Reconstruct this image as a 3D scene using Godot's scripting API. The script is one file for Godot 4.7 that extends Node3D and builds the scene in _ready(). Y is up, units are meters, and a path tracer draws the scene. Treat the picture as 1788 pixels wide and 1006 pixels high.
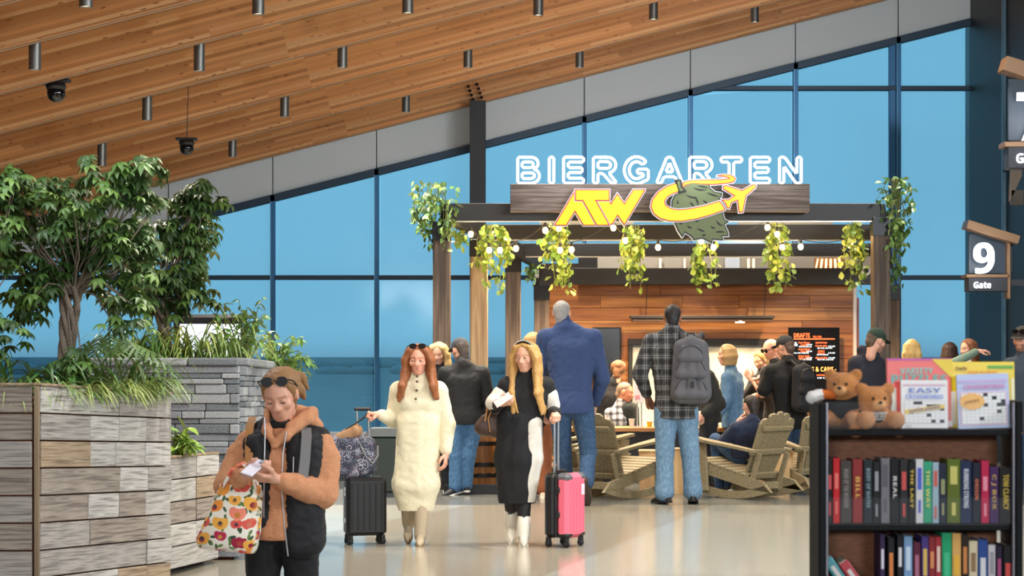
extends Node3D
# An airport concourse: glulam ceiling, window wall, beer garden kiosk, planters, travellers, book stand.
const FOC := 3600.0
const PX := 894.0
const PY := 615.0
const EYE := 1.6
const SLOPE := 0.255
var rng := RandomNumberGenerator.new()
var taken := {}
var mats := {}
var texs := {}
var meshes := {}


func _ready() -> void:
	rng.seed = 7
	# ---- camera
	var cam := Camera3D.new()
	cam.name = "camera"
	cam.projection = Camera3D.PROJECTION_FRUSTUM
	cam.near = 0.1
	cam.far = 3000.0
	cam.size = 0.1 * 1006.0 / FOC
	cam.frustum_offset = Vector2(0, 0.1 * (PY - 503.0) / FOC)
	cam.position = Vector3(0, EYE, 0)
	var ca := CameraAttributesPhysical.new()
	ca.frustum_focal_length = 70.0
	ca.frustum_focus_distance = 17.0
	ca.exposure_aperture = 7.0
	ca.frustum_near = 0.1
	ca.frustum_far = 3000.0
	ca.auto_exposure_enabled = false
	cam.attributes = ca
	add_child(cam)
	cam.current = true
	# ---- sky and exposure
	var we := WorldEnvironment.new()
	we.name = "world_environment"
	var env := Environment.new()
	var sky := Sky.new()
	var sm := ProceduralSkyMaterial.new()
	sm.sky_top_color = Color(0.37, 0.66, 0.82)
	sm.sky_horizon_color = Color(0.47, 0.745, 0.88)
	sm.sky_curve = 0.6
	sm.ground_horizon_color = Color(0.40, 0.58, 0.70)
	sm.ground_bottom_color = Color(0.28, 0.36, 0.42)
	sky.sky_material = sm
	env.background_mode = Environment.BG_SKY
	env.sky = sky
	env.background_energy_multiplier = 1.16
	env.tonemap_mode = Environment.TONE_MAPPER_LINEAR
	env.tonemap_exposure = 1.0
	env.sdfgi_enabled = true
	env.ssao_enabled = true
	env.ssil_enabled = true
	we.environment = env
	add_child(we)
	build_area_lamps()
	# ---- structure, then things
	build_floor()
	build_window_wall()
	build_ceiling()
	build_room_sides()
	build_outside()
	build_downlights()
	build_kiosk()
	build_sign()
	build_hanging_plants()
	build_string_lights()
	build_bar()
	build_planters()
	build_trees()
	build_chairs()
	build_gate_signs()
	build_book_stand()
	build_luggage()
	build_people()


func build_area_lamps() -> void:
	# unseen light panels above and behind the camera, placed to light the concourse
	var spots := [[-3.5, 4.3, -5.0], [3.5, 6.0, -5.0], [-3.6, 3.4, 8.6], [3.6, 3.4, 8.6], [-3.0, 4.4, -11.5], [3.8, 6.1, -12.0]]
	for s in spots:
		var on_wall: bool = s[2] > 0.0
		var t := thing("unseen_wall_panel_light" if on_wall else "unseen_ceiling_panel_light", ("unseen white light panel behind the photographer, %s one, lighting the hall from the front" % ("left" if s[0] < 0 else "right")) if on_wall else "unseen white ceiling light panel, out of view, placed to light the concourse", "light", Vector3(s[0], s[1], s[2]), 0.0, "" if on_wall else "unseen light panels")
		var b := MB.new()
		b.box(Vector3(0, 0.06, 0), Vector3(2.5, 0.1, 1.3))
		put(b, "housing", M("lamp_white", "d8d8d4", 0.5), t)
		b = MB.new()
		b.box(Vector3(0, -0.002, 0), Vector3(2.4, 0.02, 1.2))
		put(b, "diffuser_lamp", glow("panel_glow", "f4f8ff", 1.2), t)
		var l := AreaLight3D.new()
		l.name = "unseen_panel_lamp"
		l.area_size = Vector2(2.4, 1.2)
		l.light_color = Color(0.94, 0.975, 1.0)
		l.light_energy = 9.5
		l.area_range = 60.0
		l.shadow_enabled = true
		l.position = Vector3(0, -0.03, 0)
		l.rotation = Vector3(-PI / 2, 0, 0)
		t.add_child(l)
		if on_wall:
			t.rotation.x = 1.5
			l.light_energy = 50.0  # wall pair is out of view, placed to light beams and shelves frontally
	# unseen uplights placed to brighten the ceiling: three right wall, two on rear beams
	var ups := [[Vector3(6.4, 4.6, -5.0), Vector3(-0.72, 0.36, -0.58), 46.0, "first unseen lamp on the right wall, out of view, lighting the ceiling"], [Vector3(6.4, 4.6, -10.0), Vector3(-0.72, 0.36, -0.58), 46.0, "second unseen lamp on the right wall, out of view, lighting the ceiling"], [Vector3(6.4, 4.6, -15.0), Vector3(-0.78, 0.30, -0.55), 46.0, "third unseen lamp on the right wall, out of view, lighting the ceiling"], [Vector3(1.0, 3.42, -27.2), Vector3(-0.1, 0.86, -0.5), 3.6, "left unseen lamp hidden on top of the kiosk beams, lighting the ceiling"], [Vector3(3.6, 3.42, -27.2), Vector3(0.1, 0.86, -0.5), 3.6, "right unseen lamp hidden on top of the kiosk beams, lighting the ceiling"]]
	for u in ups:
		var t := thing("unseen_uplight", u[3], "light", u[0])
		t.basis = Basis.looking_at(u[1], Vector3.UP)
		part_box("housing", Vector3(0, 0, 0.05), Vector3(1.25, 0.3, 0.09), M("lamp_white"), t, 0.01)
		if u[0].x > 6.0:
			var br := MB.new()
			br.beam(Vector3.ZERO, t.basis.inverse() * Vector3(0.68, 0, 0), 0.06, 0.06)
			put(br, "wall_bracket", M("lamp_white"), t)
		part_box("diffuser_lamp", Vector3(0, 0, 0.0), Vector3(1.2, 0.25, 0.01), glow("panel_glow", "", 0.0), t)
		var l := AreaLight3D.new()
		l.name = "unseen_uplight_lamp"
		l.area_size = Vector2(1.2, 0.25)
		l.light_color = Color(0.95, 0.98, 1.0)
		l.light_energy = u[2]
		l.area_range = 60.0
		l.shadow_enabled = true
		l.position = Vector3(0, 0, -0.012)
		t.add_child(l)


# ------------------------------------------------------------------ helpers
class MB:
	var v := PackedVector3Array()
	var uv := PackedVector2Array()
	var c := PackedColorArray()
	var ix := PackedInt32Array()
	var col := Color(1, 1, 1)
	var usecol := false

	func vert(p: Vector3, t := Vector2.ZERO) -> int:
		v.append(p)
		uv.append(t)
		c.append(col)
		return v.size() - 1

	func face(a: int, b: int, d: int) -> void:
		ix.append(a)
		ix.append(d)
		ix.append(b)

	func tri(a: Vector3, b: Vector3, d: Vector3) -> void:
		var i := vert(a)
		vert(b)
		vert(d)
		face(i, i + 1, i + 2)

	func quad(a: Vector3, b: Vector3, d: Vector3, e: Vector3, u0 := 0.0, v0 := 0.0, u1 := 1.0, v1 := 1.0) -> void:
		var i := vert(a, Vector2(u0, v1))
		vert(b, Vector2(u1, v1))
		vert(d, Vector2(u1, v0))
		vert(e, Vector2(u0, v0))
		face(i, i + 1, i + 2)
		face(i, i + 2, i + 3)

	func box(at: Vector3, s: Vector3, bevel := 0.0, basis := Basis.IDENTITY) -> void:
		var h := s * 0.5
		var bv := minf(bevel, minf(h.x, minf(h.y, h.z)) * 0.9)
		for ax in 3:
			var a1 := (ax + 1) % 3
			var a2 := (ax + 2) % 3
			for sg in [-1.0, 1.0]:
				var q := []
				for k in [[-1, -1], [1, -1], [1, 1], [-1, 1]]:
					var p := Vector3.ZERO
					p[ax] = sg * h[ax]
					p[a1] = k[0] * (h[a1] - bv)
					p[a2] = k[1] * (h[a2] - bv)
					q.append(at + basis * p)
				if sg > 0:
					quad(q[0], q[1], q[2], q[3])
				else:
					quad(q[1], q[0], q[3], q[2])
		if bv <= 0.0:
			return
		for ax in 3:
			var a1 := (ax + 1) % 3
			var a2 := (ax + 2) % 3
			for k in [[-1, -1], [1, -1], [1, 1], [-1, 1]]:
				var q := []
				for e in [[-1.0, 0], [1.0, 0], [1.0, 1], [-1.0, 1]]:
					var p := Vector3.ZERO
					p[ax] = e[0] * (h[ax] - bv)
					p[a1] = k[0] * (h[a1] - (bv if e[1] == 0 else 0.0))
					p[a2] = k[1] * (h[a2] - (0.0 if e[1] == 0 else bv))
					q.append(at + basis * p)
				if k[0] * k[1] > 0:
					quad(q[0], q[1], q[2], q[3])
				else:
					quad(q[1], q[0], q[3], q[2])
		for x in [-1, 1]:
			for y in [-1, 1]:
				for z in [-1, 1]:
					var a := at + basis * Vector3(x * h.x, y * (h.y - bv), z * (h.z - bv))
					var b := at + basis * Vector3(x * (h.x - bv), y * h.y, z * (h.z - bv))
					var d := at + basis * Vector3(x * (h.x - bv), y * (h.y - bv), z * h.z)
					if x * y * z > 0:
						tri(a, b, d)
					else:
						tri(b, a, d)

	func beam(a: Vector3, b: Vector3, w: float, h: float, bevel := 0.0, up := Vector3.UP) -> void:
		# a bar from a to b; h along up, w across
		var z := (b - a).normalized()
		var u := up
		if absf(z.dot(u)) > 0.99:
			u = Vector3(0, 0, 1)
		var x := u.cross(z).normalized()
		box((a + b) * 0.5, Vector3(w, h, a.distance_to(b)), bevel, Basis(x, z.cross(x), z))

	func tube(pts: PackedVector3Array, r, sides := 6, closed := false, caps := true) -> void:
		var n := pts.size()
		var x := Vector3.ZERO
		var first := v.size()
		for i in n:
			var p0 := pts[(i - 1 + n) % n] if (i > 0 or closed) else pts[i]
			var p1 := pts[(i + 1) % n] if (i < n - 1 or closed) else pts[i]
			var t := (p1 - p0).normalized()
			if x == Vector3.ZERO:
				x = t.cross(Vector3.UP)
				if x.length() < 0.1:
					x = t.cross(Vector3.RIGHT)
			x = (x - t * x.dot(t)).normalized()
			var y := t.cross(x)
			var rad: float = r[i] if r is Array or r is PackedFloat32Array else r
			for k in sides:
				var a := TAU * k / sides
				vert(pts[i] + (x * cos(a) + y * sin(a)) * rad, Vector2(float(k) / sides, float(i) / n))
		var m := n if closed else n - 1
		for i in m:
			for k in sides:
				var a := first + i * sides + k
				var b := first + i * sides + (k + 1) % sides
				var d := first + ((i + 1) % n) * sides + k
				var e := first + ((i + 1) % n) * sides + (k + 1) % sides
				face(a, b, e)
				face(a, e, d)
		if caps and not closed:
			for k in range(1, sides - 1):
				face(first, first + k + 1, first + k)
				var l := first + (n - 1) * sides
				face(l, l + k, l + k + 1)

	func lathe(prof: Array, sides := 16, xf := Transform3D.IDENTITY) -> void:
		# prof: Vector2(radius, y) upwards; hard edge where a point repeats
		var first := v.size()
		for p in prof:
			for k in sides:
				var a := TAU * k / sides
				vert(xf * Vector3(p.x * cos(a), p.y, -p.x * sin(a)), Vector2(float(k) / sides, p.y))
		for i in prof.size() - 1:
			if prof[i].is_equal_approx(prof[i + 1]):
				continue
			for k in sides:
				var a := first + i * sides + k
				var b := first + i * sides + (k + 1) % sides
				face(a, b, b + sides)
				face(a, b + sides, a + sides)

	func prism(poly: PackedVector2Array, z0: float, z1: float, xf := Transform3D.IDENTITY, bevel := 0.0) -> void:
		# poly in xy, any winding; extruded from z0 to z1 (front)
		var p := poly
		if Geometry2D.is_polygon_clockwise(p):
			p = p.duplicate()
			p.reverse()
		var t := Geometry2D.triangulate_polygon(p)
		var fp := p
		if bevel > 0.0:
			var o := Geometry2D.offset_polygon(p, -bevel)
			if o.size() == 1 and o[0].size() == p.size():
				fp = p
		for side in 2:
			var z := z0 if side == 0 else z1
			var i0 := v.size()
			for q in fp:
				vert(xf * Vector3(q.x, q.y, z), q)
			for k in range(0, t.size(), 3):
				var a := t[k]
				var b := t[k + 1]
				var d := t[k + 2]
				var ccw := (p[b] - p[a]).cross(p[d] - p[a]) > 0
				if ccw == (side == 1):
					face(i0 + a, i0 + b, i0 + d)
				else:
					face(i0 + a, i0 + d, i0 + b)
		var n := p.size()
		for k in n:
			var a := p[k]
			var b := p[(k + 1) % n]
			quad(xf * Vector3(a.x, a.y, z0), xf * Vector3(b.x, b.y, z0), xf * Vector3(b.x, b.y, z1), xf * Vector3(a.x, a.y, z1))

	func loft(rings: Array, cap0 := true, cap1 := true) -> void:
		# rings of equal counts, counter-clockwise seen against the direction of travel
		var first := v.size()
		var n: int = rings[0].size()
		for i in rings.size():
			for k in n:
				vert(rings[i][k], Vector2(float(k) / n, float(i) / rings.size()))
		for i in rings.size() - 1:
			for k in n:
				var a := first + i * n + k
				var b := first + i * n + (k + 1) % n
				face(a, b, b + n)
				face(a, b + n, a + n)
		for side in 2:
			if (side == 0 and not cap0) or (side == 1 and not cap1):
				continue
			var ring: PackedVector3Array = rings[0] if side == 0 else rings[rings.size() - 1]
			var m := Vector3.ZERO
			for q in ring:
				m += q
			var ci := vert(m / n)
			var b0 := v.size()
			for q in ring:
				vert(q)
			for k in n:
				if side == 0:
					face(ci, b0 + (k + 1) % n, b0 + k)
				else:
					face(ci, b0 + k, b0 + (k + 1) % n)

	func sheet(a: Array, b: Array) -> void:
		# ribbon between two rails of points (both sides are drawn by the renderer)
		var first := v.size()
		for i in a.size():
			vert(a[i], Vector2(0, float(i) / (a.size() - 1)))
			vert(b[i], Vector2(1, float(i) / (a.size() - 1)))
		for i in a.size() - 1:
			var k := first + i * 2
			face(k, k + 1, k + 3)
			face(k, k + 3, k + 2)

	func ball(at: Vector3, r: Vector3, n := 10, basis := Basis.IDENTITY) -> void:
		var first := v.size()
		var m := n / 2 + 1
		for i in m + 1:
			var th := PI * i / m
			for k in n:
				var a := TAU * k / n
				vert(at + basis * (Vector3(sin(th) * cos(a), -cos(th), -sin(th) * sin(a)) * r), Vector2(float(k) / n, float(i) / m))
		for i in m:
			for k in n:
				var a := first + i * n + k
				var b := first + i * n + (k + 1) % n
				if i > 0:
					face(a, b, b + n)
				if i < m - 1:
					face(a, b + n, a + n)
				elif i == m - 1 and i > 0:
					pass
		return

	func append(o: MB, xf := Transform3D.IDENTITY, tint := Color(-1, 0, 0)) -> void:
		var k := v.size()
		v.append_array(xf * o.v)
		uv.append_array(o.uv)
		if tint.r < 0:
			c.append_array(o.c)
		else:
			for i in o.v.size():
				c.append(tint)
		if xf.basis.determinant() > 0:
			for i in o.ix:
				ix.append(i + k)
		else:
			for i in range(0, o.ix.size(), 3):
				ix.append(o.ix[i] + k)
				ix.append(o.ix[i + 2] + k)
				ix.append(o.ix[i + 1] + k)

	func normals() -> PackedVector3Array:
		var n := PackedVector3Array()
		n.resize(v.size())
		for i in range(0, ix.size(), 3):
			var a := ix[i]
			var b := ix[i + 1]
			var d := ix[i + 2]
			var q := (v[d] - v[a]).cross(v[b] - v[a])
			n[a] += q
			n[b] += q
			n[d] += q
		for i in n.size():
			n[i] = n[i].normalized()
		return n

	func mesh() -> ArrayMesh:
		var arr := []
		arr.resize(Mesh.ARRAY_MAX)
		arr[Mesh.ARRAY_VERTEX] = v
		arr[Mesh.ARRAY_NORMAL] = normals()
		arr[Mesh.ARRAY_TEX_UV] = uv
		if usecol:
			arr[Mesh.ARRAY_COLOR] = c
		arr[Mesh.ARRAY_INDEX] = ix
		var m := ArrayMesh.new()
		m.add_surface_from_arrays(Mesh.PRIMITIVE_TRIANGLES, arr)
		return m


func at(px: float, py: float, d: float) -> Vector3:
	return Vector3((px - PX) * d / FOC, EYE + (PY - py) * d / FOC, -d)


func numbered(n: String) -> String:
	if not taken.has(n):
		taken[n] = 0
		return n
	taken[n] += 1
	return "%s_%03d" % [n, taken[n]]


func thing(called: String, label: String, category: String, where := Vector3.ZERO, turn := 0.0, group := "") -> Node3D:
	var o := Node3D.new()
	o.name = numbered(called)
	o.position = where
	o.rotation.y = turn
	tag(o, label, category, group)
	add_child(o)
	return o


func tag(o: Node, label: String, category: String, group := "", kind := "") -> void:
	if label:
		o.set_meta("label", label)
	if category:
		o.set_meta("category", category)
	if group:
		o.set_meta("group", group)
	if kind:
		o.set_meta("kind", kind)


func copy_of(o: Node3D, where: Vector3, turn: float, label: String) -> Node3D:
	var c: Node3D = o.duplicate()
	var base := str(o.name)
	if base.length() > 4 and base[base.length() - 4] == "_" and base.right(3).is_valid_int():
		base = base.left(base.length() - 4)
	c.name = numbered(base)
	add_child(c)
	c.position = where
	c.rotation.y = turn
	c.set_meta("label", label)
	return c


func node(m: Mesh, called: String, material: Material, parent: Node, where := Transform3D.IDENTITY) -> MeshInstance3D:
	var o := MeshInstance3D.new()
	o.mesh = m
	o.material_override = material
	o.transform = where
	o.name = numbered(called) if parent == self else called
	parent.add_child(o, true)
	return o


func put(b: MB, called: String, material: Material, parent: Node, where := Transform3D.IDENTITY) -> MeshInstance3D:
	return node(b.mesh(), called, material, parent, where)


func structure(b: MB, called: String, material: Material, label := "", parent: Node = self) -> MeshInstance3D:
	var o := put(b, called, material, parent)
	if parent == self:
		o.set_meta("kind", "structure")
		if label:
			o.set_meta("label", label)
	return o


func boxmesh(s: Vector3, bevel := 0.0) -> ArrayMesh:
	var k := "%.3f,%.3f,%.3f,%.4f" % [s.x, s.y, s.z, bevel]
	if not meshes.has(k):
		var b := MB.new()
		b.box(Vector3.ZERO, s, bevel)
		meshes[k] = b.mesh()
	return meshes[k]


func part_box(called: String, c: Vector3, s: Vector3, material: Material, parent: Node, bevel := 0.0, basis := Basis.IDENTITY) -> MeshInstance3D:
	return node(boxmesh(s, bevel), called, material, parent, Transform3D(basis, c))


func M(key: String, hex := "808080", rough := 0.6, metal := 0.0, spec := 0.5) -> StandardMaterial3D:
	if not mats.has(key):
		var m := StandardMaterial3D.new()
		m.resource_name = key
		m.albedo_color = Color(hex)
		m.roughness = rough
		m.metallic = metal
		m.metallic_specular = spec
		mats[key] = m
	return mats[key]


func glow(key: String, hex: String, energy: float) -> StandardMaterial3D:
	if mats.has(key):
		return mats[key]
	var m := M(key, hex, 0.5)
	m.emission_enabled = true
	m.emission = Color(hex)
	m.emission_energy_multiplier = energy
	return m


func noise_tex(key: String, freq: float, ramp: Array, octaves := 4, size := 512, kind := FastNoiseLite.TYPE_SIMPLEX_SMOOTH, warp := 0.0) -> Texture2D:
	if not texs.has(key):
		var n := FastNoiseLite.new()
		n.seed = key.hash() % 1000
		n.noise_type = kind
		n.frequency = freq
		n.fractal_octaves = octaves
		if warp > 0.0:
			n.domain_warp_enabled = true
			n.domain_warp_amplitude = warp
			n.domain_warp_frequency = freq
		var t := NoiseTexture2D.new()
		t.width = size
		t.height = size
		t.seamless = true
		t.noise = n
		if ramp.size():
			var g := Gradient.new()
			var of := PackedFloat32Array()
			var cs := PackedColorArray()
			for r in ramp:
				of.append(r[0])
				cs.append(Color(r[1]))
			g.offsets = of
			g.colors = cs
			t.color_ramp = g
		texs[key] = t
	return texs[key]


func textured(key: String, tex: Texture2D, scale: Vector3, rough := 0.6, world := false, bump: Texture2D = null, bump_cm := 0.0, tint := "ffffff") -> StandardMaterial3D:
	if not mats.has(key):
		var m := M(key, tint, rough)
		m.albedo_texture = tex
		m.uv1_triplanar = true
		m.uv1_world_triplanar = world
		m.uv1_scale = scale
		m.uv1_triplanar_sharpness = 8.0
		if bump:
			m.heightmap_enabled = true
			m.heightmap_texture = bump
			m.heightmap_scale = bump_cm
	return mats[key]


func wood(key: String, ramp: Array, along: int, rough := 0.6, world := false, fine := 9.0, bump_cm := 0.0, sheet := "") -> StandardMaterial3D:
	# wood grain: one noise stretched along an axis (0 x, 1 y, 2 z)
	var s := Vector3(fine, fine, fine) * 0.22
	s[along] = fine * 0.010
	var t := noise_tex("wood_" + (sheet if sheet else key), 0.012, ramp, 5, 512, FastNoiseLite.TYPE_SIMPLEX_SMOOTH, 14.0)
	return textured(key, t, s, rough, world, t if bump_cm > 0 else null, bump_cm)


# ------------------------------------------------------------------ setting
const WALL_D := 32.0
const BEAMS := [18.73, 20.80, 23.16, 25.78, 28.55, 31.5]
const ROOF0 := 5.54


func flat(poly: Array, y0: float, y1: float) -> MB:
	# plan polygon [x, depth] raised from y0 to y1
	var b := MB.new()
	var p := PackedVector2Array()
	for q in poly:
		p.append(Vector2(q[0], q[1]))
	b.prism(p, y0, y1, Transform3D(Basis(Vector3(1, 0, 0), Vector3(0, 0, -1), Vector3(0, 1, 0)), Vector3.ZERO))
	return b


func build_floor() -> void:
	var f := Node3D.new()
	f.name = "floor"
	f.set_meta("kind", "structure")
	f.set_meta("label", "polished terrazzo concourse floor in pale, beige and grey bands")
	add_child(f)
	var specks := func(key: String, a: String, b: String, c: String, e: String) -> StandardMaterial3D:
		var t := noise_tex("terrazzo_" + key, 0.09, [[0.0, a], [0.35, b], [0.5, c], [0.62, b], [0.8, e], [1.0, c]], 3, 512, FastNoiseLite.TYPE_CELLULAR)
		var m := textured("terrazzo_mat_" + key, t, Vector3(1.1, 1.1, 1.1), 0.16, true)
		m.metallic_specular = 0.55
		return m
	# pale triangle on the right, beige band, pale field on the left, grey strip along the kiosk
	put(flat([[2.10, 21.57], [-3.0, 3.0], [-3.0, -9.0], [7.1, -9.0], [7.1, 21.57]], -0.2, 0.0), "pale_terrazzo", specks.call("pale", "87877d", "9b9b92", "a5a59c", "919187"), f)
	put(flat([[2.10, 21.57], [-0.443, 21.57], [-7.22, 3.0], [-3.0, 3.0]], -0.2, 0.0), "beige_terrazzo", specks.call("beige", "7d776a", "908a7c", "9a9486", "867f71"), f)
	put(flat([[-0.443, 21.57], [-7.5, 21.57], [-7.5, -9.0], [-3.0, -9.0], [-3.0, 3.0], [-7.22, 3.0]], -0.2, 0.0), "pale_terrazzo", specks.call("pale", "", "", "", ""), f)
	put(flat([[-14.0, 21.57], [7.1, 21.57], [7.1, 32.3], [-14.0, 32.3]], -0.2, 0.0), "grey_terrazzo", specks.call("grey", "5a5c5c", "6a6c6a", "747670", "606260"), f)
	put(flat([[-14.0, -9.0], [-7.5, -9.0], [-7.5, 21.57], [-14.0, 21.57]], -0.2, 0.0), "beige_terrazzo", specks.call("beige", "", "", "", ""), f)


func roof_y(x: float) -> float:
	return ROOF0 + SLOPE * x


func build_window_wall() -> void:
	var w := Node3D.new()
	w.name = "wall_back"
	w.set_meta("kind", "structure")
	w.set_meta("label", "tall window wall of tinted panes in dark frames under grey panels")
	add_child(w)
	var s := FOC / WALL_D
	var frame := M("frame_dark", "182f42", 0.4, 0.3)  # blue of the reflected sky is put into both frame colours
	var frame_reflect := M("frame_reflect_blue", "2a5f8a", 0.35, 0.4)  # brighter reflected blue painted on the mullions
	var panel := M("grey_panel", "b3babf", 0.6)
	var pane := M("window_pane", "74b6d6", 0.08)
	pane.transparency = BaseMaterial3D.TRANSPARENCY_ALPHA
	pane.albedo_color = Color(0.42, 0.70, 0.86, 0.16)
	pane.metallic_specular = 0.15
	var head := func(x: float) -> float: return 4.97 + 0.2527 * x
	var xs := []
	for px in [-70, 113, 295, 477, 658, 834, 1020, 1205, 1388, 1567, 1741]:
		xs.append((px - PX) / s)
	var y0 := 0.36
	var rails := [2.756, 5.69]
	for i in xs.size() - 1:
		var a: float = xs[i]
		var b: float = xs[i + 1]
		var m := 0.055
		# grey panel between window head and roof
		var mb := MB.new()
		var g := 0.008
		mb.prism(PackedVector2Array([Vector2(a + g, head.call(a + g)), Vector2(b - g, head.call(b - g)), Vector2(b - g, roof_y(b) + 0.5), Vector2(a + g, roof_y(a) + 0.5)]), -WALL_D - 0.05, -WALL_D + 0.06)
		put(mb, "grey_panel", panel, w)
		mb = MB.new()
		mb.prism(PackedVector2Array([Vector2(b - 0.03, head.call(b - 0.03)), Vector2(b + 0.03, head.call(b + 0.03)), Vector2(b + 0.03, roof_y(b) + 0.5), Vector2(b - 0.03, roof_y(b) + 0.5)]), -WALL_D - 0.08, -WALL_D - 0.051)
		put(mb, "joint_strip", M("joint_dark", "3c4145", 0.7), w)
		# panes
		var lo := y0
		for r in [rails[0], rails[1], 99.0]:
			var ta := minf(r, head.call(a + m) - 0.1)
			var tb := minf(r, head.call(b - m) - 0.1)
			if lo < tb - 0.05:
				mb = MB.new()
				var la := minf(lo, ta)
				var poly := PackedVector2Array([Vector2(a + m, la), Vector2(b - m, lo), Vector2(b - m, tb)])
				if ta > la + 0.01:
					poly.append(Vector2(a + m, ta))
				else:
					poly[0] = Vector2(b - m - (tb - lo) / 0.2527, lo)
				mb.prism(poly, -WALL_D - 0.012, -WALL_D - 0.006)
				put(mb, "window_pane", pane, w)
			if r < head.call(b) - 0.15 and r < 90:
				mb = MB.new()
				var from := maxf(a, (r + 0.04 - 4.97) / 0.2527)
				mb.box(Vector3((from + b) * 0.5, r, -WALL_D + 0.02), Vector3(b - from, 0.07, 0.14), 0.006)
				put(mb, "transom", frame, w)
			lo = r + 0.035
	for x in xs:
		var mb := MB.new()
		var t: float = head.call(x)
		mb.box(Vector3(x, (t + y0) * 0.5, -WALL_D + 0.03), Vector3(0.075, t - y0, 0.16), 0.006)
		put(mb, "mullion", frame_reflect, w)
		mb = MB.new()
		mb.box(Vector3(x - 0.028, (t + y0) * 0.5 - 0.05, -WALL_D + 0.115), Vector3(0.012, t - y0 - 0.1, 0.02))
		put(mb, "mullion_pale_edge", M("edge_pale_blue", "5c93b4", 0.35, 0.5), w)  # pale blue line along the left edge of each mullion
	# head rail along the slope, sill and low wall
	var mb := MB.new()
	var xa: float = xs[0]
	var xb: float = xs[-1]
	mb.beam(Vector3(xa, head.call(xa) - 0.05, -WALL_D + 0.03), Vector3(xb, head.call(xb) - 0.05, -WALL_D + 0.03), 0.16, 0.11, 0.006)
	put(mb, "head_rail", frame, w)
	mb = MB.new()
	mb.box(Vector3(-2.0, y0 - 0.03, -WALL_D + 0.08), Vector3(23.0, 0.07, 0.3), 0.008)
	put(mb, "sill", M("sill_grey", "8b9093", 0.5), w)
	mb = MB.new()
	mb.box(Vector3(-2.0, 0.16, -WALL_D - 0.05), Vector3(23.0, 0.33, 0.2))
	put(mb, "low_wall", M("low_wall", "777b7d", 0.6), w)
	# the extra dark bar beside the right mullion
	mb = MB.new()
	mb.box(Vector3((1557 - PX) / s, 3.36, -WALL_D + 0.02), Vector3(0.1, 6.04, 0.1), 0.006)
	put(mb, "mullion", frame_reflect, w)
	# end post on the right
	mb = MB.new()
	mb.box(Vector3((1744 - PX) / s, 4.0, -WALL_D + 0.05), Vector3(0.12, 8.0, 0.3), 0.006)
	put(mb, "end_post", frame, w)
	# steel column
	var col := thing("steel_column", "dark steel column rising behind the sign to the roof beam", "column", at(834, 615, 31.1) * Vector3(1, 0, 1))
	mb = MB.new()
	var cx := col.position.x
	mb.box(Vector3(0, roof_y(cx) * 0.5, 0), Vector3(0.24, roof_y(cx) - 0.02, 0.05), 0.004)
	put(mb, "flange", M("steel_dark", "191c20", 0.5, 0.2), col)
	mb = MB.new()
	mb.box(Vector3(0, roof_y(cx) * 0.5, -0.12), Vector3(0.04, roof_y(cx) - 0.02, 0.2))
	put(mb, "web", M("steel_dark"), col)
	mb = MB.new()
	mb.box(Vector3(0, roof_y(cx) * 0.5, -0.23), Vector3(0.24, roof_y(cx) - 0.02, 0.04), 0.004)
	put(mb, "flange", M("steel_dark"), col)
	for r in 4:
		for c in 2:
			mb = MB.new()
			mb.lathe([Vector2(0, 0), Vector2(0.026, 0), Vector2(0.026, 0), Vector2(0.024, 0.03), Vector2(0.0, 0.035)], 8, Transform3D(Basis(Vector3.RIGHT, PI / 2), at(818 + c * 15 + r * 2.6 * 1.0, 151 + r * 7.6 - c * 3.6, 31.40) - col.position))
			put(mb, "bolt", M("bolt_dark", "2a1a10", 0.6, 0.4), col)


func lamella_tex() -> Texture2D:
	# glued laminations of a timber beam: thin rows, each of boards of changing length and tone
	if texs.has("lamella"):
		return texs["lamella"]
	var r := RandomNumberGenerator.new()
	r.seed = 11
	var im := Image.create(1024, 512, false, Image.FORMAT_RGB8)
	var tones := ["b07c4a", "b88652", "9f6c3c", "ab7643", "c0915e", "976435", "ae7b49", "b4804c", "a47141"]
	var grain := FastNoiseLite.new()
	grain.seed = 5
	grain.frequency = 0.02
	for row in 32:
		var x := -r.randi_range(0, 200)
		while x < 1024:
			var len := r.randi_range(160, 520)
			var base := Color(tones[r.randi() % tones.size()]) * r.randf_range(0.9, 1.08)
			im.fill_rect(Rect2i(x, row * 16, len, 16), base)
			x += len
	for y in 512:
		for x in 1024:
			var g := grain.get_noise_2d(x * 0.22, y * 9.0) * 0.10
			if y % 16 == 0:
				g -= 0.09
			var c := im.get_pixel(x, y)
			im.set_pixel(x, y, Color(c.r * (1 + g), c.g * (1 + g), c.b * (1 + g * 0.9)))
	for k in 260:
		var p := Vector2i(r.randi() % 1016, r.randi() % 506)
		var q := r.randi_range(3, 6)
		im.fill_rect(Rect2i(p.x, p.y, q, maxi(2, q - 2)), Color("6f3f1c"))
	texs["lamella"] = ImageTexture.create_from_image(im)
	return texs["lamella"]


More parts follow.
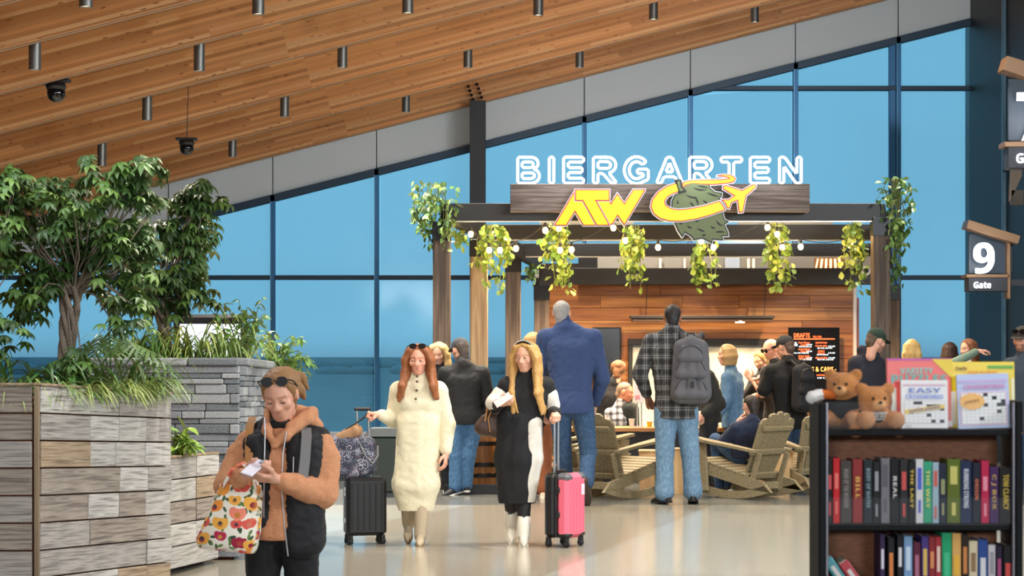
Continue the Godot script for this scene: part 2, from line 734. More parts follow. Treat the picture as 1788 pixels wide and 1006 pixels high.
func build_ceiling() -> void:
	var c := Node3D.new()
	c.name = "ceiling"
	c.set_meta("kind", "structure")
	c.set_meta("label", "sloping timber ceiling of deep laminated beams")
	add_child(c)
	var m := textured("glulam", lamella_tex(), Vector3(0.125, 0.78, 0.78), 0.55)
	var strip := M("soffit_strip", "86684c", 0.6)
	var th := atan(SLOPE)
	var bas := Basis(Vector3(0, 0, 1), th)
	var ds := [-4.0, -1.0, 2.0, 5.0, 8.0, 11.0, 13.4, 15.2, 16.9] + BEAMS
	for i in ds.size():
		var d: float = ds[i]
		var h := 1.0
		var o := node(boxmesh(Vector3(24.0, h, 0.13), 0.006), "glulam_beam", m, c, Transform3D(bas, Vector3(-2.5 - sin(th) * h * 0.5, roof_y(-2.5) + cos(th) * h * 0.5, -d - 0.065)))
		node(boxmesh(Vector3(24.0, 0.012, 0.06)), "soffit_strip", strip, o, Transform3D(Basis.IDENTITY, Vector3(0, -h * 0.5 - 0.005, 0)))
	var b := MB.new()
	b.box(Vector3(-2.5 - sin(th), roof_y(-2.5) + cos(th) * 1.05, -12.0), Vector3(26.0, 0.16, 42.0), 0.0, bas)
	put(b, "roof_deck", textured("deck_wood", lamella_tex(), Vector3(0.125, 0.78, 0.78), 0.6, true), c)


func build_room_sides() -> void:
	var dark := M("dark_wall", "1d2227", 0.5)
	var b := MB.new()
	b.box(Vector3(7.25, 4.4, -11.5), Vector3(0.3, 9.0, 41.6))
	structure(b, "wall_right", dark, "dark wall at the right end of the window wall")
	b = MB.new()
	b.box(Vector3(7.06, 4.4, -29.6), Vector3(0.05, 8.8, 0.08), 0.004)
	structure(b, "trim_1", M("trim_steel", "4b6473", 0.35, 0.6), "slim steel strip standing on the dark wall")
	b = MB.new()
	b.box(Vector3(-14.1, 2.6, -11.5), Vector3(0.3, 5.6, 41.6))
	structure(b, "wall_left", M("left_wall", "a9a7a2", 0.7), "grey wall on the left side of the hall")
	b = MB.new()
	b.box(Vector3(-3.5, 4.4, 9.0), Vector3(21.5, 9.2, 0.3))
	structure(b, "wall_front", M("front_wall", "b9b5ae", 0.7), "pale wall behind the photographer")


func build_outside() -> void:
	var b := MB.new()
	b.box(Vector3(0, -4.6, -1232.0), Vector3(2400, 0.4, 2396))
	structure(b, "ground_outside", textured("apron", noise_tex("apron", 0.01, [[0.0, "4a585a"], [0.5, "546264"], [1.0, "5e6c6e"]], 4), Vector3(0.01, 0.01, 0.01), 0.9, true), "blue grey airfield ground outside the windows")
	# far tree belts
	var r := RandomNumberGenerator.new()
	r.seed = 3
	for k in 3:
		var d := [560.0, 800.0, 1150.0][k] as float
		var mb := MB.new()
		for i in 130:
			var x := r.randf_range(-0.45, 0.35) * d
			var s := r.randf_range(2.0, 4.0)
			mb.ball(Vector3(x, -4.4 + s * 0.3, -d + r.randf_range(-8, 8)), Vector3(s * 1.6, s * 0.55, s), 8)
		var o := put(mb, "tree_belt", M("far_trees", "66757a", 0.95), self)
		tag(o, ["nearest belt of trees beyond the airfield", "middle belt of trees beyond the airfield", "farthest belt of trees on the horizon"][k], "trees", "", "stuff")


func build_downlights() -> void:
	var spots := [[150, 12, 0], [451, 25, 1], [61, 122, 1], [712, 23, 2], [348, 124, 2], [940, 27, 3], [598, 118, 3], [257, 210, 3], [1141, 34, 4], [817, 118, 4], [497, 204, 4], [178, 290, 4], [1318, 39, 5], [1012, 118, 5], [709, 196, 5], [406, 274, 5]]
	var names := ["cut by the top left edge", "at the top edge, second from the left", "at far left beside the black camera dome", "at the top edge, third from the left", "right of the left camera dome", "at the top edge, fourth from the left", "hanging in the middle of the beams, left of centre", "above the trees, right of the left dome", "at the top edge, fifth from the left", "above the steel column", "right of the small camera dome, higher up", "just above the tree crown", "at the top edge, rightmost of all", "high up, right of the beam bolts", "left of the beam bolts", "right beside the hanging camera dome"]
	var steel := M("lamp_steel", "6b6a66", 0.38, 0.75)
	var proto: Node3D
	var extra := [[-5.5, 14.2], [-1.0, 14.0], [3.2, 14.2], [-6.8, 17.6], [0.6, 17.4], [3.6, 17.5], [5.4, 19.6], [4.6, 24.0]]
	var all := []
	for i in spots.size():
		var k: int = spots[i][2]
		var d: float = (16.9 if k == 0 else BEAMS[k - 1]) + 0.55
		all.append([at(spots[i][0], spots[i][1], d), "grey cylinder downlight " + names[i]])
	for e in extra:
		all.append([Vector3(e[0], roof_y(e[0]) - 0.3, -e[1]), "grey cylinder downlight hanging above the frame"])
	for a in all:
		var o: Node3D
		if proto == null:
			o = thing("cylinder_downlight", a[1], "light", a[0], 0.0, "cylinder downlights under the beams")
			var b := MB.new()
			b.lathe([Vector2(0.048, 0.02), Vector2(0.048, 0.0), Vector2(0.048, 0.0), Vector2(0.058, 0.0), Vector2(0.058, 0.0), Vector2(0.058, 0.62), Vector2(0.058, 0.62), Vector2(0, 0.62)], 20)
			put(b, "housing", steel, o)
			b = MB.new()
			b.lathe([Vector2(0.0, 0.012), Vector2(0.048, 0.012)], 16)
			put(b, "lamp_lens", glow("lens_glow", "ffe9cf", 2.2), o)
			b = MB.new()
			b.lathe([Vector2(0.012, 0.62), Vector2(0.012, 1.0)], 8)
			put(b, "stem", steel, o)
			var l := SpotLight3D.new()
			l.name = "downlight_lamp"
			l.rotation.x = -PI / 2
			l.position = Vector3(0, -0.02, 0)
			l.light_energy = 21.0
			l.light_color = Color(1.0, 0.96, 0.90)
			l.light_size = 0.05
			l.spot_angle = 52.0
			l.spot_angle_attenuation = 0.8
			l.spot_range = 40.0
			l.shadow_enabled = true
			o.add_child(l)
			proto = o
		else:
			o = copy_of(proto, a[0], 0.0, a[1])
	# two camera domes
	for e in [[98, 157, 21.2, "black dome camera hanging among the beams at far left", 0.0, 0.06], [326, 254, 24.6, "small black dome camera on a thin wire above the trees", 0.0, 0.35]]:
		var o := thing("dome_camera", e[3], "camera", at(e[0], e[1], e[2]))
		var k: float = 1.12 if e[5] < 0.1 else 1.0
		var b := MB.new()
		b.box(Vector3(0, 0.075 * k, 0), Vector3(0.25, 0.03, 0.14) * k, 0.006, Basis(Vector3(0, 0, 1), 0.12 if e[5] < 0.1 else 0.0))
		b.lathe([Vector2(0.0, 0.0), Vector2(0.085 * k, 0.0), Vector2(0.095 * k, 0.03 * k), Vector2(0.095 * k, 0.03 * k), Vector2(0.075 * k, 0.07 * k)], 18)
		put(b, "mount", M("camera_black", "0c0d10", 0.45), o)
		b = MB.new()
		b.ball(Vector3(0, -0.03 * k, 0), Vector3(0.085, 0.085, 0.085) * k, 18)
		put(b, "dome", M("camera_dome", "05070c", 0.08), o)
		b = MB.new()
		b.tube(PackedVector3Array([Vector3(0, 0.08, 0), Vector3(0.02, 0.08 + e[5] + 0.3, 0)]), 0.005)
		put(b, "wire", M("camera_black"), o)


# ------------------------------------------------------------------ the beer garden kiosk
func oak_ramp() -> Array:
	return [[0.0, "6b3d19"], [0.3, "96602c"], [0.55, "a97036"], [0.8, "bd8445"], [1.0, "8a5426"]]


func old_ramp(a := "3a2c22", b := "5d4a3a", c := "76624f") -> Array:
	return [[0.0, a], [0.4, b], [0.65, c], [0.85, b], [1.0, a]]


func pxbox(called: String, x0: float, y0: float, x1: float, y1: float, d: float, depth: float, m: Material, parent: Node3D, bevel := 0.006) -> MeshInstance3D:
	# a box whose front face spans those pixels at depth d
	var a := at(x0, y1, d)
	var b := at(x1, y0, d)
	return part_box(called, (a + b) * 0.5 + Vector3(0, 0, -depth * 0.5) - parent.position, Vector3(b.x - a.x, b.y - a.y, depth), m, parent, bevel)


func build_kiosk() -> void:
	var origin := Vector3(1.7, 0, -24.0)
	var k := thing("pergola", "dark timber pergola frame of the beer garden kiosk", "pergola", origin)
	var black := M("beam_black", "1d1a18", 0.55)
	var dark := wood("post_dark", old_ramp("3b2f27", "57483c", "6d5d4f"), 1, 0.75, false, 8.0, 0.2)
	var light := wood("post_light", old_ramp("6f5a43", "957c5e", "ad9574"), 1, 0.75, false, 8.0, 0.2)
	var steel := M("bracket", "16171a", 0.45, 0.4)
	var posts := [[771, 24.0, 387, 0.205, dark], [1540, 24.0, 379, 0.2, dark], [836, 26.4, 418, 0.23, light], [896, 28.5, 447, 0.215, dark], [946, 29.8, 497, 0.22, dark], [1560, 29.8, 497, 0.2, dark]]
	for p in posts:
		var top := at(p[0], p[2], p[1])
		part_box("post", Vector3(top.x, top.y * 0.5, top.z - p[3] * 0.5) - origin, Vector3(p[3], top.y, p[3]), p[4], k, 0.012)
		part_box("bracket", Vector3(top.x, top.y - 0.11, top.z - p[3] * 0.5) - origin, Vector3(p[3] + 0.012, 0.22, p[3] + 0.012), steel, k, 0.004)
	var bs := [[776, 355, 1538, 385, 24.02, 0.14], [850, 392, 1527, 418, 26.4, 0.14], [905, 425, 1527, 447, 28.5, 0.14], [935, 468, 1532, 497, 29.8, 0.16]]
	for b in bs:
		pxbox("cross_beam", b[0], b[1], b[2], b[3], b[4], b[5], black, k)
		if b[1] < 460:
			pxbox("light_channel", b[0] + 12, b[3] + 0.5, b[2] - 4, b[3] + 2.5, b[4] + 0.03, 0.05, M("channel", "b9b4a8", 0.35, 0.6), k, 0.0)
	for e in [[[776, 371, 24.1], [942, 458, 29.8]], [[1538, 371, 24.1], [1552, 458, 29.8]]]:
		var mb := MB.new()
		mb.beam(at(e[0][0], e[0][1], e[0][2]) - origin, at(e[1][0], e[1][1], e[1][2]) - origin, 0.1, 0.2, 0.006)
		put(mb, "side_beam", black, k)
	# the oak wall at the back of the kiosk, plank by plank
	var wl := thing("oak_plank_wall", "orange brown oak plank back wall of the kiosk", "wall", at(1215, 615, 30.2) * Vector3(1, 0, 1))
	var s := FOC / 30.2
	var r := RandomNumberGenerator.new()
	r.seed = 21
	var tints := []
	for i in 5:
		var m := wood("oak_%d" % i, oak_ramp(), 0, 0.5, false, 7.0, 0.0, "oak").duplicate() as StandardMaterial3D
		m.albedo_color = Color(["ffffff", "f0dcc4", "d9c1a4", "fff2dd", "e6cfae"][i])
		m.uv1_offset = Vector3(i * 0.37, i * 0.21, 0)
		mats["oak_t%d" % i] = m
		tints.append(m)
	var x0 := at(941, 0, 30.2).x
	var x1 := at(1492, 0, 30.2).x
	var y := 2.62
	while y > 0.02:
		var x := x0 - r.randf_range(0.0, 0.9)
		while x < x1:
			var len := r.randf_range(0.8, 1.9)
			var a := maxf(x, x0)
			var b := minf(x + len, x1)
			if b - a > 0.06:
				part_box("plank", Vector3((a + b) * 0.5, y - 0.092, -30.2 - 0.01 + r.randf_range(-0.002, 0.002)) - wl.position, Vector3(b - a - 0.004, 0.182, 0.022), tints[r.randi() % 5], wl, 0.003)
			x += len
		y -= 0.186
	part_box("backing", Vector3((x0 + x1) * 0.5, 1.45, -30.27) - wl.position, Vector3(x1 - x0, 2.9, 0.08), M("backing", "2a1c12", 0.8), wl)
	pxbox("end_trim", 1490, 497, 1496, 790, 30.15, 0.1, M("trim_pale", "d8cfc6", 0.4), wl)
	pxbox("end_trim", 1497, 520, 1500, 790, 30.1, 0.05, M("trim_red", "8c4230", 0.4), wl)
	# ceiling panel behind the header with fixtures
	var cp := thing("kiosk_ceiling_panel", "pale ceiling panel glimpsed above the rear header of the kiosk", "panel", at(1285, 460, 30.05))
	pxbox("panel", 1043, 440, 1526, 472, 30.05, 0.05, M("ceil_pale", "a9a296", 0.6), cp)
	pxbox("duct", 1265, 448, 1292, 470, 30.0, 0.03, M("duct", "b9bcc0", 0.3, 0.7), cp)
	pxbox("dark_vent", 1010, 448, 1043, 470, 30.04, 0.05, M("vent_dark", "1a1714", 0.6), cp)
	var n := 0
	for e in [[1151, 1155], [1194, 1197], [1209, 1212], [1305, 1309], [1314, 1318]]:
		var t := thing("strip_light", "small warm vertical strip light above the header, %s from the left" % ["first", "second", "third", "fourth", "fifth"][n], "light", at(e[0], 459, 29.98))
		pxbox("strip_lamp", e[0], 452, e[1], 468, 29.98, 0.02, glow("strip_glow", "ffd9a0", 2.0), t)
		pxbox("strip_base", e[0] - 1.0, 451, e[1] + 1.0, 469, 30.01, 0.02, M("channel"), t)
		n += 1
	var lv := thing("louver_light", "cluster of slanted glowing slats above the header at right", "light", at(1447, 460, 29.98))
	for i in 6:
		var mb := MB.new()
		mb.beam(at(1425 + i * 8.5, 468, 29.98) - lv.position, at(1428 + i * 7.5, 452, 29.98) - lv.position, 0.03, 0.02)
		put(mb, "slat_lamp", glow("strip_glow", "", 0), lv)
	pxbox("louver_base", 1422, 450, 1473, 470, 30.01, 0.02, M("louver_base", "8a5a32", 0.5), lv)
	var rd := thing("round_badge", "small white round badge with a dark cross on the header", "badge", at(1512, 473, 29.7))
	var mb := MB.new()
	var turn := Transform3D(Basis(Vector3.RIGHT, PI / 2), Vector3.ZERO)
	mb.lathe([Vector2(0.04, 0.0), Vector2(0.07, 0.0), Vector2(0.07, 0.02), Vector2(0.04, 0.02), Vector2(0.04, 0.0)], 20, turn)
	put(mb, "ring", M("badge_white", "d9dcdc", 0.5), rd)
	mb = MB.new()
	mb.beam(Vector3(-0.035, -0.035, 0.01), Vector3(0.035, 0.035, 0.01), 0.018, 0.01)
	mb.beam(Vector3(-0.035, 0.035, 0.01), Vector3(0.035, -0.035, 0.01), 0.018, 0.01)
	put(mb, "cross", M("badge_dark", "2a2c30", 0.5), rd)
	var wc := thing("wall_camera", "little white camera on the end of the rear header", "camera", at(937, 478, 29.7))
	mb = MB.new()
	mb.lathe([Vector2(0.0, -0.06), Vector2(0.03, -0.06), Vector2(0.035, -0.03), Vector2(0.035, 0.06), Vector2(0.0, 0.06)], 14)
	put(mb, "housing", M("cam_white", "dcdedd", 0.4), wc)
	mb = MB.new()
	mb.ball(Vector3(0, -0.06, 0), Vector3(0.025, 0.025, 0.025), 10)
	put(mb, "lens", M("camera_black"), wc)
	# hanging shelf with its lamp
	var sh := thing("hanging_shelf", "long dark shelf hung on thin rods before the oak wall", "shelf", at(1227, 556, 29.6))
	pxbox("shelf_board", 1101, 551, 1353, 556, 29.6, 0.3, M("shelf_dark", "231b16", 0.5), sh)
	pxbox("shelf_edge", 1104, 556.5, 1350, 562, 29.63, 0.24, M("shelf_under", "4d3423", 0.5), sh)
	for px in [1128, 1335]:
		mb = MB.new()
		mb.tube(PackedVector3Array([at(px, 551, 29.7) - sh.position, at(px + 2, 480, 29.75) - sh.position]), 0.006)
		put(mb, "rod", M("camera_black"), sh)
	mb = MB.new()
	mb.lathe([Vector2(0.0, 0.0), Vector2(0.07, 0.0), Vector2(0.075, 0.03)], 16, Transform3D(Basis.IDENTITY, at(1292, 564, 29.7) - sh.position))
	put(mb, "puck_lamp", glow("puck_glow", "fff0d8", 4.0), sh)
	spot(sh, at(1292, 566, 29.7) - sh.position, 2.5, Color(1, 0.86, 0.66), 60.0)
	# lamps inside the kiosk, on the underside of the beams
	var lab := ["left end of the middle beam", "middle of the middle beam", "right end of the middle beam", "left end of the third beam", "middle of the third beam", "right end of the third beam"]
	for i in 6:
		var pxx: float = [930, 1190, 1450, 1000, 1200, 1420][i]
		var dd := 26.55 if i < 3 else 28.65
		var pos := at(pxx, 419.5 if i < 3 else 448.5, dd)
		var t := thing("puck_light", "tiny warm puck light under the %s" % lab[i], "light", pos)
		mb = MB.new()
		mb.lathe([Vector2(0.0, 0.0), Vector2(0.035, 0.0), Vector2(0.035, 0.0), Vector2(0.04, 0.012)], 12)
		put(mb, "puck_lamp", glow("puck_glow", "", 0), t)
		mb = MB.new()
		mb.lathe([Vector2(0.045, -0.004), Vector2(0.045, 0.014), Vector2(0.038, 0.014), Vector2(0.038, -0.004), Vector2(0.045, -0.004)], 12)
		put(mb, "bezel", M("channel"), t)
		spot(t, Vector3(0, -0.02, 0), 12.0, Color(1, 0.86, 0.68), 70.0)
	# serving hatch
	var ht := thing("serving_hatch", "black framed serving hatch with a pale roller panel", "hatch", at(1240, 670, 30.1))
	pxbox("frame_top", 1097, 592, 1382, 602, 30.1, 0.08, black, ht)
	pxbox("frame_side", 1097, 602, 1104, 770, 30.1, 0.08, black, ht)
	pxbox("frame_side", 1375, 602, 1382, 770, 30.1, 0.08, black, ht)
	pxbox("roller_panel", 1104, 602, 1375, 770, 30.14, 0.03, M("roller", "c3bfb2", 0.6), ht)
	pxbox("track", 1104, 602, 1375, 606, 30.11, 0.03, M("track", "3a3b3e", 0.5), ht)
	# screens
	var tv := thing("wall_screen", "plain black wall screen on the oak wall left of the hatch", "screen", at(1059, 630, 30.1))
	pxbox("screen", 1036, 573, 1083, 692, 30.1, 0.05, M("tv_black", "060709", 0.25), tv)
	pxbox("bezel", 1034.5, 571.5, 1084.5, 693.5, 30.12, 0.04, black, tv)
	menu_board()


func spot(parent: Node3D, where: Vector3, energy: float, color: Color, angle: float) -> void:
	var l := SpotLight3D.new()
	l.name = "lamp"
	l.position = where
	l.rotation.x = -PI / 2
	l.light_energy = energy
	l.light_color = color
	l.spot_angle = angle
	l.spot_angle_attenuation = 0.7
	l.light_size = 0.04
	l.spot_range = 30.0
	l.shadow_enabled = true
	parent.add_child(l, true)


func text(s: String, size: float, depth: float, called: String, m: Material, parent: Node3D, where: Vector3, wide := 0.0, font := "Droid Sans", bold := true, italic := false, basis := Basis.IDENTITY) -> MeshInstance3D:
	# lettering with its cap height = size, centred on where; squeezed to the width if one is given
	var t := TextMesh.new()
	var f := SystemFont.new()
	f.font_names = PackedStringArray([font])
	f.font_weight = 700 if bold else 400
	f.font_italic = italic
	t.font = f
	t.text = s
	t.font_size = 32
	t.pixel_size = size / 23.0
	t.depth = depth
	t.curve_step = 2.0
	var bb := t.get_aabb()
	var sc := wide / bb.size.x if wide > 0.0 and bb.size.x > 0.0 else 1.0
	return node(t, called, m, parent, Transform3D(basis * Basis.from_scale(Vector3(sc, 1, 1)), where))


func menu_board() -> void:
	var o := thing("menu_board", "black drinks menu screen with orange and white lettering", "menu", at(1421, 632, 29.95))
	var b := MB.new()
	pxbox("screen", 1377, 572, 1466, 700, 29.95, 0.05, M("menu_black", "080b11", 0.6, 0.0, 0.2), o)
	var orange := glow("menu_orange_screen", "ff6a35", 0.85)
	var amber := glow("menu_amber_screen", "ffb25a", 0.9)
	var white := glow("menu_white_screen", "cfe6ff", 0.85)
	var zz := 29.945
	var put_text := func(s: String, px: float, py: float, h: float, wide: float, m: Material, it := false) -> void:
		text(s, h * zz / FOC, 0.004, "lettering", m, o, at(px, py, zz) - o.position, wide * zz / FOC, "Droid Sans", true, it)
	put_text.call("DRAFTS", 1400, 586, 8, 28, orange, true)
	put_text.call("16oz | 20oz", 1427, 588, 3.5, 15, orange)
	pxbox("rule", 1386, 591, 1458, 593, zz, 0.004, orange, o, 0.0)
	var rows := [["Fox River", 598.5, 0], ["Lager", 602.5, 0], ["Bourbon Barrel", 610, 0], ["Stout", 614, 0], ["Hazy Pale", 622, 0], ["Ale IPA", 626, 0], ["Spotted Cow", 598.5, 1], ["Farm Ale", 604, 1], ["Amber", 613, 1], ["Wheat", 617, 1], ["Blood Ale", 625, 1]]
	for q in rows:
		put_text.call(q[0], 1404 if q[2] == 0 else 1434, q[1], 3.2, 20 if q[0].length() > 6 else 12, orange)
	for q in [[1413, 602, 10], [1406, 605.5, 22], [1413, 613.5, 10], [1399, 616.5, 26], [1413, 625, 10], [1407, 628, 20], [1452, 605, 12], [1440, 608, 26], [1452, 616.5, 12], [1436, 619.5, 20], [1452, 625, 12], [1441, 628, 28]]:
		put_text.call("5.2% ABV" if q[2] < 14 else "16oz 7.50 | 20oz 9.50", q[0], q[1], 2.4, q[2], white)
	put_text.call("&", 1390, 601, 7, 6, white)
	put_text.call("BOTTLES & CANS -", 1423, 645, 8, 74, amber, true)
	put_text.call("Hard Seltzer", 1434, 655, 3, 16, orange)
	put_text.call("8.00  8.50", 1436, 660, 2.6, 18, white)


func arc(cx: float, cy: float, rx: float, ry: float, a0: float, a1: float, n := 8) -> Array:
	var out := []
	for i in n + 1:
		var a := deg_to_rad(lerpf(a0, a1, float(i) / n))
		out.append(Vector2(cx + rx * cos(a), cy + ry * sin(a)))
	return out


func pv(a: Array) -> Array:
	var out := []
	for i in range(0, a.size(), 2):
		out.append(Vector2(a[i], a[i + 1]))
	return out


func glyph(ch: String) -> Array:
	match ch:
		"B":
			return [pv([0, 0]) + arc(0.62, 0.28, 0.38, 0.28, -90, 75) + arc(0.60, 0.76, 0.34, 0.24, -50, 90) + pv([0, 1]), pv([0.2, 0.6]) + arc(0.58, 0.71, 0.14, 0.11, -90, 90) + pv([0.2, 0.82]), pv([0.2, 0.18]) + arc(0.6, 0.29, 0.17, 0.11, -90, 90) + pv([0.2, 0.4])]
		"I":
			return [pv([0, 0, 1, 0, 1, 1, 0, 1])]
		"E":
			return [pv([0, 0, 1, 0, 1, 0.19, 0.23, 0.19, 0.23, 0.41, 0.93, 0.41, 0.93, 0.6, 0.23, 0.6, 0.23, 0.81, 1, 0.81, 1, 1, 0, 1])]
		"R":
			return [pv([0, 0, 0.2, 0, 0.2, 0.38, 0.4, 0.38, 0.77, 0, 1, 0, 0.66, 0.4]) + arc(0.62, 0.7, 0.34, 0.3, -65, 90) + pv([0, 1]), pv([0.2, 0.57]) + arc(0.58, 0.7, 0.16, 0.13, -90, 90) + pv([0.2, 0.83])]
		"G":
			return [arc(0.5, 0.5, 0.5, 0.52, 38, 305, 18) + pv([0.98, 0.14, 0.98, 0.54, 0.53, 0.54, 0.53, 0.37, 0.78, 0.37, 0.78, 0.26]) + arc(0.5, 0.5, 0.3, 0.33, 305, 40, 14)]
		"A":
			return [pv([0, 0, 0.19, 0, 0.29, 0.25, 0.71, 0.25, 0.81, 0, 1, 0, 0.6, 1, 0.4, 1]), pv([0.36, 0.43, 0.64, 0.43, 0.5, 0.8])]
		"T":
			return [pv([0.39, 0, 0.61, 0, 0.61, 0.81, 1, 0.81, 1, 1, 0, 1, 0, 0.81, 0.39, 0.81])]
	return [pv([0, 0, 0.2, 0, 0.2, 0.66, 0.76, 0, 1, 0, 1, 1, 0.8, 1, 0.8, 0.34, 0.24, 1, 0, 1])]


func sign_poly(px: Array, ox: float, oy: float, sc: float) -> PackedVector2Array:
	# pixels of the sign's drawing, in metres about its own middle (1140, 355)
	var p := PackedVector2Array()
	for i in range(0, px.size(), 2):
		p.append(Vector2((ox + px[i] / sc - 1140.0) * 23.8 / FOC, (355.0 - oy - px[i + 1] / sc) * 23.8 / FOC))
	return p


func badge(p: PackedVector2Array, root: Node3D, called: String, z: float, face: Material, edge: Material, rim: Material) -> void:
	# a raised letter: pale rim at the back, coloured edge, face in front
	if Geometry2D.is_polygon_clockwise(p):
		p.reverse()
	var o := MB.new()
	for q in Geometry2D.offset_polygon(p, 0.016, Geometry2D.JOIN_MITER):
		if not Geometry2D.is_polygon_clockwise(q):
			o.prism(q, z - 0.05, z)
	var top := put(o, called, rim, root)
	o = MB.new()
	for q in Geometry2D.offset_polygon(p, 0.006, Geometry2D.JOIN_MITER):
		if not Geometry2D.is_polygon_clockwise(q):
			o.prism(q, z, z + 0.008)
	put(o, "edge", edge, top)
	o = MB.new()
	for q in Geometry2D.offset_polygon(p, -0.006, Geometry2D.JOIN_MITER):
		if not Geometry2D.is_polygon_clockwise(q):
			o.prism(q, z + 0.008, z + 0.014)
	put(o, "face_sign", face, top)


func build_sign() -> void:
	var d := 23.8
	var t := thing("sign_board", "rough brown wooden board carrying the sign above the front beam", "sign board", at(1152, 345, d))
	var m := wood("sign_wood", old_ramp("40342c", "5c4e45", "776860"), 0, 0.8, false, 14.0, 0.3)
	pxbox("board", 891, 321, 1414, 370, d, 0.12, m, t)
	# neon letters
	var tube := glow("neon_white", "f4fbff", 2.6)
	var ls := [["B", 901, 945], ["I", 956, 970], ["E", 981, 1022], ["R", 1033, 1080], ["G", 1087, 1136], ["A", 1143, 1195], ["R", 1201, 1248], ["T", 1256, 1298], ["E", 1307, 1347], ["N", 1358, 1402]]
	var nt := thing("neon_sign", "white outlined neon letters reading BIERGARTEN on top of the board", "neon sign", at(1152, 322, d + 0.03))
	for l in ls:
		var x0: float = l[1] + 3.0
		var x1: float = l[2] - 3.0
		var b := MB.new()
		for c in glyph(l[0]):
			var raw := PackedVector3Array()
			for p in c:
				raw.append(at(lerpf(x0, x1, p.x), lerpf(320.0, 274.5, p.y), d + 0.03) - nt.position)
			# soften the corners: split every edge near its ends
			var pts := PackedVector3Array()
			var n := raw.size()
			for i in n:
				var e := raw[(i + 1) % n] - raw[i]
				var q := minf(0.016, e.length() * 0.3)
				if e.length() < 0.001:
					continue
				pts.append(raw[i] + e.normalized() * q)
				pts.append(raw[(i + 1) % n] - e.normalized() * q)
			b.tube(pts, 0.0155, 8, true)
		put(b, "letter_neon", tube, nt)
	for px in [960, 1090, 1220, 1350]:
		var om := OmniLight3D.new()
		om.name = "neon_lamp"
		om.position = at(px, 297, d - 0.35) - nt.position
		om.light_color = Color(0.92, 0.97, 1.0)
		om.light_energy = 0.35
		om.light_size = 0.3
		om.omni_range = 30.0
		om.shadow_enabled = true
		nt.add_child(om, true)
	# yellow airport letters
	var yellow := glow("yellow_sign", "ffdd12", 0.62)
	var red := M("red_edge", "c8361d", 0.5)
	var rim := M("pale_rim", "c9cdd2", 0.4)
	var lg := thing("logo_letters", "yellow slanted letters ATW with red edges hung on the front beam", "logo", at(1140, 355, d - 0.06))
	badge(sign_poly([42, 441, 200, 175, 204, 246, 266, 246, 376, 441, 277, 441, 207, 325, 136, 441], 960, 300, 4.705), lg, "letter", 0.06, yellow, red, rim)
	badge(sign_poly([212, 154, 486, 154, 486, 239, 374, 239, 486, 441, 386, 441, 272, 239, 212, 239], 960, 300, 4.705), lg, "letter", 0.07, yellow, red, rim)
	badge(sign_poly([388, 246, 486, 246, 501, 270, 553, 187, 610, 270, 684, 153, 778, 153, 610, 437, 556, 357, 510, 432, 492, 432], 960, 300, 4.705), lg, "letter", 0.06, yellow, red, rim)
	# swoosh, hop cone and aeroplane
	var hp := thing("hop_logo", "dark green hop cone circled by a yellow swoosh with a small aeroplane", "logo", at(1140, 355, d - 0.06))
	var green := M("hop_green", "626b45", 0.6)
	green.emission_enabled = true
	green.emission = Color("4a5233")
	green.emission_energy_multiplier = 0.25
	var ink := M("hop_ink", "1c1f16", 0.6)
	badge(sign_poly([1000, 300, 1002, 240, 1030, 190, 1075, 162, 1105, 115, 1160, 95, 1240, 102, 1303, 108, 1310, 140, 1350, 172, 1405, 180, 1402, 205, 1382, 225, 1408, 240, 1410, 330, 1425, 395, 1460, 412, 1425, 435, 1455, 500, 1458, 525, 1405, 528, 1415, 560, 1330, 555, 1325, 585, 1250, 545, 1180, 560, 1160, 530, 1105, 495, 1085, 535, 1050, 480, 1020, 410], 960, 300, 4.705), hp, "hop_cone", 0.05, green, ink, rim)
	badge(sign_poly([1035, 80, 1066, 78, 1072, 128, 1100, 160, 1062, 172, 1044, 125], 960, 300, 4.705), hp, "stem", 0.085, green, ink, ink)
	var tail := sign_poly([1085, 140, 1092, 92, 1160, 76, 1280, 72, 1400, 70, 1465, 64, 1474, 55, 1440, 44, 1372, 38, 1420, 29, 1480, 33, 1516, 58, 1508, 84, 1450, 98, 1330, 108, 1250, 104, 1160, 100, 1110, 112], 960, 300, 4.705)
	badge(tail, hp, "swoosh_tail", 0.055, yellow, red, rim)
	badge(sign_poly([1035, 100, 960, 125, 890, 170, 842, 230, 828, 290, 850, 345, 900, 384, 980, 407, 1080, 409, 1200, 390, 1320, 356, 1428, 316, 1412, 280, 1385, 248, 1260, 286, 1150, 308, 1050, 318, 985, 306, 945, 280, 936, 247, 965, 206, 1010, 182, 1055, 166], 960, 300, 4.705), hp, "swoosh", 0.075, yellow, red, rim)
	badge(sign_poly([1422, 122, 1442, 120, 1570, 162, 1660, 112, 1682, 116, 1678, 136, 1602, 200, 1575, 333, 1550, 335, 1536, 236, 1482, 256, 1466, 302, 1452, 300, 1436, 262, 1408, 236, 1462, 236, 1512, 200, 1420, 145], 960, 300, 4.705), hp, "aeroplane", 0.075, yellow, red, rim)
	# inked scales on the cone
	var marks := [[1030, 265, 1062, 270, 1040, 232], [1110, 190, 1160, 225, 1215, 215], [1180, 205, 1215, 240, 1212, 285], [1170, 130, 1220, 165, 1290, 150], [1200, 120, 1260, 125, 1300, 140], [1280, 175, 1330, 195, 1390, 210], [1140, 255, 1165, 262, 1185, 300], [1250, 235, 1280, 255, 1290, 275], [1120, 440, 1145, 470, 1165, 462], [1200, 470, 1240, 480, 1270, 500], [1310, 450, 1335, 470, 1358, 462], [1360, 400, 1380, 440, 1420, 450], [1350, 500, 1390, 490, 1440, 500], [1060, 420, 1075, 440, 1085, 420], [1180, 400, 1205, 418, 1225, 395], [1240, 520, 1262, 530, 1280, 515]]
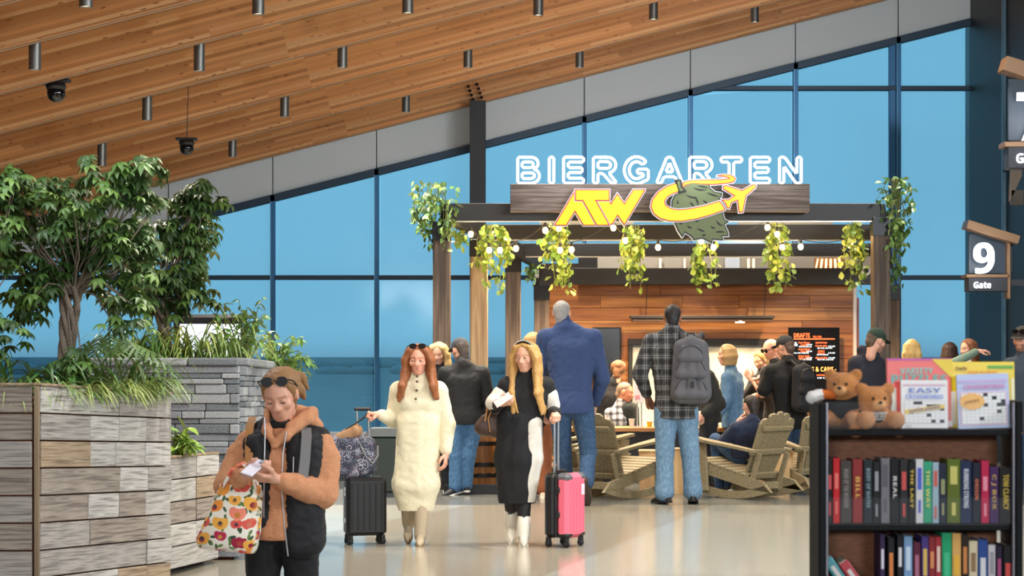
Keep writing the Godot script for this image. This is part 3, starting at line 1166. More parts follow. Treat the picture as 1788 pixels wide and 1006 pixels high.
	for a in marks:
		var p := sign_poly(a, 960, 300, 4.705)
		var poly := PackedVector2Array()
		var back := PackedVector2Array()
		for i in 7:
			var tt := i / 6.0
			var q := p[0].lerp(p[1], tt).lerp(p[1].lerp(p[2], tt), tt)
			var tn := (p[2] - p[0]).normalized().orthogonal() * 0.011 * sin(PI * tt)
			poly.append(q + tn)
			if i > 0 and i < 6:
				back.insert(0, q - tn)
		poly.append_array(back)
		var b := MB.new()
		b.prism(poly, 0.064, 0.067)
		put(b, "inked_scale", ink, hp)


# ------------------------------------------------------------------ leaves
func leaf_mesh(key: String, len: float, wid: float, fold := 0.25, droop := 0.3, tip := 0.55) -> ArrayMesh:
	# one leaf along +z from its stalk, with a mid rib fold and a curved blade
	if not meshes.has(key):
		var b := MB.new()
		var prof := [0.12, 0.75, 1.0, 0.62, 0.0]
		if tip > 0.7:
			prof = [0.1, 0.6, 1.0, 0.95, 0.0]
		var ls := []
		var ms := []
		var rs := []
		for i in 5:
			var t := i / 4.0
			var y := -droop * len * t * t
			var w: float = prof[i] * wid * 0.5
			ms.append(Vector3(0, y, t * len))
			ls.append(Vector3(-w, y + w * fold, t * len))
			rs.append(Vector3(w, y + w * fold, t * len))
		b.sheet(ms, ls)
		b.sheet(rs, ms)
		meshes[key] = b.mesh()
		meshes[key + "#"] = b
	return meshes[key]


func leaf_mat(key: String, hex := "", rough := 0.42, back := 0.35) -> StandardMaterial3D:
	var m := M(key, hex, rough)
	m.backlight_enabled = true
	m.backlight = Color(back, back, back * 0.6)
	return m


func rand_basis(r: RandomNumberGenerator, dir: Vector3, roll := 0.6) -> Basis:
	var z := dir.normalized()
	var up := Vector3.UP if absf(z.y) < 0.95 else Vector3.RIGHT
	var x := up.cross(z).normalized()
	var b := Basis(x, z.cross(x), z)
	return b * Basis(Vector3(0, 0, 1), r.randf_range(-roll, roll))


func build_hanging_plants() -> void:
	var cols := [leaf_mat("pothos_a", "8fa33e"), leaf_mat("pothos_b", "73902f"), leaf_mat("pothos_c", "b0b858"), leaf_mat("pothos_d", "55752a")]
	var green := [leaf_mat("ivy_a", "456a30"), leaf_mat("ivy_b", "587c3c"), leaf_mat("ivy_c", "3a5a2a"), leaf_mat("ivy_d", "7a9650")]
	var big := leaf_mesh("pothos_leaf", 0.085, 0.062, 0.2, 0.25, 0.8)
	var small := leaf_mesh("ivy_leaf", 0.082, 0.056, 0.2, 0.25)
	# [label, px spans x0, x1, y0, y1, depth, leaves, dark set]
	var ps := [["broad trailing pothos hanging under the left end of the front beam", 822, 893, 392, 512, 24.7, 260, 0], ["trailing pothos hanging below the A of the yellow letters", 944, 1014, 392, 512, 24.6, 240, 0], ["trailing pothos hanging below the W of the yellow letters", 1081, 1134, 394, 508, 24.6, 190, 0], ["trailing pothos hanging just under the hop cone", 1205, 1254, 418, 510, 24.6, 150, 0], ["trailing pothos with bright bulbs right of the hop cone", 1338, 1381, 388, 508, 24.6, 190, 0], ["rightmost trailing pothos under the front beam", 1468, 1512, 388, 508, 24.5, 190, 0], ["bushy ivy spilling over the left corner of the pergola", 724, 796, 320, 442, 24.0, 290, 1], ["tall ivy cascading down the right corner post", 1524, 1590, 312, 508, 24.0, 298, 1], ["small dark vine by the rear left post", 915, 936, 458, 512, 29.0, 40, 1], ["thin vine between the two left posts", 790, 812, 388, 440, 25.0, 36, 0]]
	for p in ps:
		var r := RandomNumberGenerator.new()
		r.seed = int(p[1])
		var d: float = p[5]
		var top := at((p[1] + p[2]) * 0.5, p[3], d)
		var t := thing("hanging_plant", p[0], "plant", top, 0.0, "trailing plants on the pergola")
		var w: float = (p[2] - p[1]) * d / FOC
		var h: float = (p[4] - p[3]) * d / FOC
		var bushy: bool = p[7] == 1 and p[6] > 100
		var stems := MB.new()
		var vines := []
		var nv := 9 if p[6] > 100 else 3
		for i in nv:
			var x := r.randf_range(-0.5, 0.5) * w
			var z := r.randf_range(-0.14, 0.14)
			var l := h * r.randf_range(0.45, 0.85)
			if p[6] > 100 and i < 2:
				l = h * 0.97
				x = [0.22, -0.15][i] * w
			if bushy and w < 0.5 and p[1] > 1400:
				x = lerpf(x, 0.22 * w, 0.6)
			var pts := PackedVector3Array()
			var n := 8
			for k in n:
				var s := k / float(n - 1)
				pts.append(Vector3(x * (0.45 + 0.55 * minf(1.0, s * 2.5)) + r.randf_range(-0.012, 0.012), -l * s, z * minf(1.0, 0.3 + s)))
			stems.tube(pts, 0.005, 4)
			vines.append(pts)
		put(stems, "stem", M("vine_stem", "6c7038", 0.7), t)
		for i in int(p[6]):
			var v: PackedVector3Array = vines[r.randi() % vines.size()]
			var s := pow(r.randf(), 0.85) * (v.size() - 1.01)
			var q := v[int(s)].lerp(v[int(s) + 1], s - int(s))
			var spread := 0.05
			if bushy and -q.y < h * (0.5 if p[1] < 900 else 0.36):
				spread = 0.2
			q += Vector3(r.randf_range(-1, 1) * spread, r.randf_range(-0.5, 0.6) * spread, r.randf_range(-1, 1) * spread)
			q.x = clampf(q.x, -w * 0.5, w * 0.5)
			q.y = clampf(q.y, -h, 0.02)
			var dir := Vector3(r.randf_range(-1, 1), r.randf_range(-1.5, 0.1), r.randf_range(-0.3, 1.0))
			var sc := r.randf_range(0.7, 1.25)
			node(big if p[7] == 0 else small, "leaf", (cols if p[7] == 0 else green)[r.randi() % 4], t, Transform3D(rand_basis(r, dir, 0.9).scaled(Vector3(sc, sc, sc)), q))


func build_string_lights() -> void:
	var pts := [[822, 409], [854, 437], [873, 437], [901, 434], [952, 402], [976, 399], [978, 437], [998, 436], [1071, 398], [1092, 420], [1149, 432], [1224, 421], [1246, 432], [1340, 397], [1357, 409], [1366, 432], [1398, 431], [1484, 428]]
	var w := thing("string_lights", "string of warm glowing bulbs looped under the pergola among the plants", "string lights", at(1160, 388, 24.4))
	var b := MB.new()
	var last: Vector3
	var bulb := MB.new()
	bulb.ball(Vector3.ZERO, Vector3(0.034, 0.04, 0.034), 12)
	var bm := bulb.mesh()
	bulb = MB.new()
	bulb.lathe([Vector2(0.0, 0.03), Vector2(0.017, 0.03), Vector2(0.019, 0.085), Vector2(0.0, 0.09)], 10)
	var sm := bulb.mesh()
	for i in pts.size():
		var p := at(pts[i][0], pts[i][1], 24.35 if i % 2 == 0 else 24.5) - w.position
		var o := node(bm, "glass_bulb", glow("bulb_glow", "ffe2a6", 5.0), w, Transform3D(Basis.IDENTITY, p))
		node(sm, "socket", M("socket", "15130f", 0.5), o)
		var l := OmniLight3D.new()
		l.name = "bulb_lamp"
		l.light_energy = 0.42
		l.light_color = Color(1.0, 0.83, 0.55)
		l.light_size = 0.03
		l.omni_range = 20.0
		l.shadow_enabled = true
		o.add_child(l)
		var tie := p + Vector3(0, 0.09, 0)
		if i > 0:
			var cable := PackedVector3Array()
			for k in 9:
				var s := k / 8.0
				cable.append(last.lerp(tie, s) - Vector3(0, 0.05 * sin(PI * s), 0))
			b.tube(cable, 0.005, 5)
		last = tie
	put(b, "cable", M("socket"), w)


# ------------------------------------------------------------------ bar, chairs, boxes
func build_bar() -> void:
	var d := 25.3
	var t := thing("bar_counter", "low bar counter with a wooden top and black front", "counter", at(1210, 800, d) * Vector3(1, 0, 1))
	pxbox("counter_top", 985, 747, 1470, 754, d, 0.6, wood("counter_oak", [[0.0, "8a5a2e"], [0.5, "a9743f"], [1.0, "b9854e"]], 0, 0.4), t)
	var a := at(990, 754.5, d + 0.04)
	var b := at(1466, 0, d + 0.04)
	part_box("front_panel", Vector3((a.x + b.x) * 0.5, a.y * 0.5, a.z - 0.05) - t.position, Vector3(b.x - a.x, a.y, 0.06), M("bar_black", "17181c", 0.5), t)
	part_box("end_panel", Vector3(a.x + 0.03, a.y * 0.5, a.z - 0.3) - t.position, Vector3(0.05, a.y, 0.4), M("bar_black"), t)
	part_box("kick_rail", Vector3((a.x + b.x) * 0.5, 0.12, a.z + 0.0) - t.position, Vector3(b.x - a.x, 0.05, 0.03), M("kick", "3c3d40", 0.4, 0.6), t)
	var ty := at(0, 747, d).y
	# things on the counter
	var st := thing("card_stand", "white menu card on two thin legs standing on the bar", "card stand", Vector3(at(1116, 0, 25.45).x, ty, -25.45))
	part_box("card", Vector3(0, 0.46, 0), Vector3(0.13, 0.32, 0.012), M("card_white", "e6dfe2", 0.5), st, 0.003)
	part_box("print", Vector3(0.005, 0.5, 0.008), Vector3(0.05, 0.06, 0.003), M("card_pink", "d99aa6", 0.5), st)
	part_box("print", Vector3(-0.02, 0.37, 0.008), Vector3(0.06, 0.05, 0.003), M("card_pink"), st)
	for x in [-0.022, 0.03]:
		part_box("leg", Vector3(x, 0.155, 0), Vector3(0.018, 0.3, 0.018), M("leg_alu", "b7b9bb", 0.3, 0.7), st, 0.003)
	part_box("foot", Vector3(0, 0.006, 0), Vector3(0.12, 0.012, 0.1), M("leg_alu"), st, 0.003)
	for e in [[1134, "yellow", "e0bb25", 0.07], [1146, "blue", "2f53b8", 0.085], [1103, "white", "dcdcd8", 0.10]]:
		var c := thing("cup", "small %s cup standing on the bar" % e[1], "cup", Vector3(at(e[0], 0, 25.5).x, ty, -25.5))
		var mb := MB.new()
		mb.lathe([Vector2(0, 0.0), Vector2(0.026, 0.0), Vector2(0.026, 0.0), Vector2(0.036, e[3]), Vector2(0.036, e[3]), Vector2(0.033, e[3]), Vector2(0.024, 0.01), Vector2(0, 0.01)], 14)
		put(mb, "body", M("cup_" + e[1], e[2], 0.4), c)
		mb = MB.new()
		mb.lathe([Vector2(0.033, e[3] - 0.005), Vector2(0.038, e[3] - 0.005), Vector2(0.038, e[3] + 0.004), Vector2(0.033, e[3] + 0.004)], 14)
		put(mb, "rim", M("cup_rim", "efefef", 0.4), c)
	# barrel
	barrel(Vector3(at(838, 0, 24.0).x, 0, -23.9), "oak barrel with dark hoops beside the left posts")
	# plinth under the barrels
	var pl := thing("low_plinth", "low black plinth in front of the barrels", "plinth", Vector3(at(860, 0, 23.3).x, 0, -23.3))
	part_box("slab", Vector3(0, 0.05, 0), Vector3(1.1, 0.1, 0.2), M("bar_black"), pl, 0.006)
	part_box("nosing", Vector3(0, 0.105, 0.09), Vector3(1.1, 0.012, 0.02), M("kick"), pl)
	# waste bin and the bench behind the suitcases
	var wb := thing("waste_bin", "dark green waste bin with a grey sloped lid left of the woman in cream", "bin", Vector3(at(672, 0, 22.9).x, 0, -22.9))
	part_box("body", Vector3(0, 0.36, 0), Vector3(0.42, 0.62, 0.4), M("bin_green", "1c2623", 0.5), wb, 0.02)
	var mb := MB.new()
	mb.prism(PackedVector2Array([Vector2(-0.22, 0.67), Vector2(0.22, 0.67), Vector2(0.2, 0.76), Vector2(-0.15, 0.76), Vector2(-0.2, 0.71)]), -0.21, 0.21)
	put(mb, "lid", M("bin_lid", "5a5f60", 0.45), wb)
	part_box("plinth", Vector3(0, 0.025, 0), Vector3(0.4, 0.05, 0.38), M("bin_base", "33373a", 0.6), wb)
	var be := thing("low_bench", "long low grey bench base along the windows behind the suitcases", "bench", Vector3(at(560, 0, 24.4).x, 0, -24.4))
	part_box("seat", Vector3(0, 0.30, 0), Vector3(2.6, 0.05, 0.5), M("bench_top", "8d8f8e", 0.5), be, 0.008)
	part_box("base", Vector3(0, 0.137, 0), Vector3(2.5, 0.27, 0.44), M("bench_base", "6b6e6f", 0.6), be)
	# pale plywood cubes used as little tables
	var pale := wood("plywood", [[0.0, "b98d55"], [0.45, "d0a771"], [0.8, "dab685"], [1.0, "c79c64"]], 1, 0.5, false, 9.0)
	for e in [[1355, 23.4, 0.46, 0.3, "tall pale plywood box table right of the rocking chair"], [1137, 23.6, 0.46, 0.27, "pale plywood box table behind the left rocking chair"], [1180, 23.2, 0.5, 0.16, "narrow pale plywood box beside the man in plaid"]]:
		var o := thing("plywood_box", e[4], "box table", Vector3(at(e[0], 0, e[1]).x, 0, -e[1]), 0.25 if e[0] > 1300 else -0.1)
		for sx in [-1, 1]:
			part_box("side_panel", Vector3(sx * (e[3] * 0.5 - 0.01), e[2] * 0.5, 0), Vector3(0.02, e[2], e[3]), pale, o, 0.002)
			part_box("face_panel", Vector3(0, e[2] * 0.5, sx * (e[3] * 0.5 - 0.01)), Vector3(e[3] - 0.042, e[2], 0.02), pale, o, 0.002)
		part_box("top_panel", Vector3(0, e[2] + 0.011, 0), Vector3(e[3] + 0.02, 0.02, e[3] + 0.02), pale, o, 0.003)


func barrel(where: Vector3, label: String) -> void:
	var o := thing("barrel", label, "barrel", where)
	var n := 18
	var sm := [wood("stave_a", [[0.0, "7d4c22"], [0.5, "a0672f"], [1.0, "b37a3f"]], 1, 0.5, false, 9.0), wood("stave_b", [[0.0, "6e421d"], [0.5, "8f5a28"], [1.0, "a56c35"]], 1, 0.5, false, 9.0)]
	var prof := func(t: float) -> float: return 0.26 + 0.06 * sin(PI * t)
	var mb := MB.new()
	var rows := []
	for i in 9:
		var t := i / 8.0
		var rr: float = prof.call(t)
		var half := tan(PI / n) * rr * 0.985
		rows.append(PackedVector3Array([Vector3(-half, t * 0.86, rr), Vector3(half, t * 0.86, rr), Vector3(half * 0.9, t * 0.86, rr - 0.03), Vector3(-half * 0.9, t * 0.86, rr - 0.03)]))
	mb.loft(rows)
	var m := mb.mesh()
	for k in n:
		node(m, "stave", sm[k % 2], o, Transform3D(Basis(Vector3.UP, TAU * k / n), Vector3.ZERO))
	for t in [0.05, 0.22, 0.36, 0.64, 0.78, 0.95]:
		mb = MB.new()
		var rr: float = prof.call(t) + 0.006
		mb.lathe([Vector2(rr - 0.01, t * 0.86 - 0.025), Vector2(rr, t * 0.86 - 0.025), Vector2(rr, t * 0.86 - 0.025), Vector2(rr, t * 0.86 + 0.025), Vector2(rr, t * 0.86 + 0.025), Vector2(rr - 0.01, t * 0.86 + 0.025)], 36)
		put(mb, "hoop", M("hoop", "26221f", 0.45, 0.6), o)
	mb = MB.new()
	mb.lathe([Vector2(0.255, 0.84), Vector2(0.0, 0.84)], 24)
	put(mb, "barrel_head", sm[0], o)


func build_chairs() -> void:
	var m := textured("poly_lumber", noise_tex("poly_lumber", 0.02, [[0.0, "73664c"], [0.5, "8d7f60"], [1.0, "a09273"]], 5), Vector3(3, 3, 3), 0.55)
	var o := thing("rocking_chair", "khaki slatted rocking chair with the boy in navy sitting in it", "chair", Vector3(at(1298, 0, 22.75).x, 0, -22.75), deg_to_rad(-136), "khaki rocking chairs at the kiosk")
	var th := 0.035
	for sx in [-1, 1]:
		var side := Transform3D(Basis(Vector3(0, 0, 1), Vector3(0, 1, 0), Vector3(-1, 0, 0)), Vector3(sx * 0.27, 0, 0))
		# rocker: a long bow, and the seat rail that drops back to it
		var bow := PackedVector2Array()
		for i in 13:
			var t := i / 12.0
			var z := lerpf(0.40, -0.60, t)
			bow.append(Vector2(z, 0.30 * pow(z + 0.05, 2) + 0.002))
		for i in 13:
			var t := 1.0 - i / 12.0
			var z := lerpf(0.36, -0.52, t)
			bow.append(Vector2(z, 0.34 * pow(z + 0.05, 2) + 0.085))
		var b := MB.new()
		b.prism(bow, -th * 0.5, th * 0.5, side)
		put(b, "rocker", m, o)
		b = MB.new()
		b.prism(PackedVector2Array([Vector2(0.42, 0.40), Vector2(0.42, 0.28), Vector2(-0.36, 0.11), Vector2(-0.62, 0.09), Vector2(-0.50, 0.20)]), -th * 0.5, th * 0.5, side)
		put(b, "seat_rail", m, o)
		b = MB.new()
		b.beam(Vector3(sx * 0.307, 0.07, 0.30), Vector3(sx * 0.307, 0.60, 0.34), 0.035, 0.12, 0.006, Vector3(0, 0, 1))
		put(b, "front_leg", m, o)
		b = MB.new()
		var arm := PackedVector2Array([Vector2(-0.07, 0.46), Vector2(0.05, 0.46), Vector2(0.085, 0.40), Vector2(0.085, 0.15), Vector2(0.05, -0.1), Vector2(0.035, -0.42), Vector2(-0.045, -0.42), Vector2(-0.07, 0.1)])
		if sx < 0:
			for i in arm.size():
				arm[i].x *= -1
		b.prism(arm, -0.015, 0.015, Transform3D(Basis(Vector3(1, 0, 0), Vector3(0, 0.14, 0.99), Vector3(0, -0.99, 0.14)), Vector3(sx * 0.30, 0.585, 0)))
		put(b, "arm_rest", m, o)
		b = MB.new()
		b.beam(Vector3(sx * 0.24, 0.08, -0.28), Vector3(sx * 0.24, 0.5, -0.42), 0.03, 0.06, 0.004, Vector3(0, 0, 1))
		put(b, "back_post", m, o)
	for i in 7:
		var t := i / 6.0
		var z := lerpf(0.40, -0.22, t)
		part_box("seat_slat", Vector3(0, lerpf(0.412, 0.272, t), z), Vector3(0.58, 0.025, 0.085), m, o, 0.005, Basis(Vector3.RIGHT, -0.2))
	var bb := Basis(Vector3.RIGHT, -0.42)
	var base := Vector3(0, 0.22, -0.20)
	for i in 5:
		var x0 := (i - 2) * 0.092
		var x1 := (i - 2) * 0.118
		var top := 0.80 - 0.020 * (i - 2) * (i - 2)
		var b := MB.new()
		b.prism(PackedVector2Array([Vector2(x0 - 0.042, 0), Vector2(x0 + 0.042, 0), Vector2(x1 + 0.055, top - 0.03 - (0.03 if i == 4 else 0.0)), Vector2(x1 + 0.03, top - 0.004 * (i - 2)), Vector2(x1 - 0.03, top + 0.004 * (i - 2)), Vector2(x1 - 0.055, top - 0.03 - (0.03 if i == 0 else 0.0))]), -0.013, 0.013, Transform3D(bb, base))
		put(b, "back_slat", m, o)
	for e in [[0.05, 0.56, 0.07], [0.34, 0.66, 0.06], [0.62, 0.5, 0.05]]:
		part_box("back_rail", base + bb * Vector3(0, e[0], -0.035), Vector3(e[1], e[2], 0.04), m, o, 0.006, bb)
	part_box("cross_tie", Vector3(0, 0.14, -0.30), Vector3(0.5, 0.08, 0.03), m, o, 0.004)
	copy_of(o, Vector3(at(1082, 0, 22.75).x, 0, -22.75), deg_to_rad(138), "khaki slatted rocking chair behind the man in the blue pullover")
	copy_of(o, Vector3(at(1404, 0, 23.55).x, 0, -23.55), deg_to_rad(-158), "khaki rocking chair mostly hidden at the right of the plywood box")
	copy_of(o, Vector3(at(1022, 0, 23.9).x, 0, -23.85), deg_to_rad(120), "khaki rocking chair mostly hidden behind the jeans of the tall man")


func build_gate_signs() -> void:
	var bronze := M("sign_bronze", "7d5f45", 0.4, 0.5)
	var black := M("sign_black", "20242c", 0.5)
	var lit := glow("gate_sign_white", "f2f7ff", 2.2)
	for e in [[1683, 1770, 382, 0.0, "9", "illuminated gate sign with a white figure 9 by the right wall"], [1748, 1850, 97, 1.0, "7", "gate sign cut off by the right edge of the picture"]]:
		var d := 26.5 if e[3] == 0.0 else 24.0
		var x0: float = e[0]
		var y0: float = e[2]
		var k := 1.0 if e[3] == 0.0 else 1.55
		var o := thing("gate_sign", e[5], "sign", at(x0 + 40 * k, y0 + 60 * k, d))
		var b := MB.new()
		b.beam(at(x0 + 2, y0 + 10 * k, d) - o.position, at(x0 + 92 * k, y0 + 38 * k, d) - o.position, 0.3, 0.11 * k, 0.004)
		put(b, "slanted_roof", bronze, o)
		pxbox("back_panel", x0 + 8 * k, y0 + 26 * k, x0 + 86 * k, y0 + 96 * k, d + 0.12, 0.04, M("sign_mesh", "1d2f3f", 0.5), o)
		pxbox("side_post", x0 + 76 * k, y0 + 36 * k, x0 + 82 * k, y0 + 140 * k, d, 0.2, bronze, o)
		pxbox("ledge", x0 + 4 * k, y0 + 97 * k, x0 + 80 * k, y0 + 103 * k, d, 0.3, bronze, o)
		pxbox("name_box", x0 + 8 * k, y0 + 103 * k, x0 + 76 * k, y0 + 127 * k, d, 0.25, black, o)
		text(e[4], 54 * k * d / FOC, 0.05, "number_sign", lit, o, at(x0 + 36 * k, y0 + 70 * k, d - 0.02) - o.position, 36 * k * d / FOC)
		text("Gate", 11 * k * d / FOC, 0.02, "word_sign", lit, o, at(x0 + 32 * k, y0 + 116 * k, d - 0.012) - o.position, 30 * k * d / FOC)
		b = MB.new()
		b.beam(at(x0 + 80 * k, y0 + 112 * k, d + 0.1) - o.position, Vector3(7.06, at(0, y0 + 112 * k, d).y, -d - 0.1) - o.position, 0.08, 0.08)
		put(b, "wall_arm", black, o)
		var l := OmniLight3D.new()
		l.name = "sign_lamp"
		l.position = at(x0 + 36 * k, y0 + 66 * k, d - 0.3) - o.position
		l.light_energy = 0.25
		l.light_size = 0.15
		l.omni_range = 20.0
		l.shadow_enabled = true
		o.add_child(l)
	var lb := thing("angled_wall_fin", "pale angled fin on the dark wall under the upper gate sign", "wall fin", at(1764, 300, 28.0))
	var b := MB.new()
	b.prism(PackedVector2Array([Vector2(0.0, -0.75), Vector2(0.16, -0.4), Vector2(0.16, 0.75), Vector2(0.06, 0.4)]), -0.1, 0.0, Transform3D(Basis.IDENTITY, Vector3(0.0, 0.35, 0)))
	put(b, "fin", M("fin_pale", "8f8478", 0.6), lb)
	part_box("fin_base", Vector3(0.1, -0.35, -0.05), Vector3(0.16, 0.2, 0.1), M("fin_grey", "6c6862", 0.6), lb)
	part_box("fin_bracket", Vector3(0.2, 0.2, -0.05), Vector3(0.2, 0.06, 0.06), M("sign_black"), lb)


# ------------------------------------------------------------------ planters, trees, shrubs
func plank_wall(parent: Node3D, a: Vector2, b: Vector2, h: float, row: float, rows: int, drop: float, joints: Array, seed_: int, tints: Array) -> void:
	# planks on the upright face from plan point a (x, depth) to b; the top drops a little along it
	var r := RandomNumberGenerator.new()
	r.seed = seed_
	var pa := Vector3(a.x, 0, -a.y)
	var pb := Vector3(b.x, 0, -b.y)
	var dir := (pb - pa).normalized()
	var nrm := Vector3.UP.cross(dir) * -1.0
	if nrm.dot(-pa) < 0:
		nrm = -nrm
	var len := pa.distance_to(pb)
	for i in rows:
		var cuts := [0.0]
		for j in joints:
			if r.randf() < 0.8:
				cuts.append(j + r.randf_range(-0.012, 0.012))
		cuts.append(1.0)
		for c in cuts.size() - 1:
			var t0: float = cuts[c]
			var t1: float = cuts[c + 1]
			var y := h - row * (i + 0.5) - drop * (t0 + t1) * 0.5
			if y - row * 0.5 < 0.03:
				continue
			var x := (dir - Vector3(0, drop / len, 0)).normalized()
			var z := nrm
			var bas := Basis(x, z.cross(x).normalized(), z)
			var p := pa + dir * (len * (t0 + t1) * 0.5) + Vector3(0, y, 0) + nrm * r.randf_range(0.004, 0.016)
			part_box("plank", p - parent.position, Vector3(len * (t1 - t0) - 0.005, row - 0.009, 0.03), tints[r.randi() % tints.size()], parent, 0.004, bas)


func weathered() -> Array:
	var out := []
	var sets := [["86827c", "a39f98", "b5b1aa", "96928b"], ["75706a", "928c85", "a6a099", "85807a"], ["6a6058", "877c71", "9d9286", "786e64"], ["8f8b85", "b0aca5", "c2beb8", "a29e98"], ["75644f", "947f66", "a8947b", "83715b"]]
	for i in 10:
		var q: Array = sets[i % 5]
		var m := wood("weathered_%d" % i, [[0.0, "544e48"], [0.2, q[0]], [0.42, q[1]], [0.62, q[2]], [0.8, q[3]], [1.0, "625b54"]], 0, 0.8, false, 24.0, 0.35, "weathered_%d" % (i % 5))
		m.uv1_offset = Vector3(i * 0.31, i * 0.173, i * 0.07)
		out.append(m)
	return out


func build_planters() -> void:
	var tints := weathered()
	var trim := wood("corner_trim", [[0.0, "6a5844"], [0.5, "8a765d"], [1.0, "a08d74"]], 1, 0.7)
	var mulch := textured("mulch", noise_tex("mulch", 0.06, [[0.0, "4a1f10"], [0.5, "8a3f20"], [0.8, "b45c30"], [1.0, "6a3018"]], 4), Vector3(2, 2, 2), 0.95)
	# tall timber planter
	var c0 := Vector2(at(64, 0, 12.0).x, 12.0)
	var c1 := Vector2(at(293, 0, 13.8).x, 13.8)
	var o := thing("timber_planter", "tall planter clad in weathered grey planks at far left", "planter", Vector3(c0.x, 0, -c0.y))
	plank_wall(o, c0, c1, 1.405, 0.16, 9, 0.088, [0.34, 0.56, 0.79], 5, tints)
	plank_wall(o, Vector2(-4.6, 12.0), c0 - Vector2(0.02, 0), 1.405, 0.16, 9, 0.0, [0.3, 0.6, 0.85], 9, [tints[4], tints[2], tints[1], tints[7], tints[6]])
	plank_wall(o, c1, c1 + Vector2(-2.2, 0.6), 1.317, 0.16, 8, 0.0, [0.4, 0.7], 12, tints)
	part_box("corner_trim", Vector3(0.004, 0.70, 0.012), Vector3(0.03, 1.40, 0.03), trim, o, 0.004)
	var mb := MB.new()
	for e in [[Vector3(c0.x, 1.412, -c0.y), Vector3(c1.x, 1.324, -c1.y)], [Vector3(-4.6, 1.412, -12.0), Vector3(c0.x, 1.412, -c0.y)], [Vector3(c1.x, 1.324, -c1.y), Vector3(c1.x - 2.2, 1.324, -c1.y - 0.6)]]:
		mb = MB.new()
		mb.beam(e[0] - o.position, e[1] - o.position, 0.07, 0.016, 0.003)
		put(mb, "top_edge", trim, o)
	mb = flat([[-4.6, 12.03], [c0.x, 12.03], [c1.x - 0.03, c1.y], [c1.x - 2.2, c1.y + 0.55], [-4.6, 14.4]], 0.0, 1.30)
	var so := put(mb, "mulch", mulch, o)
	so.position = -o.position
	# low timber planter behind it
	var d0 := Vector2(at(285, 0, 14.6).x, 14.6)
	var d1 := Vector2(at(377, 0, 15.68).x, 15.68)
	var lo := thing("timber_planter", "low planter of weathered planks between the tall planter and the stone one", "planter", Vector3(d0.x, 0, -d0.y))
	plank_wall(lo, d0, d1, 0.85, 0.16, 5, 0.02, [0.55], 31, tints)
	plank_wall(lo, d0 + Vector2(-1.2, 0), d0, 0.85, 0.16, 5, 0.0, [0.5], 33, tints)
	mb = MB.new()
	mb.beam(Vector3(d0.x, 0.853, -d0.y) - lo.position, Vector3(d1.x, 0.833, -d1.y) - lo.position, 0.06, 0.016, 0.003)
	put(mb, "top_edge", trim, lo)
	mb = flat([[d0.x - 1.2, d0.y + 0.03], [d0.x - 0.02, d0.y + 0.03], [d1.x - 0.03, d1.y], [d1.x - 1.2, d1.y]], 0.10, 0.79)
	put(mb, "mulch", mulch, lo).position = -lo.position
	mb = flat([[d0.x - 1.2, d0.y + 0.08], [d0.x - 0.07, d0.y + 0.08], [d1.x - 0.09, d1.y], [d1.x - 1.2, d1.y]], 0.0, 0.10)
	put(mb, "plinth", M("plinth_grey", "54565a", 0.6), lo).position = -lo.position
	build_stone_planter(mulch)


func build_stone_planter(mulch: Material) -> void:
	var e0 := Vector2(at(150, 0, 15.9).x, 15.9)
	var e1 := Vector2(at(419, 0, 15.9).x, 15.9)
	var e2 := Vector2(at(480, 0, 17.7).x, 17.7)
	var o := thing("stone_planter", "tall planter clad in stacked grey ledge stones with a slate cap", "planter", Vector3(e1.x, 0, -e1.y))
	var r := RandomNumberGenerator.new()
	r.seed = 77
	var stone := []
	for i in 6:
		var t := noise_tex("slate_%d" % (i % 3), 0.03, [[0.0, ["54585c", "676b6f", "7c8083"][i % 3]], [0.5, ["646a6e", "777b7f", "8d9193"][i % 3]], [1.0, ["757a7e", "898d90", "9fa2a3"][i % 3]]], 5)
		var m := textured("stone_%d" % i, t, Vector3(2.2, 4, 2.2), 0.85, true, t, 0.5)
		stone.append(m)
	var faces := [[e0, e1, 0.0, 0.40, 0.12], [e1, e2, 0.045, 0.26, 0.09]]
	for f in faces:
		var pa := Vector3(f[0].x, 0, -f[0].y)
		var pb := Vector3(f[1].x, 0, -f[1].y)
		var dir := (pb - pa).normalized()
		var nrm := dir.cross(Vector3.UP)
		if nrm.dot(-pa) < 0:
			nrm = -nrm
		var len := pa.distance_to(pb)
		var y := 1.495
		while y > 0.04:
			var h: float = [0.042, 0.058, 0.075][r.randi() % 3]
			var x := 0.0
			while x < len - 0.02:
				var l := minf(r.randf_range(f[4] * 1.3, f[3] * 1.25), len - x)
				if len - x - l < 0.06:
					l = len - x
				var t := (x + l * 0.5) / len
				var q := pa + dir * (x + l * 0.5) + nrm * r.randf_range(-0.016, 0.014)
				q.y = y - h * 0.5 - float(f[2]) * t
				part_box("stone", q - o.position, Vector3(l - 0.004, h - 0.004, 0.09), stone[r.randi() % 6], o, 0.006, Basis(dir, Vector3.UP, dir.cross(Vector3.UP)) * Basis(Vector3.UP, r.randf_range(-0.02, 0.02)))
				x += l
			y -= h
		# slate cap, in pieces
		var n := 3 if f[2] == 0.0 else 2
		for i in n:
			var a := pa + dir * (len * i / n)
			var b := pa + dir * (len * (i + 1) / n)
			a.y = 1.525 - f[2] * i / n
			b.y = 1.525 - f[2] * (i + 1) / n
			var mb := MB.new()
			mb.beam(a + nrm * -0.1 - o.position, b + nrm * -0.1 - o.position - dir * 0.004, 0.34, 0.062, 0.012)
			put(mb, "cap_stone", stone[1 + i], o)
	var mb := flat([[e0.x, e0.y + 0.06], [e1.x - 0.05, e1.y + 0.06], [e2.x - 0.05, e2.y], [e0.x, e2.y + 0.6]], 0.0, 1.47)
	put(mb, "mulch", mulch, o).position = -o.position


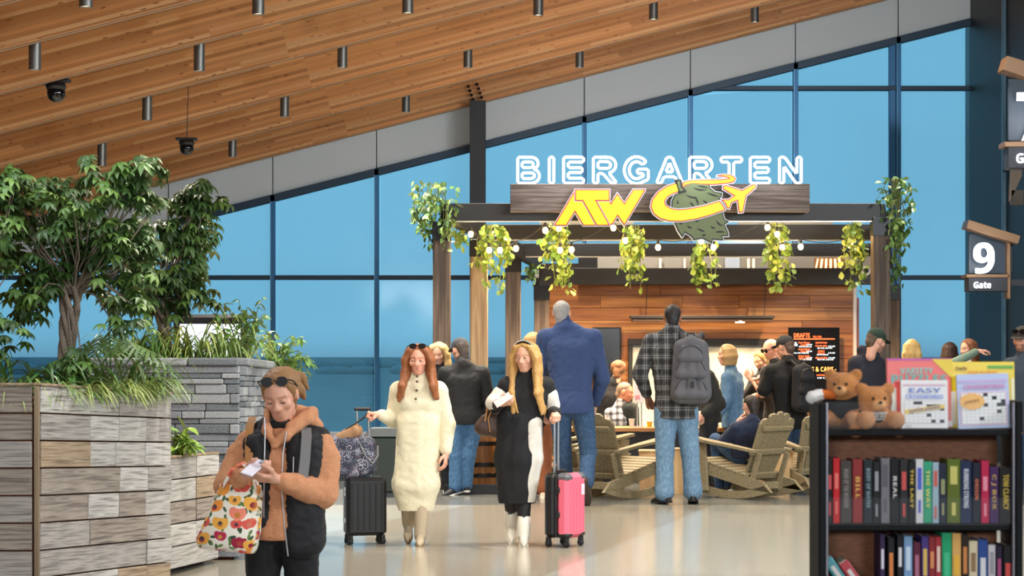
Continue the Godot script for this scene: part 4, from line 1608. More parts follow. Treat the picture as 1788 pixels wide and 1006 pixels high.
func palmate(key: String, len: float, n := 7) -> ArrayMesh:
	if not meshes.has(key):
		leaf_mesh(key + "_let", len, len * 0.42, 0.22, 0.45)
		var one: MB = meshes[key + "_let#"]
		var b := MB.new()
		for i in n:
			var a := lerpf(-1.0, 1.0, i / float(n - 1)) * 2.5
			var k := 1.0 - 0.16 * absf(a) / 2.5
			b.append(one, Transform3D((Basis(Vector3.UP, a) * Basis(Vector3.RIGHT, 0.18)).scaled(Vector3(k, k, k)), Vector3.ZERO))
		b.tube(PackedVector3Array([Vector3(0, -0.08, -0.03), Vector3(0, -0.03, -0.01), Vector3.ZERO]), 0.0025, 3)
		meshes[key] = b.mesh()
	return meshes[key]


func tree(label: String, foot: Vector3, fork: Vector3, lobes: Array, ends: int, per: int, mats_: Array, seed_: int, leaf: float, stems_n: int) -> void:
	# a braided trunk, branches to points spread over the lobes [centre, radii], palmate leaves at each point
	var r := RandomNumberGenerator.new()
	r.seed = seed_
	var o := thing("schefflera_tree", label, "tree", foot)
	var bark := textured("bark_grey", noise_tex("bark_grey", 0.04, [[0.0, "4c4035"], [0.5, "7c6d5e"], [1.0, "9d9080"]], 4), Vector3(12, 2.5, 12), 0.85)
	var f := fork - foot
	var mb := MB.new()
	for i in stems_n:
		var ph := TAU * i / stems_n
		var pts := PackedVector3Array()
		var rs := []
		for k in 9:
			var t := k / 8.0
			var w := ph + t * 5.0
			var rad := 0.030 + 0.035 * t * t
			pts.append(f * t + Vector3(cos(w), 0, sin(w)) * rad)
			rs.append(lerpf(0.026, 0.017, t))
		mb.tube(pts, rs, 7)
	put(mb, "trunk", bark, o)
	mb = MB.new()
	var spots := []
	var total := 0.0
	for l in lobes:
		total += l[1].x * l[1].y
	for l in lobes:
		var n := int(ceilf(ends * l[1].x * l[1].y / total))
		for i in n:
			var u := Vector3(r.randf_range(-1, 1), r.randf_range(-1, 1), r.randf_range(-1, 1))
			if u.length() > 1.0:
				u = u.normalized() * r.randf_range(0.75, 1.0)
			var q: Vector3 = l[0] + u * l[1] - foot
			spots.append(q)
			if i % 2 == 1:
				continue
			var mid := f.lerp(q, 0.5) + Vector3(r.randf_range(-0.05, 0.05), -0.05 if q.y > f.y else 0.08, r.randf_range(-0.05, 0.05))
			mb.tube(PackedVector3Array([f + Vector3(r.randf_range(-0.04, 0.04), -0.05, r.randf_range(-0.04, 0.04)), f.lerp(mid, 0.6), mid, mid.lerp(q, 0.6), q]), [0.010, 0.008, 0.006, 0.005, 0.003], 5)
	put(mb, "branches", bark, o)
	var pl := palmate("palm_%d" % int(leaf * 1000), leaf)
	var placed := []
	for q in spots:
		for k in per:
			var dir := Vector3(r.randf_range(-1, 1), r.randf_range(-0.1, 1.1), r.randf_range(-1, 1)).normalized()
			var p: Vector3 = q + dir * r.randf_range(0.03, 0.13)
			var flatdir := Vector3(dir.x, -0.25 + r.randf_range(-0.25, 0.2), dir.z)
			var sc := r.randf_range(0.7, 1.15)
			placed.append([p.z, Transform3D(rand_basis(r, flatdir, 0.35).scaled(Vector3(sc, sc, sc)), p), mats_[r.randi() % mats_.size()]])
	placed.sort_custom(func(a, b): return a[0] > b[0])
	var rest := []
	for i in placed.size():
		if i < 280:
			node(pl, "leaf", placed[i][2], o, placed[i][1])
		else:
			rest.append(placed[i][1])
	if rest.size():
		var mm := MultiMesh.new()
		mm.transform_format = MultiMesh.TRANSFORM_3D
		mm.mesh = pl
		mm.instance_count = rest.size()
		for i in rest.size():
			mm.set_instance_transform(i, rest[i])
		var mi := MultiMeshInstance3D.new()
		mi.multimesh = mm
		mi.material_override = mats_[1]
		mi.name = "inner_leaves"
		mi.set_meta("kind", "stuff")
		o.add_child(mi)


func lobe(px: float, py: float, rx: float, ry: float, d: float, rz: float) -> Array:
	return [at(px, py, d), Vector3(rx * d / FOC, ry * d / FOC, rz)]


func build_trees() -> void:
	var a := [leaf_mat("schef_a", "4a6a28", 0.5, 0.25), leaf_mat("schef_b", "365424", 0.5, 0.25), leaf_mat("schef_c", "5f7d35", 0.5, 0.25), leaf_mat("schef_d", "2a4519", 0.5, 0.25)]
	var b := [leaf_mat("schef_e", "2f4a20", 0.5, 0.25), leaf_mat("schef_f", "3d5a28", 0.5, 0.25), leaf_mat("schef_g", "4f6b2d", 0.5, 0.25), leaf_mat("schef_h", "263d1b", 0.5, 0.25)]
	tree("wide tree with a braided trunk growing in the tall timber planter", at(112, 668, 12.9), at(125, 500, 12.95), [lobe(150, 385, 150, 75, 13.0, 0.45), lobe(60, 350, 70, 50, 13.0, 0.3), lobe(205, 320, 70, 35, 13.0, 0.3), lobe(70, 470, 80, 45, 13.1, 0.3), lobe(215, 560, 42, 40, 12.8, 0.15), lobe(55, 545, 45, 50, 12.9, 0.2), lobe(125, 640, 40, 22, 12.7, 0.15), lobe(190, 470, 90, 50, 13.0, 0.3)], 125, 7, a, 41, 0.085, 5)
	tree("darker tree standing in the stone planter behind the wide one", at(290, 605, 16.6), at(280, 520, 16.6), [lobe(280, 455, 80, 70, 16.6, 0.4), lobe(360, 350, 45, 25, 16.5, 0.15), lobe(330, 410, 55, 50, 16.6, 0.3), lobe(235, 510, 55, 45, 16.6, 0.3), lobe(325, 510, 40, 45, 16.6, 0.25)], 85, 7, b, 43, 0.10, 4)
	tree("tree cut off by the left edge of the picture", at(-70, 680, 12.6), at(-60, 560, 12.6), [lobe(-30, 430, 75, 60, 12.6, 0.3), lobe(-10, 340, 50, 35, 12.7, 0.3), lobe(-20, 600, 55, 50, 12.5, 0.2)], 34, 6, a, 45, 0.085, 4)
	build_undergrowth()
	# bright screen seen through the shrubs
	var sc := thing("display_screen", "bright white display screen with a black rounded rim behind the shrubs", "screen", at(362, 590, 19.5) * Vector3(1, 0, 1))
	pxbox("rim", 302, 549, 422, 640, 19.5, 0.08, M("screen_rim", "0c0e12", 0.3), sc, 0.03)
	pxbox("screen", 314, 566, 420, 636, 19.49, 0.02, glow("display_screen_white", "dfe9ff", 1.3), sc, 0.0)
	part_box("stand", Vector3(0, 0.7, -0.06), Vector3(0.3, 1.4, 0.08), M("screen_rim"), sc)
	part_box("foot", Vector3(0, 0.02, -0.06), Vector3(0.5, 0.04, 0.4), M("screen_rim"), sc)


func blades(r: RandomNumberGenerator, n: int, len: float, wid: float, up: float, lean := Vector3.ZERO) -> MB:
	var b := MB.new()
	for i in n:
		var a := r.randf() * TAU
		var out := Vector3(cos(a), 0, sin(a))
		var l := len * r.randf_range(0.6, 1.1)
		var u := up * r.randf_range(0.6, 1.2)
		var side := Vector3(-out.z, 0, out.x)
		var ls := []
		var rs := []
		var ms := []
		for k in 6:
			var t := k / 5.0
			var p := out * 0.02 + (out * 0.75 + lean) * l * t + Vector3.UP * l * (u * t - (0.75 * u + 0.35) * t * t)
			var w := wid * (0.7 + 0.6 * t) * (1.0 - pow(t, 3.0)) * 0.5 + 0.0005
			ms.append(p - Vector3(0, w * 0.35, 0))
			ls.append(p - side * w)
			rs.append(p + side * w)
		b.sheet(ls, ms)
		b.sheet(ms, rs)
	return b


func grass(label: String, where: Vector3, n: int, len: float, wid: float, up: float, m: Material, seed_: int, lean := Vector3.ZERO) -> void:
	var r := RandomNumberGenerator.new()
	r.seed = seed_
	var o := thing("grass_plant", label, "plant", where, 0.0, "grassy plants in the planters")
	var p := put(blades(r, n, len, wid, up, lean), "blades", m, o)
	p.set_meta("kind", "stuff")
	var c := MB.new()
	c.lathe([Vector2(0.05, 0.0), Vector2(0.035, 0.04), Vector2(0.0, 0.05)], 8)
	put(c, "crown", M("crown", "5b5a30", 0.8), o)


func shrub(label: String, foot: Vector3, lobes: Array, n: int, m: Array, seed_: int, leaf: ArrayMesh) -> void:
	var r := RandomNumberGenerator.new()
	r.seed = seed_
	var o := thing("leafy_shrub", label, "shrub", foot)
	var b := MB.new()
	var total := 0.0
	for l in lobes:
		total += l[1].x * l[1].y
	for l in lobes:
		var k := int(ceilf(n / 7.0 * l[1].x * l[1].y / total))
		for i in k:
			var u := Vector3(r.randf_range(-1, 1), r.randf_range(-1, 1), r.randf_range(-1, 1)).limit_length(1.0)
			var q: Vector3 = l[0] + u * l[1] - foot
			var base := Vector3(r.randf_range(-0.05, 0.05), 0, r.randf_range(-0.05, 0.05))
			var mid := base.lerp(q, 0.5) + Vector3(0, 0.06, 0)
			var pts := PackedVector3Array([base, base.lerp(mid, 0.6), mid, mid.lerp(q, 0.6) + Vector3(0, 0.02, 0), q])
			b.tube(pts, [0.006, 0.005, 0.004, 0.003, 0.002], 4)
			for j in 7:
				var t := 0.45 + 0.55 * j / 6.0
				var s := t * 4.0
				var p := pts[mini(int(s), 3)].lerp(pts[mini(int(s), 3) + 1], s - mini(int(s), 3))
				var dir := Vector3(r.randf_range(-1, 1), r.randf_range(-0.7, 0.3), r.randf_range(-0.6, 1))
				var sc := r.randf_range(0.7, 1.2)
				node(leaf, "leaf", m[r.randi() % m.size()], o, Transform3D(rand_basis(r, dir, 0.6).scaled(Vector3(sc, sc, sc)), p))
	put(b, "stems", M("green_stem", "5f6d35", 0.7), o)


func build_undergrowth() -> void:
	var lir := leaf_mat("liriope", "8c9a4c", 0.45, 0.3)
	var lir2 := leaf_mat("liriope_dark", "5d7a34", 0.45, 0.3)
	var strap := leaf_mat("strap", "3f6a2c", 0.4, 0.3)
	var r := RandomNumberGenerator.new()
	r.seed = 91
	var places := [[20, 672, 12.25], [75, 675, 12.35], [140, 672, 12.6], [175, 676, 12.9], [205, 680, 13.1], [238, 682, 13.35], [-20, 668, 12.3], [262, 684, 13.55]]
	var words := ["first", "second", "third", "fourth", "fifth", "sixth", "leftmost", "last"]
	for i in places.size():
		var p := at(places[i][0], places[i][1], places[i][2])
		p.y = 1.30
		grass("arching striped grass plant in the tall timber planter, %s along its edge" % words[i], p, 58, 0.40, 0.012, 1.2, [lir, lir2][i % 2], 100 + i, Vector3(0.12, 0, 0.1))
	for i in 9:
		var px := 205 + i * 27
		var p := at(px, 625, 16.25 if px < 420 else 16.9)
		p.y = 1.47
		grass("grassy plant on the stone planter, number %s from the left" % ["one", "two", "three", "four", "five", "six", "seven", "eight", "nine"][i], p, 46, 0.52 if i % 3 else 0.44, 0.019 if i % 2 else 0.013, 2.0, [strap, lir2, lir][i % 3], 130 + i)
	for i in 5:
		var px: float = [25, 78, 150, 222, 258][i]
		var dd: float = [12.5, 12.6, 12.95, 13.5, 13.75][i]
		grass("dark green strap leaved clump in the tall timber planter, %s from the left" % words[i], Vector3(at(px, 0, dd).x, 1.30, -dd), 26, 0.46, 0.024, 1.9, [strap, leaf_mat("strap_c", "2f5222", 0.45, 0.3)][i % 2], 180 + i)
	# strap leaved and split leaved plants at the front
	grass("broad strap leaved plant rising beside the braided trunk", Vector3(at(120, 0, 12.6).x, 1.30, -12.6), 20, 0.46, 0.055, 1.6, strap, 151)
	grass("broad strap leaved plant near the right end of the tall planter", Vector3(at(190, 0, 13.2).x, 1.30, -13.2), 12, 0.36, 0.06, 1.6, leaf_mat("strap_b", "507a38", 0.4, 0.3), 152)
	split_leaf(Vector3(at(195, 0, 13.35).x, 1.30, -13.35))
	shrub("small leaved shrub before the display screen on the stone planter", Vector3(at(425, 0, 16.7).x, 1.47, -16.7), [lobe(428, 575, 42, 40, 16.7, 0.2), lobe(370, 535, 25, 20, 16.7, 0.1), lobe(440, 535, 30, 22, 16.7, 0.1), lobe(395, 590, 45, 18, 16.6, 0.15)], 210, [leaf_mat("ficus_a", "4c7a2e"), leaf_mat("ficus_b", "6a9238"), leaf_mat("ficus_c", "34561f")], 161, leaf_mesh("ficus_leaf", 0.085, 0.032, 0.25, 0.3))
	shrub("bushy shrub hanging over the right corner of the stone planter", Vector3(at(480, 0, 17.4).x, 1.46, -17.4), [lobe(500, 620, 48, 40, 17.3, 0.2), lobe(480, 590, 35, 22, 17.4, 0.15), lobe(535, 655, 16, 30, 17.2, 0.1)], 230, [leaf_mat("ficus_a"), leaf_mat("ficus_b"), leaf_mat("ficus_d", "5a8433")], 163, leaf_mesh("ficus_leaf", 0.085, 0.032))
	shrub("bright leafy plant in the low timber planter", Vector3(at(308, 0, 15.0).x, 0.79, -15.0), [lobe(313, 758, 28, 20, 15.0, 0.12), lobe(325, 775, 18, 14, 14.9, 0.1)], 90, [leaf_mat("bright_a", "7fa03a"), leaf_mat("bright_b", "5f8a30")], 165, leaf_mesh("bright_leaf", 0.10, 0.05, 0.2, 0.4))


func split_leaf(where: Vector3) -> void:
	# philodendron: long stalks with deeply cut grey green leaves
	var o := thing("split_leaf_plant", "grey green plant with deeply cut leaves leaning over the planter's right end", "plant", where)
	var r := RandomNumberGenerator.new()
	r.seed = 171
	var m := [leaf_mat("philo_a", "6f8a68", 0.45, 0.25), leaf_mat("philo_b", "58783f", 0.45, 0.25)]
	for i in 8:
		var b := MB.new()
		var a := lerpf(-0.9, 1.2, i / 7.0)
		var tip := Vector3(sin(a) * 0.24 + 0.02, 0.30 + 0.12 * cos(a * 1.6), 0.10 + 0.1 * r.randf())
		b.tube(PackedVector3Array([Vector3.ZERO, tip * 0.5 + Vector3(0, 0.06, 0), tip]), 0.006, 5)
		var dir := Vector3(sin(a) * 0.8 + 0.2, -0.35, 0.5).normalized()
		var side := dir.cross(Vector3.UP).normalized()
		for k in 7:
			var t := k / 6.0
			for s in [-1, 1]:
				var root := tip + dir * 0.26 * t
				var end: Vector3 = root + (side * s * (0.115 * sin(PI * (0.25 + 0.7 * t))) + dir * 0.075 + Vector3(0, -0.03, 0))
				var w := dir * 0.016
				b.sheet([root - w, root.lerp(end, 0.6) - w * 0.8, end], [root + w, root.lerp(end, 0.6) + w * 0.8, end + w * 0.1])
		put(b, "leaf", m[i % 2], o)


# ------------------------------------------------------------------ smooth bodies: distance field meshed as surface nets
class Field:
	var cell := 0.015
	var k := 60.0
	var caps := []
	var lo := Vector3(1e9, 1e9, 1e9)
	var hi := Vector3(-1e9, -1e9, -1e9)

	func _init(c := 0.015, kk := 60.0) -> void:
		cell = c
		k = kk

	func cap(a: Vector3, b: Vector3, ra: float, rb: float, w := 1.0) -> void:
		caps.append([a, b, ra, rb, w])
		if w > 0.0:
			var m := maxf(ra, rb) + cell * 3.0
			lo = lo.min(a.min(b) - Vector3(m, m, m))
			hi = hi.max(a.max(b) + Vector3(m, m, m))

	func ell(c: Vector3, r: Vector3, basis := Basis.IDENTITY, w := 1.0) -> void:
		caps.append([c, r, basis, 0.0, w])
		if w > 0.0:
			var q := r[r.max_axis_index()] + cell * 3.0
			lo = lo.min(c - Vector3(q, q, q))
			hi = hi.max(c + Vector3(q, q, q))

	func mesh(wrinkle := 0.0, freq := 9.0, stretch := Vector3(1, 0.45, 1)) -> MB:
		var nx := int((hi.x - lo.x) / cell) + 2
		var ny := int((hi.y - lo.y) / cell) + 2
		var nz := int((hi.z - lo.z) / cell) + 2
		var s := PackedFloat32Array()
		s.resize(nx * ny * nz)
		var margin := maxf(cell * 2.2, 4.5 / k)
		for c in caps:
			var w: float = c[4]
			var is_ell: bool = c[2] is Basis
			var a: Vector3 = c[0]
			var b: Vector3 = c[1]
			var reach := margin
			var l0 := a
			var l1 := a
			var ra := 0.0
			var rb := 0.0
			var inv := Basis.IDENTITY
			var rmin := 0.0
			if is_ell:
				reach += b[b.max_axis_index()]
				inv = (c[2] as Basis).inverse()
				rmin = b[b.min_axis_index()]
			else:
				ra = c[2]
				rb = c[3]
				reach += maxf(ra, rb)
				l0 = a.min(b)
				l1 = a.max(b)
			var i0 := maxi(0, int((l0.x - reach - lo.x) / cell))
			var i1 := mini(nx - 1, int((l1.x + reach - lo.x) / cell) + 1)
			var j0 := maxi(0, int((l0.y - reach - lo.y) / cell))
			var j1 := mini(ny - 1, int((l1.y + reach - lo.y) / cell) + 1)
			var k0 := maxi(0, int((l0.z - reach - lo.z) / cell))
			var k1 := mini(nz - 1, int((l1.z + reach - lo.z) / cell) + 1)
			var ab := b - a
			var ab2 := maxf(ab.length_squared(), 1e-9)
			var dr := rb - ra
			for kz in range(k0, k1 + 1):
				for jy in range(j0, j1 + 1):
					var p := Vector3(lo.x + i0 * cell, lo.y + jy * cell, lo.z + kz * cell) - a
					var at := (kz * ny + jy) * nx
					for ix in range(i0, i1 + 1):
						var dd: float
						if is_ell:
							var q := (inv * p) / b
							var ql := q.length()
							dd = (ql - 1.0) * rmin if ql < 1.0 else (ql - 1.0) * ql / maxf((q / b).length(), 1e-6)
						else:
							var t := clampf(p.dot(ab) / ab2, 0.0, 1.0)
							dd = (p - ab * t).length() - ra - dr * t
						if dd < margin:
							s[at + ix] += w * exp(-k * maxf(dd, -0.12))
						p.x += cell
		# surface nets
		var m := MB.new()
		var vid := PackedInt32Array()
		vid.resize(s.size())
		vid.fill(-1)
		var carved := caps.any(func(c): return c[4] < 0.0)
		var high := exp(k * cell * 1.85)
		var off := [0, 1, nx, nx + 1, nx * ny, nx * ny + 1, nx * ny + nx, nx * ny + nx + 1]
		var edges := [[0, 1], [2, 3], [4, 5], [6, 7], [0, 2], [1, 3], [4, 6], [5, 7], [0, 4], [1, 5], [2, 6], [3, 7]]
		var pos := []
		for q in 8:
			pos.append(Vector3(q & 1, (q >> 1) & 1, q >> 2))
		var hits := PackedInt32Array()
		var dv := PackedFloat32Array()
		dv.resize(8)
		for kz in nz - 1:
			for jy in ny - 1:
				var at := (kz * ny + jy) * nx
				for ix in nx - 1:
					var v0 := s[at + ix]
					if v0 == 0.0 or (v0 > high and not carved):
						continue
					var inside := 0
					for q in 8:
						if s[at + ix + off[q]] >= 1.0:
							inside += 1
					if inside == 0 or inside == 8:
						continue
					for q in 8:
						dv[q] = -log(maxf(s[at + ix + off[q]], 1e-5))
					var sum := Vector3.ZERO
					var n := 0
					for e in edges:
						var a: float = dv[e[0]]
						var b: float = dv[e[1]]
						if (a <= 0.0) != (b <= 0.0):
							sum += (pos[e[0]] as Vector3).lerp(pos[e[1]], a / (a - b))
							n += 1
					vid[at + ix] = m.vert(lo + (Vector3(ix, jy, kz) + sum / maxi(n, 1)) * cell)
					hits.append(at + ix)
		var sx := 1
		var sy := nx
		var sz := nx * ny
		for i in hits:
			var ins := s[i] >= 1.0
			for ax in 3:
				var st: int = [sx, sy, sz][ax]
				var u: int = [sy, sz, sx][ax]
				var w2: int = [sz, sx, sy][ax]
				if i + st >= s.size() or i - u - w2 < 0:
					continue
				if (s[i + st] >= 1.0) == ins:
					continue
				var a := vid[i]
				var b := vid[i - u]
				var c := vid[i - u - w2]
				var d := vid[i - w2]
				if a < 0 or b < 0 or c < 0 or d < 0:
					continue
				if ins:
					m.face(a, b, c)
					m.face(a, c, d)
				else:
					m.face(a, c, b)
					m.face(a, d, c)
		if wrinkle > 0.0:
			var no := FastNoiseLite.new()
			no.seed = int(absf(lo.x) * 100.0) + 3
			no.frequency = freq
			no.fractal_octaves = 2
			no.noise_type = FastNoiseLite.TYPE_SIMPLEX_SMOOTH
			var nn := m.normals()
			for i in m.v.size():
				var q := m.v[i] * stretch
				m.v[i] += nn[i] * (wrinkle * (1.0 - 2.0 * absf(no.get_noise_3d(q.x, q.y, q.z))))
		return m


# ------------------------------------------------------------------ people
func head_shape(male: bool) -> MB:
	var key := "head_m" if male else "head_f"
	if not meshes.has(key):
		var f := Field.new(0.0055, 130.0)
		var w := 1.06 if male else 0.93
		var nose := 1.0 if male else 0.86
		f.ell(Vector3(0, 0.030, -0.012), Vector3(0.074, 0.084, 0.094))
		f.ell(Vector3(0, -0.040, 0.020), Vector3(0.055 * w, 0.065, 0.062))
		f.ell(Vector3(0, -0.088, 0.050), Vector3(0.026 * w, 0.020, 0.024))
		f.cap(Vector3(-0.048 * w, -0.062, 0.0), Vector3(-0.020, -0.092, 0.045), 0.014, 0.014)
		f.cap(Vector3(0.048 * w, -0.062, 0.0), Vector3(0.020, -0.092, 0.045), 0.014, 0.014)
		f.cap(Vector3(0, 0.018, 0.080), Vector3(0, -0.022, 0.080 + 0.018 * nose), 0.007 * nose, 0.0105 * nose)
		for sx in [-1, 1]:
			f.ell(Vector3(sx * 0.012, -0.026, 0.088), Vector3(0.009, 0.007, 0.009))
			f.cap(Vector3(sx * 0.016, 0.029, 0.078), Vector3(sx * 0.046, 0.031, 0.064), 0.007 if male else 0.004, 0.007 if male else 0.004)
			f.ell(Vector3(sx * 0.040, -0.016, 0.058), Vector3(0.024, 0.022, 0.022))
			f.ell(Vector3(sx * 0.031, 0.010, 0.087), Vector3(0.016, 0.010, 0.012), Basis.IDENTITY, -0.9)
			f.ell(Vector3(sx * 0.077, 0.0, -0.008), Vector3(0.010, 0.031, 0.019), Basis(Vector3.UP, sx * 0.3))
		f.cap(Vector3(-0.017, -0.052, 0.078), Vector3(0.017, -0.052, 0.078), 0.006, 0.006)
		f.cap(Vector3(-0.014, -0.064, 0.077), Vector3(0.014, -0.064, 0.077), 0.007, 0.007)
		f.cap(Vector3(-0.02, -0.058, 0.090), Vector3(0.02, -0.058, 0.090), 0.0025, 0.0025, -0.8)
		f.cap(Vector3(0, -0.04, -0.030), Vector3(0, -0.165, -0.036), 0.050 * w, 0.052 * w)
		meshes[key] = f.mesh()
	return meshes[key]


func head_colored(male: bool, skin: Color, hair: Color, lip: Color, beard: float, lids := 0.0) -> MB:
	var src := head_shape(male)
	var m := MB.new()
	m.append(src)
	m.usecol = true
	for i in m.v.size():
		var p := m.v[i]
		var c := skin
		var ax := absf(p.x)
		if p.z > 0.045:
			var ck := clampf(1.0 - Vector2(ax - 0.036, p.y + 0.022).length() / 0.026, 0.0, 1.0)
			c = c.lerp(Color(skin.r, skin.g * 0.72, skin.b * 0.66), ck * 0.35)
		var by := absf(p.y - 0.0295 - 0.06 * (ax - 0.015))
		if p.z > 0.055 and by < 0.0042 and ax > 0.013 and ax < 0.048:
			c = skin.lerp(hair, 0.55)
		if beard > 0.0 and p.y < -0.034 and p.z > 0.0 and not (p.y > -0.072 and ax < 0.020) and p.y > -0.125:
			c = skin.lerp(hair, beard)
		m.c[i] = c
	m.col = skin.lerp(lip, 0.8)
	m.ball(Vector3(0, -0.0525, 0.0830), Vector3(0.0165, 0.0035, 0.0060), 10)
	m.ball(Vector3(0, -0.0605, 0.0835), Vector3(0.0150, 0.0045, 0.0065), 10)
	for sx in [-1, 1]:
		m.col = Color(0.60, 0.57, 0.54)
		m.ball(Vector3(sx * 0.031, 0.0065, 0.0705), Vector3(0.0125, 0.0085, 0.0110), 10)
		m.col = Color(0.045, 0.035, 0.03)
		if lids < 0.5:
			m.ball(Vector3(sx * 0.031, 0.0062, 0.0790), Vector3(0.0056, 0.0056, 0.0035), 8)
		else:
			m.ball(Vector3(sx * 0.031, -0.0005, 0.0790), Vector3(0.0125, 0.0016, 0.0040), 8)
		m.col = skin * 0.93
		m.col.a = 1.0
		m.ball(Vector3(sx * 0.031, 0.0145 - 0.006 * lids, 0.0705), Vector3(0.0155, 0.0085 + 0.003 * lids, 0.0125), 10)
	return m


func hand_shape(kind: String) -> MB:
	# wrist at the origin, fingers along +z, palm facing -y, thumb on the +x side
	var key := "hand_" + kind
	if not meshes.has(key):
		var f := Field.new(0.0042, 260.0)
		var grip := kind == "grip"
		f.cap(Vector3(0, 0, -0.03), Vector3(0, 0, 0.02), 0.026, 0.026)
		for i in 4:
			var x := 0.027 - 0.018 * i
			f.cap(Vector3(x * 0.7, 0, 0.02), Vector3(x, 0.002, 0.088 - 0.004 * absf(i - 1.0)), 0.0145, 0.0115)
			var l: float = [0.072, 0.082, 0.076, 0.060][i]
			var bend := [0.35, 0.55, 0.45] if not grip else [1.25, 1.45, 0.9]
			var p := Vector3(x, 0.001, 0.088 - 0.004 * absf(i - 1.0))
			var ang := 0.0
			var r := 0.0098 - 0.0006 * absf(i - 1.0)
			for q in 3:
				ang += bend[q] * (1.0 + 0.06 * i)
				var sl: float = l * [0.46, 0.31, 0.23][q]
				var e := p + Vector3(0.02 * x * q, -sin(ang), cos(ang)) * sl
				f.cap(p, e, r, r * 0.9)
				p = e
				r *= 0.9
		var t0 := Vector3(0.022, -0.006, 0.018)
		var t1 := t0 + (Vector3(0.030, -0.018, 0.030) if not grip else Vector3(0.020, -0.030, 0.030))
		var t2 := t1 + (Vector3(0.010, -0.010, 0.028) if not grip else Vector3(-0.012, -0.022, 0.018))
		var t3 := t2 + (Vector3(0.0, -0.006, 0.022) if not grip else Vector3(-0.020, -0.006, 0.006))
		f.cap(t0, t1, 0.016, 0.0125)
		f.cap(t1, t2, 0.0115, 0.0100)
		f.cap(t2, t3, 0.0098, 0.0082)
		meshes[key] = f.mesh()
	return meshes[key]


func cloth(key: String, hex: String, rough := 0.85, sheen := 0.2) -> StandardMaterial3D:
	if mats.has(key):
		return mats[key]
	var m := M(key, hex, rough)
	var t := noise_tex("cloth_noise", 0.05, [[0.0, "d8d8d8"], [0.5, "f2f2f2"], [1.0, "ffffff"]], 4)
	m.albedo_texture = t
	m.uv1_triplanar = true
	m.uv1_scale = Vector3(2.5, 2.5, 2.5)
	if sheen > 0.0:
		m.rim_enabled = true
		m.rim = sheen
		m.rim_tint = 0.6
	return m


func denim(key: String, a: String, b: String, c: String) -> StandardMaterial3D:
	return textured(key, noise_tex(key, 0.014, [[0.0, a], [0.45, b], [0.75, c], [1.0, b]], 5), Vector3(5.0, 2.2, 5.0), 0.85)


func shoe(m: MB, ankle: Vector3, toe: Vector3, k: float, sole: MB, heel := 0.0, pointed := false) -> void:
	# a shoe on the line from the ankle towards the toe; the sole goes to its own mesh
	var z := toe - ankle
	var flatz := Vector3(z.x, 0, z.z)
	if flatz.length() < 0.01:
		flatz = Vector3(0, 0, 1)
	z = z.normalized()
	var x := Vector3.UP.cross(flatz.normalized())
	var y := z.cross(x).normalized()
	var xf := Transform3D(Basis(x, y, z), ankle)
	var ts := [-0.075, -0.06, -0.02, 0.04, 0.10, 0.145, 0.175, 0.19]
	var ws := [0.012, 0.032, 0.036, 0.040, 0.044, 0.036, 0.022, 0.006]
	if pointed:
		ws = [0.012, 0.028, 0.030, 0.034, 0.036, 0.026, 0.013, 0.004]
	var hs := [0.045, 0.075, 0.085, 0.075, 0.055, 0.045, 0.036, 0.026]
	var rings := []
	var srings := []
	for i in 8:
		var ring := PackedVector3Array()
		var sr := PackedVector3Array()
		var lift := heel * clampf(1.0 - (ts[i] + 0.06) / 0.14, 0.0, 1.0)
		var base := -0.072 + lift
		for q in 10:
			var a := TAU * q / 10.0
			var yy := sin(a)
			var h: float = hs[i] * 0.5 * yy + hs[i] * 0.5 + 0.016
			if yy < -0.3:
				h = 0.016
			ring.append(xf * (Vector3(cos(a) * ws[i], base + h, ts[i]) * k))
		for e in [[-1, 0.0], [1, 0.0], [1, 0.02], [-1, 0.02]]:
			sr.append(xf * (Vector3(e[0] * (ws[i] + 0.004), base + e[1] if e[1] > 0 else (-0.072 if heel > 0.0 and ts[i] < -0.03 else base), ts[i] * 1.02) * k))
		rings.append(ring)
		srings.append(sr)
	m.loft(rings)
	sole.loft(srings)


